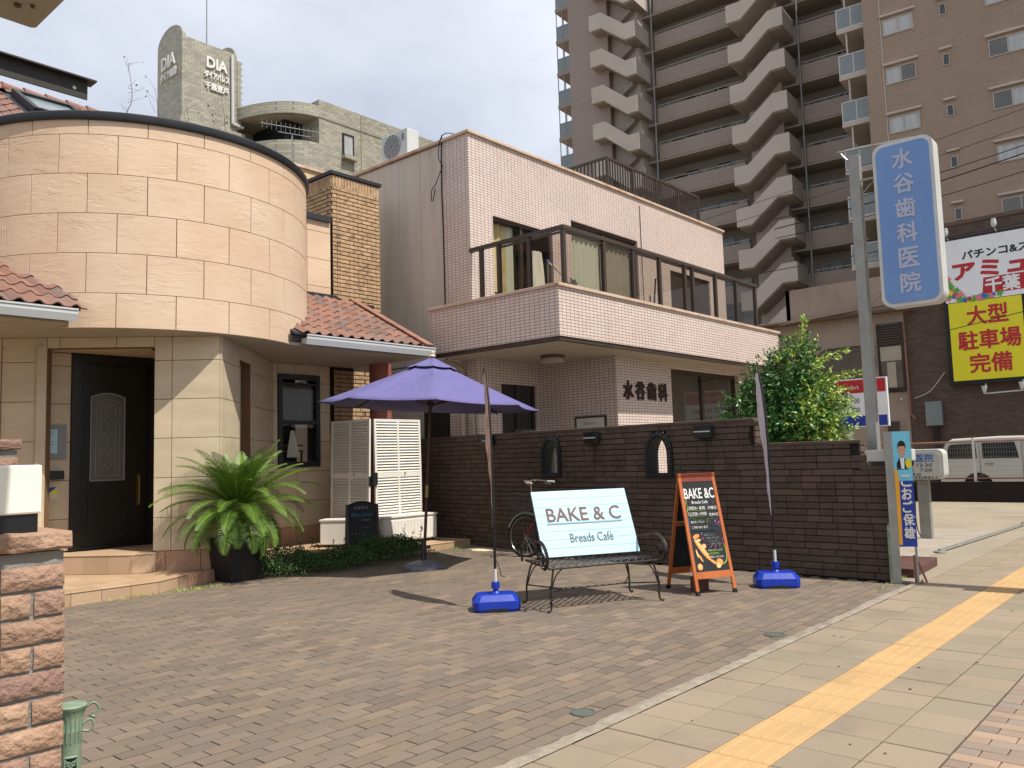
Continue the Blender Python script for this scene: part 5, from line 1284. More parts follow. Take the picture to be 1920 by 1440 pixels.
# parking price sign
ps = thing('parking_price_sign', 'white and red parking price board half hidden behind the grey sign pole', 'sign', (20, 6.8, 0))
MB().box(20, 6.05, 1.98, 20.08, 7.25, 3.12).build('panel', g['pachinko_white'], ps); X2 = 19.995
MB().box(X2, 6.08, 2.78, 20, 7.21, 3.09).build('red_band', g['print_red'], ps); MB().box(X2, 6.08, 2.0, 20, 7.21, 2.24).build('blue_band', g['print_navy'], ps)
text('SystemPark', .12, g['chalk_white'], 'lettering', ps, (X2-.003, 6.92, 2.90), XD, UP, width=.5)
for body, y, z, w, mt in (('30', 7.0, 2.60, .14, 'print_black'), ('200', 6.78, 2.60, .2, 'print_black'), ('60', 7.0, 2.38, .14, 'print_black'), ('300', 6.78, 2.38, .2, 'print_black'), ('800', 6.40, 2.58, .26, 'print_red'), ('300', 6.40, 2.36, .26, 'print_red')):
    text(body, .12, g[mt], 'lettering', ps, (X2-.003, y, z), XD, UP, width=w)
b = MB(); b.tube([(20.04, 6.4, 0), (20.04, 6.4, 1.98)], .04, 8); b.tube([(20.04, 6.95, 0), (20.04, 6.95, 1.98)], .04, 8); b.build('post', g['gutter_white'], ps)

# ---- low wall, mesh fence and van beyond the lot
lw = MB().box(24.2, -1.2, -.1, 24.4, 9.5, .52).build('low_wall', g['wall_joint'], None); tag(lw, 'low black block wall under the mesh fence at the back of the lot', 'wall')
mf = thing('mesh_fence', 'wire mesh fence with rusty rails on the low black wall', 'fence', (24.3, 5, .52))
b = MB(); b.tube([(24.3, 9.5, 1.55), (24.3, -1.2, 1.60)], .028, 6); b.tube([(24.3, 9.5, .60), (24.3, -1.2, .62)], .022, 6); b.build('rail', g['ridge_tile'], mf)
for y in (9.3, 7.3, 5.3, 3.3, 1.3): MB().box(24.26, y-.03, .52, 24.31, y+.03, 1.66).build('post', g['steel_white'], mf)
b = MB(); y = -1.1
while y < 9.5: b.box(24.298, y, .62, 24.302, y+.005, 1.56); y += .06
z = .68
while z < 1.56: b.box(24.296, -1.2, z, 24.298, 9.5, z+.005); z += .12
b.build('wire_mesh', g['tower_metal'], mf, kind='stuff')
va = thing('parked_van', 'white estate van parked behind the mesh fence', 'van', (27, 4, 0))
def vy(y): return y
# side profile in (y,z): rear at y=6.55, front towards -y
prof = [(6.58, .52), (6.60, .75), (6.56, 1.0), (6.50, 1.30), (6.38, 1.56), (6.2, 1.66), (5.0, 1.70), (3.6, 1.68), (3.0, 1.52), (2.55, 1.12), (1.9, 1.02), (1.75, .85), (1.75, .45), (2.05, .36)]
arches = []
low = [(2.25, .36)]
def arch(cy): return [(cy+.36*math.cos(rad(a)), .36+.34*math.sin(rad(a))) for a in range(180, -1, -20)]
bot = [(2.05, .34), (2.10, .36)]+arch(2.62)+arch(5.62)+[(6.1, .36), (6.58, .42)]
body = [(y, z) for y, z in prof[:-1]]+bot
m = MB(); cyl_x = [26.0, 26.02, 26.10, 27.50, 27.58, 27.6]
def inset(x, y, z):
    return (x, y, z)
m.prism([(26.0+.0, y, z) for y, z in body], (1.62, 0, 0)); bdy = m.build('body', g['van_paint'], va, bevel=.05)
b = MB()
def win(pts): 
    w_ = MB(); w_.prism([(25.985, y, z) for y, z in pts], (.012, 0, 0)); return w_
for pts in ([(6.33, 1.10), (6.36, 1.2), (6.30, 1.46), (6.22, 1.50), (5.62, 1.52), (5.60, 1.10)], [(5.46, 1.10), (5.46, 1.53), (4.66, 1.54), (4.58, 1.10)], [(4.40, 1.10), (4.44, 1.54), (3.75, 1.53), (3.4, 1.10)]):
    win(pts).build('side_window', g['window_dark'], va)
b = MB(); b.box(25.97, 5.2, .93, 26.0, 5.4, .97); b.box(25.97, 4.2, .93, 26.0, 4.4, .97); b.build('door_handle', g['chrome'], va)
b = MB()
for y in (5.53, 4.50): b.box(25.993, y-.004, .40, 26.001, y+.004, 1.6)
b.build('door_seam', g['print_black'], va)
for cy in (2.62, 5.62):
    w_ = MB(); w_.lathe((26.02, cy, .30), [(.0, 0), (.2, 0), (.29, .01), (.30, .04), (.30, .2), (0, .2)], 28, axis=(1, 0, 0)); o = w_.build('wheel', g['rubber'], va, smooth=True)
    h_ = MB(); h_.lathe((26.0, cy, .30), [(0, 0), (.05, 0), (.17, .012), (.18, .03)], 20, axis=(1, 0, 0)); h_.build('rim', g['chrome'], o, smooth=True)
    k_ = MB(); k_.lathe((27.4, cy, .30), [(.0, 0), (.29, .01), (.30, .04), (.30, .2), (0, .2)], 28, axis=(1, 0, 0)); k_.build('wheel', g['rubber'], va, smooth=True)
MB().box(26.1, 1.9, .3, 27.5, 6.4, .6).build('underbody', g['rubber'], va)
MB().box(26.1, 6.585, .62, 26.2, 6.61, 1.0).build('tail_lamp', g['print_red'], va)

# ================================================================ clinic signs at the wall end
pl_ = thing('dental_pole_sign', 'tall blue vertical dental clinic sign bracketed to a grey steel pole', 'sign', (10.3, 3.3, 0))
MB().box(10.265, 3.255, 0, 10.385, 3.375, 5.09).build('pole', g['galvanised'], pl_, bevel=.006)
def rr2(y0, y1, z0, z1, r, x, n=8):
    return rrect((y0+y1)/2, (z0+z1)/2, y1-y0, z1-z0, r, x, n)
MB().prism(rr2(2.40, 3.07, 3.13, 5.10, .12, 10.20), (.22, 0, 0)).build('case', g['steel_white'], pl_)
MB().prism(rr2(2.44, 3.03, 3.17, 5.06, .10, 10.190), (.012, 0, 0)).build('face', g['dental_blue'], pl_)
for i, c_ in enumerate('水谷歯科医院'):
    text(c_, .225, g['dental_letter'], 'lettering', pl_, (10.186, 2.735, 4.87-.295*i), XD, UP, width=.215, fat=.028)
b = MB(); b.tube([(10.28, 3.50, 5.17), (10.28, 2.62, 5.12)], .012, 6); b.tube([(10.30, 3.48, 5.16), (10.32, 3.36, 5.0)], .016, 5)
for z in (4.75, 4.25, 3.75, 3.35): MB().box(10.29, 3.07, z, 10.33, 3.245, z+.02).build('bracket', g['galvanised'], pl_)
b.build('top_arm', g['galvanised'], pl_)
for z in (3.2, 4.6): MB().tube([(10.31, 3.24, z), (10.31, 3.08, z+.14)], .009, 5).build('stay_rod', g['galvanised'], pl_)
bs2 = thing('clinic_hours_sign', 'white rounded box sign with blue clinic name and opening hours on single post', 'sign', (14.5, 4, 0))
MB().prism(rr2(3.60, 4.96, .955, 1.44, .10, 14.48), (.28, 0, 0)).build('case', g['box_sign_white'], bs2, bevel=.01)
MB().prism(rr2(3.65, 4.92, .99, 1.39, .07, 14.468), (.014, 0, 0)).build('face', g['box_sign_white'], bs2)
text('水谷歯科医院', .13, g['print_blue'], 'lettering', bs2, (14.462, 4.17, 1.30), XD, UP, width=.86, bold=.01)
for body, y, z, w, h in (('M1', 4.53, 1.195, .10, .05), ('PM 12:30', 3.98, 1.195, .42, .055), ('PM   7:00', 3.98, 1.115, .42, .055), ('・祭日', 4.05, 1.045, .2, .05), ('3-(243)8211', 3.97, .99+.0, .52, .05)):
    text(body, h, g['print_black'], 'lettering', bs2, (14.462, y, z-.01), XD, UP, width=w)
b = MB(); b.box(14.55, 3.87, 0, 14.67, 4.04, .955); b.build('post', g['galvanised'], bs2)
b = MB()
for i in range(4):
    for j in range(2): b.sphere((14.548, 3.89+.045*i, .88+.045*j), .009, 6)
b.build('rivet', g['rust_metal'], bs2)
b = MB(); b.tube(smoothpath([(14.6, 4.06, .9), (14.6, 4.1, .55), (14.6, 4.1, .2), (14.6, 4.05, .02)], 5), .008, 5); b.build('cable', g['cable'], bs2)
jb = thing('junction_box', 'plain white box lying on the stepped end of the dark wall beside the pole', 'box', (9.9, 3.1, 1.3))
MB().box(9.80, 2.78, 1.335, 10.05, 3.24, 1.465).build('casing', g['box_sign_white'], jb, bevel=.012); MB().box(9.83, 2.80, 1.285, 10.03, 3.2, 1.335).build('base', g['wall_lamp_black'], jb)
# election poster post
po = thing('poster_post', 'narrow upright blue election poster board standing at the wall end', 'poster', (9.85, 2.87, 0))
ax = Vector((math.cos(rad(-62)), math.sin(rad(-62)), 0)); ay = Vector((-ax.y, ax.x, 0)); o0 = Vector((9.70, 2.93, 0)); lean = Vector((.0, .012, 0))
H = 1.665
sd_ = Vector((math.cos(rad(150)), math.sin(rad(150)), 0))
b = MB(); b.obox(o0, ax*.215, -ay*.0+ay*.08, (0, 0, H)) if False else None
# side strip (aluminium channel) and printed face
nf = Vector((ax.y, -ax.x, 0))     # towards the viewer
b = MB(); b.obox(o0+Vector((0, 0, .0)), ax*.012-nf*.0, -nf*.10, (0, 0, H)); b.obox(o0-ax*.075, ax*.075, -nf*.012, (0, 0, H)); b.obox(o0+ax*.17, ax*.02, -nf*.02, (0, 0, .45)); b.build('aluminium_frame', g['galvanised'], po)
MB().obox(o0+ax*.012+Vector((0, 0, .40)), ax*.185, -nf*.02, (0, 0, H-.40)).build('board', g['print_cyan'], po)
def pp(u, v, d=.002): return o0+ax*(.012+u)+nf*d+Vector((0, 0, v))
def flat(name, pts, mat, d=.002): m = MB(); m.quad(*[pp(u, v, d) for u, v in pts]); return m.build(name, mat, po)
flat('blue_ground', [(.0, .40), (.185, .40), (.185, 1.22), (.05, 1.22), (.0, 1.15)], g['print_navy'])
flat('yellow_stripe', [(.0, .42), (.035, .42), (.045, 1.2), (.02, 1.26), (.0, 1.22)], g['print_orange'], .003)
flat('cyan_fade', [(.045, 1.12), (.185, 1.12), (.185, 1.26), (.03, 1.26)], g['print_cyan'], .004)
flat('portrait_suit', [(.03, 1.24), (.15, 1.24), (.15, 1.31), (.115, 1.37), (.06, 1.37), (.03, 1.31)], g['suit'], .004)
flat('portrait_collar', [(.075, 1.25), (.105, 1.25), (.112, 1.37), (.066, 1.37)], g['pachinko_white'], .005)
flat('portrait_face', [(.09+.036*math.cos(i*PI/8), 1.455+.078*math.sin(i*PI/8)) for i in range(16)], g['skin'], .006)
flat('portrait_hair', [(.09+.041*math.cos(i*PI/8), 1.50+.062*math.sin(i*PI/8)) for i in range(16)], g['hair'], .0055)
flat('portrait_fringe', [(.055, 1.50), (.125, 1.50), (.122, 1.54), (.09, 1.565), (.058, 1.54)], g['hair'], .007)
flat('portrait_eye', [(.07, 1.463), (.082, 1.463), (.082, 1.468), (.07, 1.468)], g['hair'], .0075); flat('portrait_eye', [(.098, 1.463), (.11, 1.463), (.11, 1.468), (.098, 1.468)], g['hair'], .0075); flat('portrait_mouth', [(.08, 1.412), (.10, 1.412), (.10, 1.416), (.08, 1.416)], g['print_red'], .0075)
flat('yellow_disc', [(.150+.032*math.cos(i*PI/8), 1.31+.055*math.sin(i*PI/8)) for i in range(16)], g['print_yellow'], .007)
for i, c_ in enumerate('こおご保雄'):
    text(c_, .125, g['chalk_white'], 'lettering', po, pp(.11, 1.12-.142*i, .009), ax, UP, width=.10, fat=.03)
for i, c_ in enumerate('やすお'): text(c_, .03, g['chalk_white'], 'lettering', po, pp(.17, .72-.075*i, .009), ax, UP, width=.02, bold=.02)
b = MB(); b.tube([(9.80, 2.80, 0), (9.86, 2.82, .3)], .012, 5); b.tube([(9.92, 2.72, 0), (9.86, 2.78, .22)], .012, 5); b.tube([(9.78, 2.74, .01), (9.98, 2.78, .02)], .012, 5); b.build('foot', g['ridge_tile'], po)
b = MB(); b.lathe((9.72, 3.0, 0), [(.045, 0), (.045, .62), (.02, .66), (0, .66)], 12); tag(b.build('stub_post', g['verdigris'], smooth=True), 'short dark green post tucked between dark wall end and poster board', 'post')

# ================================================================ overhead wires, beam, canopy
random.seed(1)
def wire(a, c, sag, r0, lb):
    P_ = [Vector(a).lerp(Vector(c), i/14)-Vector((0, 0, sag*4*(i/14)*(1-i/14))) for i in range(15)]
    tag(MB().tube(P_, r0*.6, 4).build('overhead_cable', g['cable']), lb, 'cable', 'overhead cables')
for i, (a, c, r0, lb) in enumerate([
    ((20.0, 8.5, 7.35), (20, -2, 8.6), .018, 'upper of the thin black cables crossing the tower right of the blue sign'),
    ((20.0, 8.5, 7.10), (20, -2, 8.5), .022, 'second black cable right of the blue sign, with a splice'),
    ((20.0, 8.5, 6.85), (20, -2, 8.0), .016, 'lowest of the cables crossing the tower right of the blue sign'),
    ((26.0, 20, 9.2), (24, -2, 10.7), .014, 'faint cable crossing the zigzag stairs at mid height'),
    ((26.0, 20, 8.8), (24, -2, 10.2), .014, 'faint cable just below the other one across the zigzag stairs'),
    ((24.0, 20, 7.1), (24, -2, 7.3), .02, 'pale cable running to the grey pole above the beige building'),
    ((16.0, 9, 3.0), (16, -2, 4.6), .012, 'thin cable drooping across the rounded window and yellow panel')]):
    wire(a, c, .25, r0, lb)
sb = thing('steel_beam', 'black steel beam end jutting in over the red tiled roof at upper left', 'beam', (2, 8, 5))
b = MB(); b.box(-2, 8.0, 5.02, 3.10, 8.02, 5.19); b.box(-2, 7.93, 5.19, 3.16, 8.09, 5.205); b.build('profile', g['beam_dark'], sb)
MB().box(-2.1, 7.95, 0, -1.95, 8.1, 5.19).build('post', g['beam_dark'], sb)
MB().lathe((2.98, 7.995, 5.10), [(.018, 0), (0, .001)], 12, axis=(0, -1, 0)).build('bolt_hole', g['gutter_white'], sb)
ca = thing('overhead_sign_panel', 'grey beige panel underside overhanging the upper left corner of the picture', 'sign', (.4, 2.8, 3.2))
b = MB(); b.box(.35, 2.0, 3.2, 1.115, 3.38, 3.45); b.build('panel', g['canopy_grey'], ca, bevel=.02); MB().box(.1, 2.6, 0, .22, 2.75, 3.45).build('post', g['galvanised'], ca); MB().box(.22, 2.62, 3.3, .35, 2.7, 3.36).build('arm', g['galvanised'], ca)
b = MB(); b.lathe((1.0, 3.22, 3.19), [(.012, 0), (.012, .012), (0, .012)], 10); b.lathe((1.04, 3.19, 3.19), [(.007, 0), (.007, .012), (0, .012)], 10); b.build('screw', g['rust_metal'], ca)

# street pole just outside the right edge of the picture; its shadow crosses the pavement
sp_ = thing('street_pole', 'grey street pole at the kerb side of the pavement with an added plate that widens its shadow', 'pole', (9.98, .45, 0))
MB().tube([(9.98, .45, 0), (9.98, .45, 6.2)], [.13, .11], 12).build('shaft', g['galvanised'], sp_, smooth=True)
MB().box(9.72, .40, 2.3, 9.90, .44, 3.1).build('shadow_plate', g['sign_case'], sp_)  # unseen plate, added to broaden the shadow the pole casts
# ================================================================ brick gate piers at the left edge
def pier(name, x0, x1, y0, y1, ztop, label, cw=.0925, seed=1, z0=0):
    random.seed(seed); th = thing(name, label, 'pier', ((x0+x1)/2, y0, z0))
    MB().box(x0+.004, y0+.003, 0, x1-.004, y1-.012, ztop-.07).build('core', g['pier_mortar'], th)
    z = ztop-.105-cw; k = 0
    while z > .35:
        h = cw-.013
        n = 0
        segs = [(x1-.205, x1), (x0, x1-.217)] if k % 2 == 0 else [(x1-.1, x1), (x1-.205, x1-.112), (x0+.1, x1-.217), (x0, x0+.09)]
        for a, c in segs:
            if c-a < .03: continue
            q = MB(); nx, nz = 6, 4; dx = random.uniform(-.003, .003); 
            # rough split face: a small displaced grid with chamfered rim
            vs = []
            for j in range(nz+1):
                for i in range(nx+1):
                    u, v = i/nx, j/nz; e = min(u, 1-u)*6; f = min(v, 1-v)*4; d = -.010*min(1, e+.0)*min(1, f+.0)+random.uniform(-.003, .003)*(0 < i < nx and 0 < j < nz)
                    vs.append((a+(c-a)*u+dx, y0-.004+d, z+h*v+random.uniform(-.0025, .0025)*(0 < i < nx)))
            q.add(vs, [(j*(nx+1)+i, j*(nx+1)+i+1, (j+1)*(nx+1)+i+1, (j+1)*(nx+1)+i) for j in range(nz) for i in range(nx)])
            # sides of the brick going back into the pier
            q.box(a+dx, y0+.001, z, c+dx, y0+.10, z+h)
            q.build('brick', g['pier_brick'], th, smooth=True)
        # end face towards the drive (+x)
        q = MB(); q.bbox((x1-.02, y0+.10, z), (0, y1-y0-.1, 0), (0, 0, h), (.02, 0, 0), .006); q.build('brick', g['pier_brick'], th)
        z -= cw; k += 1
    q = MB(); nx = 10; a, c = x0-.02, x1+.014; vs = []
    for j, (yy, zz) in enumerate(((y1+.03, ztop-.06), (y1+.03, ztop), (y0-.018, ztop), (y0-.026, ztop-.01), (y0-.026, ztop-.055), (y0-.018, ztop-.065), (y1+.03, ztop-.065))):
        for i in range(nx+1): vs.append((a+(c-a)*i/nx, yy+random.uniform(-.003, .003), zz+random.uniform(-.003, .003)))
    fs = [(j*(nx+1)+i, j*(nx+1)+i+1, (j+1)*(nx+1)+i+1, (j+1)*(nx+1)+i) for j in range(6) for i in range(nx)]
    fs += [tuple(j*(nx+1)+nx for j in range(7)), tuple(j*(nx+1) for j in range(6, -1, -1))]
    q.add(vs, fs); q.build('cap_stone', g['pier_brick'], th, smooth=True); return th
pier('gate_pier', .78, 1.205, 3.24, 3.62, 1.285, 'rough brown brick gate pier at the left edge, nearest the viewer')
pier('gate_pier', 1.50, 1.955, 6.08, 6.45, 1.715, 'second brick gate pier peeking out above the white lamp at left edge', seed=5)
lb_ = thing('pier_lamp', 'white box lamp on black base on top of the near brick pier', 'lamp', (.97, 3.34, 1.285))
MB().box(.80, 3.27, 1.35, 1.135, 3.43, 1.525).build('shade', g['lamp_white'], lb_, bevel=.008); MB().box(.82, 3.28, 1.285, 1.125, 3.42, 1.35).build('base', g['wall_lamp_black'], lb_)
fa = thing('garden_tap_post', 'green patinated ornamental cast post with scroll handles and lattice', 'post', (1.535, 4.02, 0))
b = MB(); c0 = (1.535, 4.02, 0)
b.lathe(c0, [(.075, 0), (.07, .03), (.05, .05), (.042, .08), (.042, .34), (.0435, .345), (.0435, .352), (.042, .356), (.044, .40), (.052, .435), (.062, .448), (.063, .455), (.058, .46), (.0, .457)], 28); b.build('body', g['verdigris'], fa, smooth=True)
b = MB()
for k in range(16): a = 2*PI*k/16; b.tube([(1.535+.044*math.cos(a), 4.02+.044*math.sin(a), .30), (1.535+.044*math.cos(a), 4.02+.044*math.sin(a), .40), (1.535+.053*math.cos(a), 4.02+.053*math.sin(a), .44)], .003, 4)
b.build('fluting', g['verdigris'], fa, smooth=True)
vd = Vector((-1.535, -4.02, 0)).normalized(); rd_ = Vector((-vd.y, vd.x, 0))
b = MB(); C0 = Vector(c0)
for s_ in (-1, 1):
    for z0 in (.27,):
        b.tube(smoothpath([C0+rd_*s_*.045+Vector((0, 0, .43)), C0+rd_*s_*.085+Vector((0, 0, .455)), C0+rd_*s_*.108+Vector((0, 0, .43)), C0+rd_*s_*.095+Vector((0, 0, .395)), C0+rd_*s_*.078+Vector((0, 0, .40)), C0+rd_*s_*.085+Vector((0, 0, .415))], 5), .006, 6)
        b.tube(smoothpath([C0+rd_*s_*.045+Vector((0, 0, .37)), C0+rd_*s_*.075+Vector((0, 0, .385)), C0+rd_*s_*.088+Vector((0, 0, .36)), C0+rd_*s_*.07+Vector((0, 0, .335)), C0+rd_*s_*.045+Vector((0, 0, .34))], 5), .006, 6)
b.build('scroll_handle', g['verdigris'], fa, smooth=True)
# lattice window on the front
b = MB()
def cyl(u, z, r=.046): a = u/.045; return C0+(vd*math.cos(a)+rd_*math.sin(a))*r+Vector((0, 0, z))
b.add([cyl(-.022+.0044*i, z, .0428) for z in (.02, .235) for i in range(11)], [(i, i+1, 12+i, 11+i) for i in range(10)]); b.build('dark_opening', g['lead'], fa, smooth=True)
b = MB()
b.tube([cyl(-.025, z) for z in (.0, .12, .24)], .004, 5); b.tube([cyl(.025, z) for z in (.0, .12, .24)], .004, 5); b.tube([cyl(u, .243) for u in (-.025, -.01, .01, .025)], .005, 5)
for z0 in (.02, .09, .16):
    b.tube(smoothpath([cyl(-.02, z0), cyl(0, z0+.035), cyl(.02, z0+.07)], 3), .003, 5); b.tube(smoothpath([cyl(.02, z0), cyl(0, z0+.035), cyl(-.02, z0+.07)], 3), .003, 5)
for s_ in (-1, 1): b.tube([cyl(s_*(.011+.009*math.cos(t*PI/5)), .215+.009*math.sin(t*PI/5)) for t in range(10)], .0025, 5)
b.build('lattice', g['verdigris'], fa, smooth=True)
b = MB(); b.tube([C0+rd_*-.098+rd_*.018*math.cos(t*PI/6)+Vector((0, 0, .385+.024*math.sin(t*PI/6))) for t in range(13)], .0025, 5); b.build('ring', g['wrought_black'], fa)

# ================================================================ parasol
um = thing('parasol', 'violet octagonal parasol with vented top on grey round base', 'umbrella', (7.92, 8.68, 0))
B0 = Vector((7.92, 8.68, 0)); tdir = Vector((R.x, R.y, 0)).normalized(); AX = (Vector((0, 0, 1))+tdir*.062).normalized()
def ua(h): return B0+AX*h
MB().lathe(B0, [(.285, 0), (.29, .02), (.285, .05), (.25, .075), (.12, .105), (.05, .115), (.0, .115)], 40).build('base', g['base_grey'], um, smooth=True)
MB().lathe(B0, [(.042, .11), (.034, .13), (.034, .40), (.03, .41), (.0, .41)], 20).build('base_tube', g['pole_black'], um, smooth=True)
MB().tube([ua(.1), ua(2.95)], .021, 14).build('pole', g['umbrella_wood'], um, smooth=True)
MB().tube([ua(.98), ua(1.15)], .027, 14).build('brass_sleeve', g['brass'], um, smooth=True)
MB().tube([B0+Vector((.03, -.03, .30)), B0+Vector((.07, -.07, .30))], .02, 8).build('knob', g['pole_black'], um)
ux_ = tdir; uy_ = AX.cross(ux_).normalized(); ux_ = uy_.cross(AX).normalized()
RO, ZH, ZT = 1.56, 2.26, 2.88
def uv(a, r, h): return ua(h)+(ux_*math.cos(a)+uy_*math.sin(a))*r
A0 = rad(8)
def canopy(r0, r1, z0, z1, sag, seg=10, rows=8, edge=.0, name='canopy'):
    m = MB(); n = 8*seg; vs = []
    for j in range(rows+1):
        t = j/rows
        for i in range(n):
            k = i/seg; f = k-int(k); a_ = A0+2*PI*(int(k))/8; b_ = a_+2*PI/8
            pa = Vector((math.cos(a_), math.sin(a_))); pb = Vector((math.cos(b_), math.sin(b_))); q = pa.lerp(pb, f); r = r0+(r1-r0)*t
            h = z0+(z1-z0)*(t**.93); h -= sag*4*f*(1-f)*math.sin(PI*min(1, t*.75+.05))*.9; inset = edge*4*f*(1-f)*t**3
            vs.append(ua(h+.0)+(ux_*q.x+uy_*q.y)*(r-inset))
    m.add(vs, [(j*n+i, j*n+(i+1) % n, (j+1)*n+(i+1) % n, (j+1)*n+i) for j in range(rows) for i in range(n)]); return m
cn = canopy(.16, RO, 2.86, ZH, .035, edge=.05).build('canopy', g['umbrella_cloth'], um, smooth=True)
so_m = cn.modifiers.new('thick', 'SOLIDIFY'); so_m.thickness = .004
vt = canopy(.0, .36, 2.965, 2.80, .018, seg=6, rows=6).build('vent_cap', g['umbrella_cloth'], um, smooth=True); so_m = vt.modifiers.new('thick', 'SOLIDIFY'); so_m.thickness = .004
for k in range(8):
    a = A0+2*PI*k/8; rb = MB().tube([uv(a, .05, 2.82), uv(a, RO-.03, ZH-.012)], .011, 6).build('rib', g['umbrella_wood'], um)
    MB().tube([uv(a, .05, 2.28), uv(a, .80, 2.52)], .009, 6).build('strut', g['umbrella_wood'], rb)
b = MB(); b.tube([ua(2.26), ua(2.33)], .05, 12); b.tube([ua(2.78), ua(2.86)], .05, 12); b.build('hub', g['umbrella_wood'], um, smooth=True)
b = MB(); b.lathe(ua(2.97), [(.0, -.02), (.045, 0), (.045, .012), (.02, .03), (.018, .04), (.026, .055), (.018, .075), (0, .085)], 14, axis=AX); b.build('finial', g['cleft_panel'], um, smooth=True)

# ================================================================ wrought-iron bench with the light blue board
FL, FR, BL, BR = Vector((6.33, 5.13, 0)), Vector((7.42, 4.59, 0)), Vector((6.63, 5.68, 0)), Vector((7.72, 5.15, 0))
e1 = (FR-FL).normalized(); e2 = Vector((-e1.y, e1.x, 0)); LEN = (FR-FL).length; SH = .43
be = thing('wrought_iron_bench', 'dark wrought iron garden bench with scrolled arms holding the blue board', 'bench', tuple((FL+BR)/2))
def bp_(u, v, z): return FL+e1*u+e2*v+Vector((0, 0, z))
D = .60
def leg(u, v, inward):
    b = MB(); w = 1 if v == 0 else -1
    b.tube(smoothpath([bp_(u+inward*.10, v+w*.12, SH), bp_(u+inward*.05, v+w*.04, SH-.03), bp_(u+inward*.015, v+w*.01, SH-.16), bp_(u, v, SH-.26), bp_(u, v, .04), bp_(u-inward*.03, v-w*.01, .008), bp_(u-inward*.045, v-w*.01, .02)], 5), .010, 7)
    if v == 0:
        for i in range(14): z = .06+i*.014; b.tube([bp_(u, v, z)+Vector((.011*math.cos(i*1.2), .011*math.sin(i*1.2), 0)), bp_(u, v, z+.014)+Vector((.011*math.cos(i*1.2+1.2), .011*math.sin(i*1.2+1.2), 0))], .0065, 5)
    b.tube(smoothpath([bp_(u, v, SH-.27), bp_(u+inward*.06, v+w*.02, SH-.10), bp_(u+inward*.16, v+w*.02, SH-.01)], 4), .007, 6)
    return b.build('leg', g['iron'], be, smooth=True)
for u, v, i_ in ((0, 0, 1), (LEN, 0, -1), (0, D, 1), (LEN, D, -1)): leg(u, v, i_)
b = MB(); b.tube([bp_(0, 0, SH-.24), bp_(.25, D*.42, SH-.26), bp_(0, D, SH-.24)], .007, 6); b.tube([bp_(LEN, 0, SH-.24), bp_(LEN-.25, D*.42, SH-.26), bp_(LEN, D, SH-.24)], .007, 6); b.tube([bp_(.25, D*.42, SH-.26), bp_(LEN-.25, D*.42, SH-.26)], .008, 6)
b.tube([bp_(.25+.02*math.cos(t), D*.42+.02*math.sin(t), SH-.26) for t in [k*PI/4 for k in range(9)]], .006, 5); b.tube([bp_(LEN-.25+.02*math.cos(t), D*.42+.02*math.sin(t), SH-.26) for t in [k*PI/4 for k in range(9)]], .006, 5)
b.build('stretcher', g['iron'], be, smooth=True)
def sv(v): return SH+.02*math.cos(v/D*PI*2)*.4-(.0 if v > .1 else (.1-v)*.35)
b = MB()
for v in (.02, D): b.tube([bp_(0, v, sv(v)), bp_(LEN, v, sv(v))], .011, 7)
for u in (.0, LEN): b.tube([bp_(u, v, sv(v)) for v in (.02, .1, .2, .35, .5, D)], .011, 7)
b.build('seat_frame', g['iron'], be, smooth=True)
b = MB()
for k in range(-10, 24):
    for s_ in (1, -1):
        pts = []
        for i in range(7):
            v = .02+(D-.02)*i/6; u = k*.085+(v if s_ > 0 else -v+.6)*.9
            if 0 <= u <= LEN: pts.append(bp_(u, v, sv(v)+.001*s_))
        if len(pts) > 1: b.tube(pts, .010, 4, flat=(1, .3))
b.build('seat_lattice', g['iron'], be)
for u, s_ in ((-.01, -1), (LEN+.01, 1)):
    b = MB(); pts = [bp_(u+s_*.03, D, SH), bp_(u+s_*.04, D*.97, SH+.14), bp_(u+s_*.05, D*.75, SH+.20), bp_(u+s_*.05, D*.45, SH+.22), bp_(u+s_*.05, D*.18, SH+.24), bp_(u+s_*.05, .0, SH+.20), bp_(u+s_*.05, -.07, SH+.10), bp_(u+s_*.05, -.03, SH-.0), bp_(u+s_*.05, .07, SH-.01), bp_(u+s_*.05, .12, SH+.07), bp_(u+s_*.05, .07, SH+.13), bp_(u+s_*.05, .01, SH+.09), bp_(u+s_*.05, .04, SH+.04), bp_(u+s_*.05, .075, SH+.065)]
    b.tube(smoothpath(pts, 5), .019, 6, flat=(.28, 1)); b.tube([bp_(u, .1, SH-.02), bp_(u+s_*.05, -.0, SH-.02)], .012, 6); b.build('arm', g['iron'], be, smooth=True)
b = MB()
for u in (.14, LEN-.10): b.tube(smoothpath([bp_(u, D, SH), bp_(u, D+.03, SH+.15), bp_(u, D+.10, SH+.38)], 4), .010, 7)
b.tube([bp_(.14, D+.03, SH+.15), bp_(LEN-.10, D+.03, SH+.15)], .009, 6); b.tube([bp_(.14, D+.10, SH+.38), bp_(LEN-.10, D+.10, SH+.38)], .009, 6)
b.build('back_frame', g['iron'], be, smooth=True)
bo = thing('cafe_board', 'light blue plank board lettered BAKE and C leaning on the bench', 'signboard', (7.16, 5.25, .45))
bl_, br_ = Vector((6.675, 5.50, .455)), Vector((7.645, 4.955, .455)); tl_ = Vector((6.835, 5.775, 1.12)); ex = (br_-bl_).normalized(); BWd = (br_-bl_).length; ey = (tl_-bl_); ey = (ey-ex*ey.dot(ex)); BHt = ey.length; ey.normalize(); ez = ex.cross(ey)
if ez.dot(Vector((-1, -1, 0))) < 0: ez = -ez
npl = 8
for i in range(npl):
    MB().bbox(bl_+ey*(BHt*i/npl+.0009), ex*BWd, ey*(BHt/npl-.0018), ez*.018, .0018).build('plank', g['sign_blue'], bo)
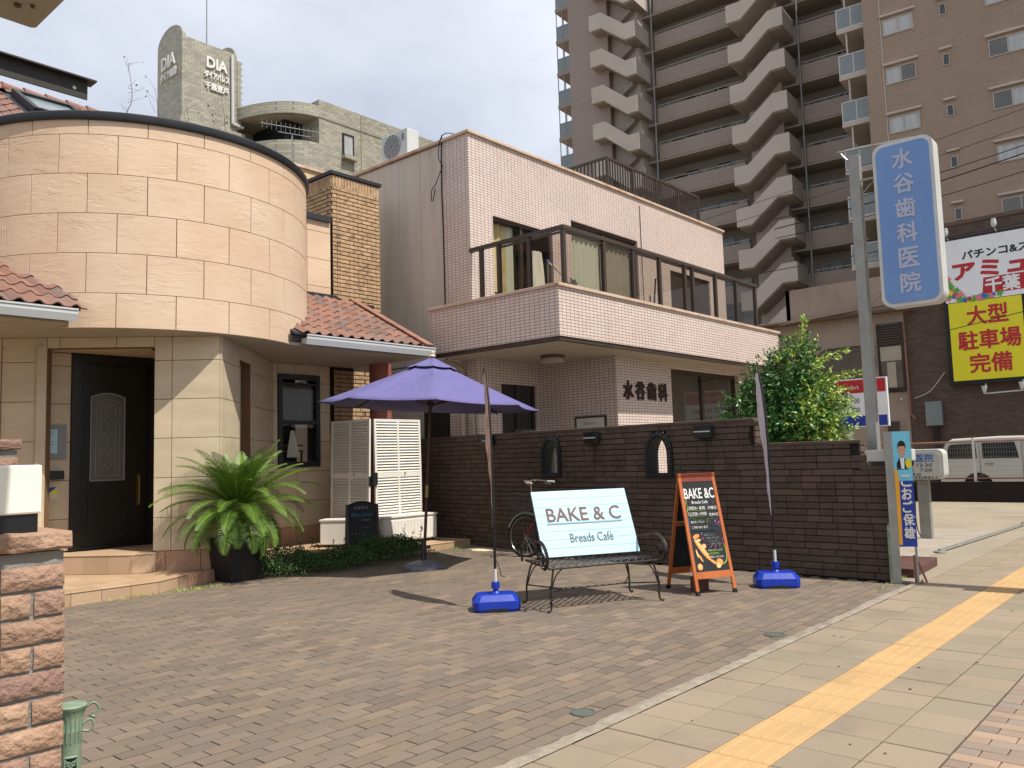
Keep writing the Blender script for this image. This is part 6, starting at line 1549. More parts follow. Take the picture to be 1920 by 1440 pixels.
MB().obox(bl_+ey*.01-ez*.012, ex*BWd, ey*(BHt-.02), ez*.012).build('back_frame', g['iron'], bo)
def bc(u, v, d=.020): return bl_+ex*(BWd*u)+ey*(BHt*v)+ez*d
text('BAKE & C', .155, g['sign_brown'], 'lettering', bo, bc(.50, .625), ex, ey, width=.86, bold=.006, extrude=.003)
MB().obox(bc(.10, .475, .018), ex*(BWd*.79), ey*.011, ez*.003).build('underline', g['sign_grey'], bo)
text('Breads Café', .098, g['sign_grey'], 'lettering', bo, bc(.53, .265), ex, ey, width=.50, extrude=.003)

# ================================================================ feather flags
def flag(base, d_az, top_pts, label, mat, seed, boxaz):
    th = thing('feather_flag', label, 'flag', tuple(base), 'feather flags on blue water bases'); Bv = Vector(base)
    d = Vector((math.cos(rad(d_az)), math.sin(rad(d_az)), 0)); side = Vector((-d.y, d.x, 0))
    bx_ = Vector((math.cos(rad(boxaz)), math.sin(rad(boxaz)), 0)); by_ = Vector((-bx_.y, bx_.x, 0)); m = MB()
    W_, Dp = .235, .165
    lay = [(.94, .0), (1, .03), (1, .10), (.80, .165)]; vs = []
    for f, z in lay:
        w, q = W_*f, Dp*(f if z < .16 else .72); c = .05*f
        for (x, y) in ((-w+c, -q), (w-c, -q), (w, -q+c), (w, q-c), (w-c, q), (-w+c, q), (-w, q-c), (-w, -q+c)): vs.append(Bv+bx_*x+by_*y+Vector((0, 0, z)))
    m.add(vs, [(7, 6, 5, 4, 3, 2, 1, 0), tuple(24+i for i in range(8))]+[(j*8+i, j*8+(i+1) % 8, (j+1)*8+(i+1) % 8, (j+1)*8+i) for j in range(3) for i in range(8)])
    o = m.build('water_base', g['blue_plastic'], th, bevel=.008)
    MB().obox(Bv-bx_*.10-by_*(Dp+.001)+Vector((0, 0, .0)), bx_*.2, by_*.03, (0, 0, .035)).build('grip_recess', g['lead'], o)
    MB().lathe(Bv, [(.05, .16), (.045, .175), (.025, .19), (.025, .205), (.042, .21), (.042, .27), (.03, .275), (0, .275)], 18).build('collar', g['blue_plastic'], o, smooth=True)
    MB().tube([Bv+Vector((0, 0, .26)), Bv+Vector((0, 0, .40))], .016, 10).build('spigot', g['steel_white'], th, smooth=True)
    pole = [(0, .38), (0, .9), (.005, 1.3), (.03, 1.65), (.10, 2.0), (.22, 2.27), (.38, 2.44), (.52, 2.47), (.62, 2.40)]
    PP = smoothpath([Bv+d*a+Vector((0, 0, z)) for a, z in pole], 5); MB().tube(PP, [.0135-.009*i/len(PP) for i in range(len(PP))], 8).build('pole', g['pole_black'], th, smooth=True)
    random.seed(seed); m = MB(); rows = 26; vs = []
    for i in range(rows+1):
        t = i/rows; z = .78+t*(2.42-.78)
        # inner edge follows the pole, outer edge the trailing hem
        best = min(PP, key=lambda p: abs(p.z-z) if (p-Bv).dot(d) < .5 else 9); a0 = (best-Bv).dot(d)+.01
        a1 = max(a0+.008, .66*(t**.62)-.02 if t < .93 else .66)
        if t > .97: a1 = .60
        for j in range(7):
            s = j/6; a = a0+(a1-a0)*s; w = .010*math.sin(z*6+s*3+seed)*s+.004*math.sin(z*23+s*2)*s
            vs.append(Bv+d*a+side*(w)+Vector((0, 0, z)))
    m.add(vs, [(i*7+j, i*7+j+1, (i+1)*7+j+1, (i+1)*7+j) for i in range(rows) for j in range(6)])
    bn = m.build('banner', mat, th, smooth=True)
    m = MB()
    for i in range(rows):
        m.add([vs[i*7]+side*.003, vs[i*7+1]+side*.003, vs[(i+1)*7+1]+side*.003, vs[(i+1)*7]+side*.003], [(0, 1, 2, 3)])
        m.add([vs[i*7]-side*.003, vs[i*7+1]-side*.003, vs[(i+1)*7+1]-side*.003, vs[(i+1)*7]-side*.003], [(0, 1, 2, 3)])
    m.build('pole_sleeve', g['pole_black'], bn)
    MB().tube(smoothpath([Bv+Vector((0, 0, .5)), Bv+bx_*.04+Vector((0, 0, .42)), Bv+bx_*.06+Vector((0, 0, .33)), Bv+bx_*.10+Vector((0, 0, .32))], 4), .004, 5).build('cord', g['cable'], th)
    return th
flag((6.16, 5.70, 0), 50, None, 'feather flag with brownish bread print, left one beside the bench', g['flag_print'], 1, -42)
flag((8.86, 3.98, 0), 35, None, 'white feather flag, right one standing before the dark wall', g['flag_white'], 6, -55)

# ================================================================ A-frame chalkboard
af = thing('a_frame_chalkboard', 'orange wooden A-frame chalkboard with coloured chalk menu and drawn bread', 'signboard', (8.1, 4.6, 0))
fl_, fr_ = Vector((7.87, 4.40, 0)), Vector((8.30, 4.17, 0)); ax_ = (fr_-fl_).normalized(); ab = Vector((-ax_.y, ax_.x, 0)); AW = .50; ctr = fl_-ax_*.01
TOPZ, SPL = 1.27, .62
def ap(u, s, t): # u across 0..AW, s: 0 front panel / 1 rear panel, t height fraction
    v = SPL/2*(1-t)*( -1 if s == 0 else 1)+SPL/2; return ctr+ax_*(u+.018*(1-2*u/AW)*t)+ab*v+Vector((0, 0, TOPZ*t))
nfv = {0: (ap(1, 0, 0)-ap(0, 0, 0)).cross(ap(0, 0, 1)-ap(0, 0, 0)).normalized()}
if nfv[0].dot(ab) > 0: nfv[0] = -nfv[0]
nfv[1] = (ab*TOPZ+Vector((0, 0, SPL/2))).normalized()
for s in (0, 1):
    n_ = nfv[s]
    for u in (0, AW-.038): 
        lg = MB().obox(ap(u, s, .0), ap(u+.038, s, 0)-ap(u, s, 0), ap(u, s, 1)-ap(u, s, 0), -n_*.022).build('leg', g['aframe_wood'], af, bevel=.002)
        MB().obox(ap(u-.003, s, .0)+n_*.002, ax_*.044, ap(u, s, .035)-ap(u, s, 0), -n_*.027).build('foot_cap', g['rubber'], lg)
    for t0, t1, mt in ((.13, .185, 'aframe_wood'), (.93, 1.0, 'aframe_wood_dark')):
        MB().obox(ap(.038, s, t0)-n_*.002, ap(AW-.038, s, t0)-ap(.038, s, t0), ap(.038, s, t1)-ap(.038, s, t0), -n_*.018).build('rail', g[mt], af)
    MB().obox(ap(.038, s, .185)-n_*.006, ap(AW-.038, s, .185)-ap(.038, s, .185), ap(.038, s, .93)-ap(.038, s, .185), -n_*.006).build('blackboard', g['chalkboard'], af)
MB().obox(ap(.038, 1, .55)-nfv[1]*.0, ap(AW-.038, 1, .55)-ap(.038, 1, .55), ap(.038, 1, .59)-ap(.038, 1, .55), -nfv[1]*.018).build('rail', g['aframe_wood'], af)
MB().obox(ap(-.004, 0, .985), ax_*.03, ap(0, 1, .985)-ap(0, 0, .985), (0, 0, .02)).build('hinge', g['brass'], af)
MB().tube([ap(.0, 0, .60), ap(.0, 1, .60)-Vector((0, 0, .02))], .003, 5).build('chain', g['galvanised'], af)
exA = ax_; eyA = (ap(0, 0, 1)-ap(0, 0, 0)).normalized(); n0 = nfv[0]
BU0, BT0, BT1 = .038, .185, .93; BWA = AW-.076
def cp_(x, y, d=.0006): # x,y in 0..1 on the board, y from bottom
    t = BT0+(BT1-BT0)*y; return ap(BU0+BWA*x, 0, t)+n0*(-.006+d+.001)
def ctext(body, h, w, x, y, mt, bold=.0, d=.001, **k): text(body, h, g[mt], 'chalk_text', af, cp_(x, y, d), exA, eyA, width=w, bold=bold, **k)
ctext('BAKE &C', .115, .38, .50, .865, 'chalk_white', .012)
ctext('Breads Café', .032, .20, .47, .765, 'chalk_white', .006)
ctext('OPEN~ 8:00', .034, .22, .33, .70, 'chalk_white'); ctext('CLOSE~19:00', .034, .235, .33, .635, 'chalk_white')
ctext('月曜日', .034, .115, .82, .695, 'chalk_white'); ctext('定休日', .034, .115, .83, .62, 'chalk_white')
ctext('焼きたてパンの', .026, .17, .30, .545, 'chalk_white'); ctext('ご予約 あります', .028, .20, .34, .485, 'chalk_white')
ctext('自慢ドリンク', .022, .13, .58, .395, 'chalk_grey'); ctext('ご用意しております', .022, .17, .66, .36, 'chalk_grey'); ctext('コーヒー 1杯', .02, .11, .66, .325, 'chalk_grey'); ctext('200~ 円', .02, .11, .72, .295, 'chalk_grey')
ctext('店内にお召し上がり', .022, .18, .68, .225, 'chalk_green'); ctext('いただけます。', .022, .16, .6, .19, 'chalk_green'); ctext('ご用意しております。', .022, .19, .68, .152, 'chalk_white')
def chalk(pts, r, mt, n=3):
    b = MB(); b.tube(smoothpath([cp_(x, y, .0015) for x, y in pts], n), r, 4, flat=(1, .3)); b.build('chalk_line', g[mt], af)
chalk([(.02, .805), (.97, .805)], .0025, 'chalk_grey'); chalk([(.08, .672), (.62, .672)], .003, 'chalk_green'); chalk([(.08, .607), (.62, .607)], .003, 'chalk_green')
chalk([(.06, .80), (.03, .75), (.06, .70), (.03, .66), (.07, .62), (.1, .59), (.18, .585), (.26, .56), (.36, .54), (.42, .57), (.50, .545), (.58, .53), (.64, .575), (.72, .57), (.78, .58)], .005, 'chalk_green')
chalk([(.02, .59), (.02, .445), (.80, .445), (.80, .565)], .008, 'chalk_blue', 1)
chalk([(.78, .58), (.70, .62), (.74, .68), (.68, .72), (.76, .745), (.86, .74), (.95, .78), (.99, .76)], .003, 'chalk_pink')
chalk([(.82, .53), (.88, .555), (.93, .52), (.98, .54), (.86, .50), (.92, .49), (.99, .50)], .006, 'chalk_pink')
chalk([(.36, .425), (.33, .40), (.38, .375), (.34, .34), (.40, .325), (.42, .285), (.50, .285), (.54, .25), (.61, .275), (.68, .25), (.74, .275), (.82, .26), (.87, .29), (.94, .29), (.95, .33), (.99, .35)], .006, 'chalk_pink')
chalk([(.96, .29), (.99, .24), (.99, .16), (.95, .10), (.84, .07)], .006, 'chalk_green'); chalk([(.80, .50), (.80, .42), (.90, .42), (.90, .50), (.80, .50)], .0025, 'chalk_grey', 1)
chalk([(.70, .55), (.66, .54), (.66, .50), (.72, .49), (.73, .54), (.70, .55)], .0025, 'chalk_grey', 1)
def blob(cx_, cy_, rx, ry, rot, mt, h=.008, n=14, name='drawn_bread'):
    m = MB(); pts = []
    for i in range(n):
        a = 2*PI*i/n; x = rx*math.cos(a); y = ry*math.sin(a)*(1+.06*math.sin(5*a)); c, s = math.cos(rot), math.sin(rot); pts.append((cx_+(x*c-y*s)/BWA, cy_+(x*s+y*c)/.955))
    m.quad(*[cp_(x, y, h*.2) for x, y in pts]); m.build(name, g[mt], af)
blob(.30, .235, .145, .030, rad(-54), 'bread', .010); blob(.27, .26, .11, .013, rad(-54), 'bread_light', .012); blob(.17, .385, .045, .022, .3, 'bread', .010); blob(.21, .34, .035, .015, .2, 'bread_light', .011)
blob(.14, .055, .034, .036, 0, 'bread', .010); blob(.14, .06, .02, .022, 0, 'bread_light', .012); blob(.36, .275, .026, .024, 0, 'bread_light', .013); blob(.56, .10, .045, .016, rad(-35), 'bread', .012); blob(.74, .09, .045, .038, .2, 'bread', .013); blob(.70, .055, .03, .026, .3, 'bread_light', .014); blob(.20, .15, .05, .012, rad(-60), 'bread', .011); blob(.12, .20, .045, .010, rad(-80), 'bread_light', .009)
bk = MB().box(8.10, 4.50, 0, 8.30, 4.62, .16); tag(bk.build('weight_brick', g['brown_block'], bevel=.006), 'brown brick weight on the ground inside the A-frame chalkboard', 'brick')
MB().tube([Vector((8.2, 4.56, .16)), ap(.25, 1, .4)], .003, 4).build('cord', g['steel_white'], af)

# ================================================================ small blackboard by the chests
sbd = thing('small_blackboard', 'small arched black A-frame board among the green plants before the chests', 'signboard', (8.1, 10.4, 0))
P0 = Vector((7.93, 10.44, .06)); sx = Vector((math.cos(rad(-32)), math.sin(rad(-32)), 0)); sy = Vector((-sx.y, sx.x, 0)); SW, SHh = .50, .84
def sp(u, s, t): return P0+sx*u+sy*((-.22 if s == 0 else .22)*(1-t)+.0)+Vector((0, 0, SHh*t))
for s in (0, 1):
    sg = 1 if s == 0 else -1
    for u in (0, SW-.03): MB().obox(sp(u, s, 0), sx*.03, sp(u, s, .94)-sp(u, s, 0), sy*.02*sg).build('leg', g['umbrella_wood'], sbd)
    pts = [sp(.03, s, .2), sp(SW-.03, s, .2), sp(SW-.03, s, .94)]+[sp(.03+(SW-.06)*(1-i/10), s, .94+.06*math.sin(PI*i/10)) for i in range(1, 10)]+[sp(.03, s, .94)]
    MB().prism([p+sy*.005*sg for p in pts], sy*.012*sg).build('blackboard', g['chalkboard'], sbd)
eys = (sp(0, 0, 1)-sp(0, 0, 0)).normalized(); nns = sx.cross(eys)
def st_(body, h, w, u, t, mt): text(body, h, g[mt], 'chalk_text', sbd, sp(u, 0, t)+nns*.004, sx, eys, width=w)
st_('お取寄せ', .05, .22, .23, .88, 'chalk_grey'); st_('冷たいココア', .05, .32, .24, .75, 'chalk_blue'); st_('390円', .028, .12, .30, .655, 'chalk_grey'); st_('コーヒー', .022, .16, .30, .53, 'chalk_grey'); st_('・・・ ・ ・・', .02, .3, .23, .42, 'chalk_grey')

# ================================================================ white chests and shutters
def chest(o, vx, vy_, L_, W_, H_, label):
    o = Vector(o); vx = Vector(vx).normalized(); vy_ = Vector(vy_).normalized(); th = thing('storage_chest', label, 'chest', tuple(o), 'white chests on the deck')
    MB().obox(o+Vector((0, 0, .035)), vx*L_, vy_*W_, (0, 0, H_-.06)).build('box', g['shutter_white'], th)
    for (p, d, n_, ln) in ((o, vx, -vy_, L_), (o+vy_*W_, -vy_, -vx, W_)):
        k = int(ln/.072)
        for i in range(k): 
            m = MB(); m.bbox(p+d*(ln*i/k+.001)+Vector((0, 0, .05)), d*(ln/k-.002), Vector((0, 0, H_-.13)), n_*.010, .002); m.build('board', g['shutter_white'], th)
    MB().obox(o-vx*.02-vy_*.02+Vector((0, 0, H_-.03)), vx*(L_+.04), vy_*(W_+.04), (0, 0, .03)).build('lid', g['shutter_white'], th, bevel=.004)
    b = MB()
    for u, v in ((.04, .04), (L_-.06, .04), (.04, W_-.06), (L_-.06, W_-.06)): b.obox(o+vx*u+vy_*v, vx*.03, vy_*.03, (0, 0, .035))
    b.build('foot', g['rubber'], th)
chest((8.86, 10.64, .135), (1, 0, 0), (0, 1, 0), 1.16, .28, .46, 'sunlit white plank-front storage chest, right one of two on the deck')
chest((8.26, 11.55, .12), (.55, -.83, 0), (.83, .55, 0), 1.0, .3, .45, 'shaded white storage chest, left one behind the small blackboard')
def shutter(a, c, z0, z1, label, lean=0.0, extra=None):
    a = Vector((*a, 0)); c = Vector((*c, 0)); d = (c-a).normalized(); w = (c-a).length; n_ = Vector((d.y, -d.x, 0)); upv = (Vector((0, 0, 1))+d*lean).normalized(); th = thing('louvered_shutter', label, 'shutter', (a.x, a.y, z0), 'white louvered shutters'); a = a+Vector((0, 0, z0)); H_ = z1-z0
    fw = .045; b = MB()
    for u in (0, w/2-fw*.45, w-fw): b.obox(a+d*u, d*(fw if u != w/2-fw*.45 else fw*.9), upv*H_, n_*.035)
    b.build('stile', g['shutter_white'], th)
    b = MB()
    for v in (0, H_*.47, H_-fw): b.obox(a+upv*v+d*fw-n_*-.002, d*(w-2*fw), upv*(fw if v != H_*.47 else fw*1.8), n_*.031)
    b.build('rail', g['shutter_white'], th)
    for x0, x1 in ((fw, w/2-fw*.45), (w/2+fw*.45, w-fw)):
        for zA, zB in ((fw, H_*.47), (H_*.47+fw*1.8, H_-fw)):
            k = int((zB-zA)/.046)
            me = MB().obox(d*x0, d*(x1-x0), n_*.036-upv*.040, upv*.007+n_*.003).mesh('slat', g['shutter_white'])
            for i in range(k):
                o = bpy.data.objects.new('slat', me); col.objects.link(o); o.parent = th; o.location = upv*(zA+(zB-zA)*(i+.85)/k)-n_*.003
    MB().obox(a+d*(w*.62)+upv*(H_*.49)+n_*.035, d*.012, upv*.05, n_*.02).build('hook', g['galvanised'], th)
    b = MB(); b.obox(a-d*.012+upv*(H_*.40), d*.012, upv*.16, n_*.04); b.obox(a+d*(w)+upv*(H_*.40), d*.012, upv*.16, n_*.04); b.build('hinge', g['lead'], th)
shutter((8.80, 11.98), (8.84, 10.98), .35, 2.22, 'shaded white louvered shutter, left one against the red column', lean=.03)
shutter((8.93, 10.96), (9.98, 10.97), .35, 2.22, 'sunlit white louvered shutter, right one beside the parasol pole', lean=-.012)
MB()
b = MB(); b.lathe((8.90, 10.93, 1.12), [(.06, 0), (.06, .2), (0, .2)], 14); tag(b.build('black_strap', g['lead'], smooth=True), 'black wrap tying the two white shutters to the red column', 'strap')

# ================================================================ bicycle behind the bench
bi = thing('bicycle', 'red city bicycle with wire basket leaning against the dark wall behind the bench', 'bicycle', (9.5, 7.5, 0))
f0 = Vector((9.60, 8.26, 0)); r0_ = Vector((9.64, 7.18, 0)); bd_ = (r0_-f0).normalized(); bn_ = Vector((bd_.y, -bd_.x, 0)); upb = (Vector((0, 0, 1))+bn_*-.08).normalized()
def wheel(c, nm):
    w_ = MB(); n = 32; R_ = .315; hub = c+upb*R_
    w_.tube([hub+(bd_*math.cos(2*PI*i/n)+upb*math.sin(2*PI*i/n))*R_ for i in range(n+1)], .017, 7, cap=False); o = w_.build('tyre', g['rubber'], bi, smooth=True)
    w_ = MB(); w_.tube([hub+(bd_*math.cos(2*PI*i/n)+upb*math.sin(2*PI*i/n))*(R_-.022) for i in range(n+1)], .010, 6, cap=False); w_.tube([hub-bn_*.05, hub+bn_*.05], .018, 8)
    for i in range(18): a = 2*PI*i/18; w_.tube([hub+bn_*(.02 if i % 2 else -.02), hub+(bd_*math.cos(a)+upb*math.sin(a))*(R_-.022)], .0018, 3)
    w_.build('rim', g['chrome'], o, smooth=True); return hub
h1 = wheel(f0, 'front'); h2 = wheel(r0_, 'rear')
def bq(u, z, s=0): return f0+bd_*u+upb*z+bn_*s
b = MB(); hd = bq(.16, .70); bb_ = bq(.62, .28); st2 = bq(.74, .72)
b.tube([bq(.13, .80), bq(.19, .56)], .018, 8); b.tube([bq(.18, .60), bq(.40, .36), bb_], .019, 8); b.tube([bb_, st2], .016, 8)
for s_ in (-1, 1): b.tube([bq(.19, .56, 0), bq(.17, .50, s_*.04), h1+bn_*s_*.05], .011, 7); b.tube([bb_, bq(.66, .28, s_*.05), h2+bn_*s_*.05], .009, 6); b.tube([bq(.73, .66), bq(.78, .62, s_*.04), h2+bn_*s_*.05], .008, 6)
b.build('frame', g['red_paint'], bi, smooth=True)
b = MB(); b.tube([bq(.13, .80), bq(.07, 1.14)], .013, 7); b.tube(smoothpath([bq(.30, 1.12, -.28), bq(.17, 1.13, -.25), bq(.06, 1.15, -.12), bq(.07, 1.14, 0), bq(.06, 1.15, .12), bq(.17, 1.13, .25), bq(.30, 1.12, .28)], 5), .011, 7); b.build('handlebar', g['rust_metal'], bi, smooth=True)
b = MB()
for s_ in (-1, 1): b.tube([bq(.20, 1.125, s_*.265), bq(.32, 1.12, s_*.285)], .017, 8)
b.build('grip', g['box_sign_white'], bi, smooth=True)
b = MB()
for s_ in (-1, 1): b.tube([bq(.16, 1.105, s_*.22), bq(.28, 1.09, s_*.24)], .006, 5); b.lathe(bq(.10, 1.13, s_*.08), [(0, 0), (.02, .005), (.02, .02), (0, .03)], 10)
b.build('brake_lever', g['chrome'], bi, smooth=True)
b = MB(); zA, zB = .68, .94
for i in range(9):
    t = -.17+.34*i/8
    b.tube([bq(.02, zB, t), bq(-.0, zA, t*.75)], .0025, 4); b.tube([bq(-.26, zB+.02, t), bq(-.22, zA, t*.75)], .0025, 4); b.tube([bq(-.0, zA, t*.75), bq(-.22, zA, t*.75)], .0025, 4)
for i in range(7):
    u = .02-.28*i/6
    for s_ in (-1, 1): b.tube([bq(u, zB+.01, s_*.17), bq(u*.85, zA, s_*.13)], .0025, 4)
for z in (zA, .745, .81, .875, zB):
    f = (z-zA)/(zB-zA); w_ = .13+.04*f; q0, q1 = .0+.02*f, -.22-.04*f; b.tube([bq(q0, z, -w_), bq(q1, z, -w_), bq(q1, z, w_), bq(q0, z, w_), bq(q0, z, -w_)], .003 if z < zB else .006, 4)
b.build('basket', g['wrought_black'], bi)
b = MB(); b.sphere(bq(.76, .80), .075, 10, (1, 1, .5)); b.tube([st2, bq(.76, .78)], .012, 7); b.build('saddle', g['rubber'], bi, smooth=True)
for hub in (h1, h2):
    b = MB(); b.tube([hub+(bd_*math.cos(a)+upb*math.sin(a))*.345 for a in [rad(20+k*10) for k in range(15)]], .022, 5, flat=(1, .3)); b.build('mudguard', g['galvanised'], bi, smooth=True)
b = MB(); b.lathe(bb_-bn_*.04, [(.085, 0), (.085, .004), (.02, .006)], 20, axis=tuple(-bn_)); b.tube([bb_-bn_*.06, bq(.70, .15, -.07)], .008, 5); b.tube([bq(.70, .15, -.06), bq(.70, .15, -.14)], .014, 6); b.build('crank', g['chrome'], bi, smooth=True)
b = MB(); b.tube([bq(1.16, .46), bq(.8, .52, .05)], .006, 5); b.tube([bq(1.2, .5, -.06), bq(.85, .5, -.06), bq(.85, .5, .06), bq(1.2, .5, .06), bq(1.2, .5, -.06)], .006, 5); b.build('carrier', g['chrome'], bi)

# ================================================================ sago palm in a black planter
pm = thing('sago_palm', 'sago palm with arching dark green fronds beside the cafe entrance', 'palm', (5.95, 10.12, .5))
pc = Vector((5.93, 10.14, 0)); pt = thing('planter', 'square black planter holding the sago palm', 'planter', tuple(pc))
m = MB(); w0, w1 = .235, .275; vs = []
for w_, z in ((w0, 0), (w1, .50), (w1+.018, .50), (w1+.018, .56), (w1-.02, .56), (w1-.03, .50)):
    vs += [pc+Vector((x*w_, y*w_, z)) for x, y in ((-1, -1), (1, -1), (1, 1), (-1, 1))]
m.add(vs, [(3, 2, 1, 0)]+[(4*j+i, 4*j+(i+1) % 4, 4*j+4+(i+1) % 4, 4*j+4+i) for j in range(5) for i in range(4)]); m.build('tub', g['planter_black'], pt)
MB().box(pc.x-.25, pc.y-.25, .49, pc.x+.25, pc.y+.25, .52).build('soil', g['soil'], pt)
b = MB(); b.lathe(pc, [(.10, .50), (.12, .60), (.13, .75), (.12, .86), (.08, .93), (0, .95)], 16)
for i in range(60):
    a = i*2.4; z = .55+.37*i/60; b.tube([pc+Vector((.11*math.cos(a), .11*math.sin(a), z)), pc+Vector((.16*math.cos(a), .16*math.sin(a), z+.05))], [.022, .008], 5)
b.build('trunk', g['trunk_brown'], pm)
random.seed(21)
def frond(az, el, Lg, droop, twist=0):
    """pinnate frond: arching rachis with two rows of stiff narrow leaflets"""
    m = MB(); d = Vector((math.cos(az), math.sin(az), 0)); side = Vector((-d.y, d.x, 0)); P_ = []; n = 22; p = pc+Vector((0, 0, .92))+d*.04; e = el
    for i in range(n+1): P_.append(p.copy()); p = p+(d*math.cos(e)+Vector((0, 0, math.sin(e))))*(Lg/n); e -= droop/n*(1+1.2*i/n)
    m.cur = 1; m.tube(P_, [.006-.004*i/n for i in range(n+1)], 4); m.cur = 0; k = 46
    for j in range(k):
        t = .14+.86*j/k; f = t*n; i = min(n-1, int(f)); q = P_[i].lerp(P_[i+1], f-i); tg = (P_[i+1]-P_[i]).normalized(); upn = side.cross(tg).normalized()
        if upn.z < 0: upn = -upn
        ll = .19*math.sin(PI*min(1, .12+.88*(t**.75)))**.7+.02; ll *= random.uniform(.9, 1.08)
        for s_ in (-1, 1):
            dv = (side*s_*.95+tg*(.28+.5*t*t)+upn*.28+Vector((random.uniform(-.05, .05), random.uniform(-.05, .05), random.uniform(-.05, .05)))).normalized()
            w_ = tg*.0046; mid_ = q+dv*ll*.55+upn*.006; tip = q+dv*ll-upn*.012-Vector((0, 0, .012*ll/.15))
            m.add([q-w_, q+w_, mid_+w_*1.1, mid_-w_*1.1, tip], [(0, 1, 2, 3), (3, 2, 4)])
    return m.build('frond', [g['leaf_palm'], g['leaf_rachis']], pm)
N = 100
for i in range(N):
    az = i*2.39996+random.uniform(-.15, .15); q = (i+.5)/N
    el = rad(82-108*q**1.15)+random.uniform(-.15, .15); Lg = .80+.30*math.sin(PI*min(1, q*1.15))+random.uniform(-.1, .08)
    frond(az, el, Lg, .40+.6*q+random.uniform(-.2, .3))

# ================================================================ leafy things
def leaf(m, p, d, n_, l, w):
    s = d.cross(n_).normalized(); m.add([p, p+d*l*.45+s*w, p+d*l, p+d*l*.45-s*w], [(0, 1, 2, 3)])
def rnd():
    while True:
        v = Vector((random.uniform(-1, 1), random.uniform(-1, 1), random.uniform(-1, 1)))
        if .1 < v.length < 1: return v.normalized()
random.seed(31); m = MB()
for i in range(15500):
    x = random.uniform(6.1, 9.05); f = (x-6.1)/2.95; yc = 9.98-.25*math.sin(f*PI)+.1*f; y = yc+random.gauss(0, .19); hmax = .13+.20*math.exp(-((y-yc)/.27)**2)+.05*math.sin(x*9+y*5)+.05*math.sin(x*3.3)
    z = hmax*random.random()**.45
    if y > 10.16 and x > 6.6 and z < .14: z += .12
    leaf(m, Vector((x, y, max(.01, z))), (rnd()+Vector((0, 0, .5))).normalized(), rnd(), random.uniform(.02, .04), random.uniform(.006, .011))
for i in range(46):
    x = random.uniform(6.3, 9.0); y = 9.95+random.uniform(-.15, .35); h = random.uniform(.3, .52); ln = Vector((random.uniform(-.15, .15), random.uniform(-.15, .15), 0)); m.tube([(x, y, 0), Vector((x, y, h))+ln], .002, 3)
    for k in range(16): t = random.uniform(.4, 1); leaf(m, Vector((x, y, h*t))+ln*t, (rnd()+Vector((0, 0, .3))).normalized(), rnd(), .03, .009)
o = m.build('ground_cover', g['leaf_hedge'], kind='stuff'); o['label'] = 'low dark green creeping plants along the deck edge'
m = MB()
for (cx_, cy_, sp_, nn) in ((4.6, 9.83, .35, 90), (10.0, 10.08, .2, 110), (5.2, 9.75, .2, 120), (9.85, 3.0, .4, 60)):
    for i in range(nn): p = Vector((cx_+random.gauss(0, sp_), cy_+random.gauss(0, .02), 0)); leaf(m, p, Vector((random.uniform(-.6, .6), random.uniform(-.6, .6), 1)).normalized(), rnd(), random.uniform(.02, .06), .004)
o = m.build('weeds', g['leaf_new'], kind='stuff'); o['label'] = 'small weeds growing in the joints'
# bush behind the wall: nandina-like shrub with trunk, limbs and leaf sprays
bu = thing('shrub', 'bushy green shrub behind the dark wall beside the clinic balcony', 'shrub', (12.1, 5.0, 0))
random.seed(12); st_m = MB(); lf = MB(); nf_ = MB()
clumps = []
for (cx_, cy_, cz_, r0) in ((12.0, 5.55, 1.75, .42), (12.1, 5.35, 2.15, .42), (12.15, 5.05, 2.55, .40), (12.15, 4.95, 2.88, .26), (12.0, 4.95, 1.85, .45), (11.9, 4.62, 1.75, .36), (12.2, 4.75, 2.2, .40), (11.95, 5.75, 2.1, .26), (12.3, 5.3, 1.45, .5), (12.05, 5.45, 2.55, .22), (11.85, 4.5, 2.05, .22)):
    clumps.append((Vector((cx_, cy_, cz_)), r0))
    b0 = Vector((12.15+random.uniform(-.15, .15), 5.1+random.uniform(-.15, .15), 0)); st_m.tube(smoothpath([b0, b0.lerp(Vector((cx_, cy_, cz_)), .5)+Vector((random.uniform(-.1, .1), random.uniform(-.1, .1), 0)), Vector((cx_, cy_, cz_))], 3), [.022, .02, .018, .016, .014, .011, .008], 6)
for c_, r0 in clumps:
    nsp = int(330*(r0/.4)**2)
    for i in range(nsp):
        v = rnd(); p = c_+v*r0*random.uniform(.45, 1.08)*Vector((1, 1, 1)).length/1.732; dr = (v+Vector((0, 0, -.1))+rnd()*.5).normalized()
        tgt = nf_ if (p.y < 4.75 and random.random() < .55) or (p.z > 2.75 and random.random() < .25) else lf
        for k in range(9):
            q = p+dr*(.022*k); dd_ = (dr*.6+rnd()*.8).normalized(); leaf(tgt, q, dd_, (v+rnd()*.5).normalized(), random.uniform(.05, .085), random.uniform(.011, .017))
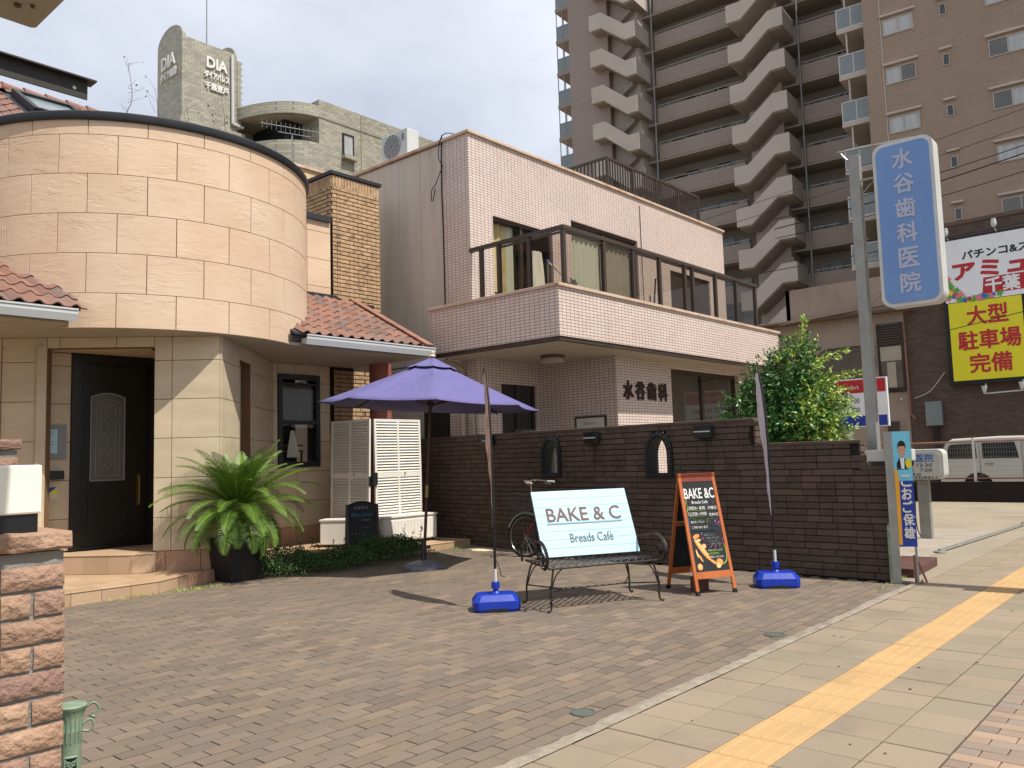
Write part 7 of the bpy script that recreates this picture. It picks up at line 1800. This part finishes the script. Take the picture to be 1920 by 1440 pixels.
for (a, c, n_) in (((12.1, 4.9, 2.8), (12.0, 4.72, 3.42), 26), ((12.0, 4.7, 2.3), (11.9, 3.95, 2.55), 30), ((12.0, 4.7, 2.1), (11.9, 4.1, 2.15), 24), ((12.0, 4.8, 2.6), (11.9, 4.15, 2.85), 26), ((11.9, 4.6, 1.9), (11.9, 4.05, 1.95), 24)):
    a, c = Vector(a), Vector(c); pth = smoothpath([a, a.lerp(c, .5)+Vector((0, 0, .06)), c], 5); st_m.tube(pth, .005, 4)
    for i in range(n_*4):
        q = pth[random.randrange(3, len(pth))]+rnd()*.05; leaf(nf_, q, ((c-a).normalized()+rnd()*.9).normalized(), (Vector((-.6, -.4, .8))+rnd()*.5).normalized(), random.uniform(.05, .08), random.uniform(.010, .016))
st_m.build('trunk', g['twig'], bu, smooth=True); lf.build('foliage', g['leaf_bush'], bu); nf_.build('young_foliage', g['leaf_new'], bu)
# bare twigs rising behind the drum
tg_ = thing('bare_tree', 'nearly bare thin branches rising behind the curved parapet', 'tree', (7.5, 17, 0)); m = MB(); random.seed(9); lv = MB()
for (x, y, zt, s_) in ((8.05, 18.5, 10.9, 1), (8.6, 18.3, 10.3, .7), (9.2, 18.0, 10.1, .8), (9.75, 17.8, 9.9, .5), (10.2, 18.2, 10.7, .9)):
    b0 = Vector((8.9, 18.6, 6.0)); m.tube(smoothpath([b0, Vector((x, y, zt-1.8)), Vector((x+.1, y, zt-.9)), Vector((x-.02, y, zt))], 4), [.016-.0011*i for i in range(13)], 5)
    for k in range(int(12*s_)):
        z = zt-random.uniform(.05, 1.4); d_ = Vector((random.choice([-1, 1])*random.uniform(.3, 1), random.uniform(-.4, .4), random.uniform(.2, .8))).normalized(); q = Vector((x, y, z)); e_ = q+d_*random.uniform(.2, .5); m.tube([q, (q+e_)/2+rnd()*.03, e_], [.004, .003, .0015], 4)
        if random.random() < .5: leaf(lv, e_, rnd(), rnd(), .07, .025)
m.tube([(8.9, 18.6, 0), (8.9, 18.6, 6.0)], .06, 8)
m.build('trunk', g['twig'], tg_, smooth=True); lv.build('leaves', g['leaf_bush'], tg_)
# scraps of litter on the paving
b = MB(); random.seed(3)
for (x, y) in ((4.55, 6.9), (4.6, 6.84), (8.2, 6.1), (5.9, 7.6)): b.add([(x+random.uniform(-.02, .02), y+random.uniform(-.012, .012), .004+random.uniform(0, .01)) for _ in range(4)], [(0, 1, 2, 3)])
tag(b.build('paper_scrap', g['shutter_white']), 'tiny white paper scraps lying on the brick driveway', 'litter')
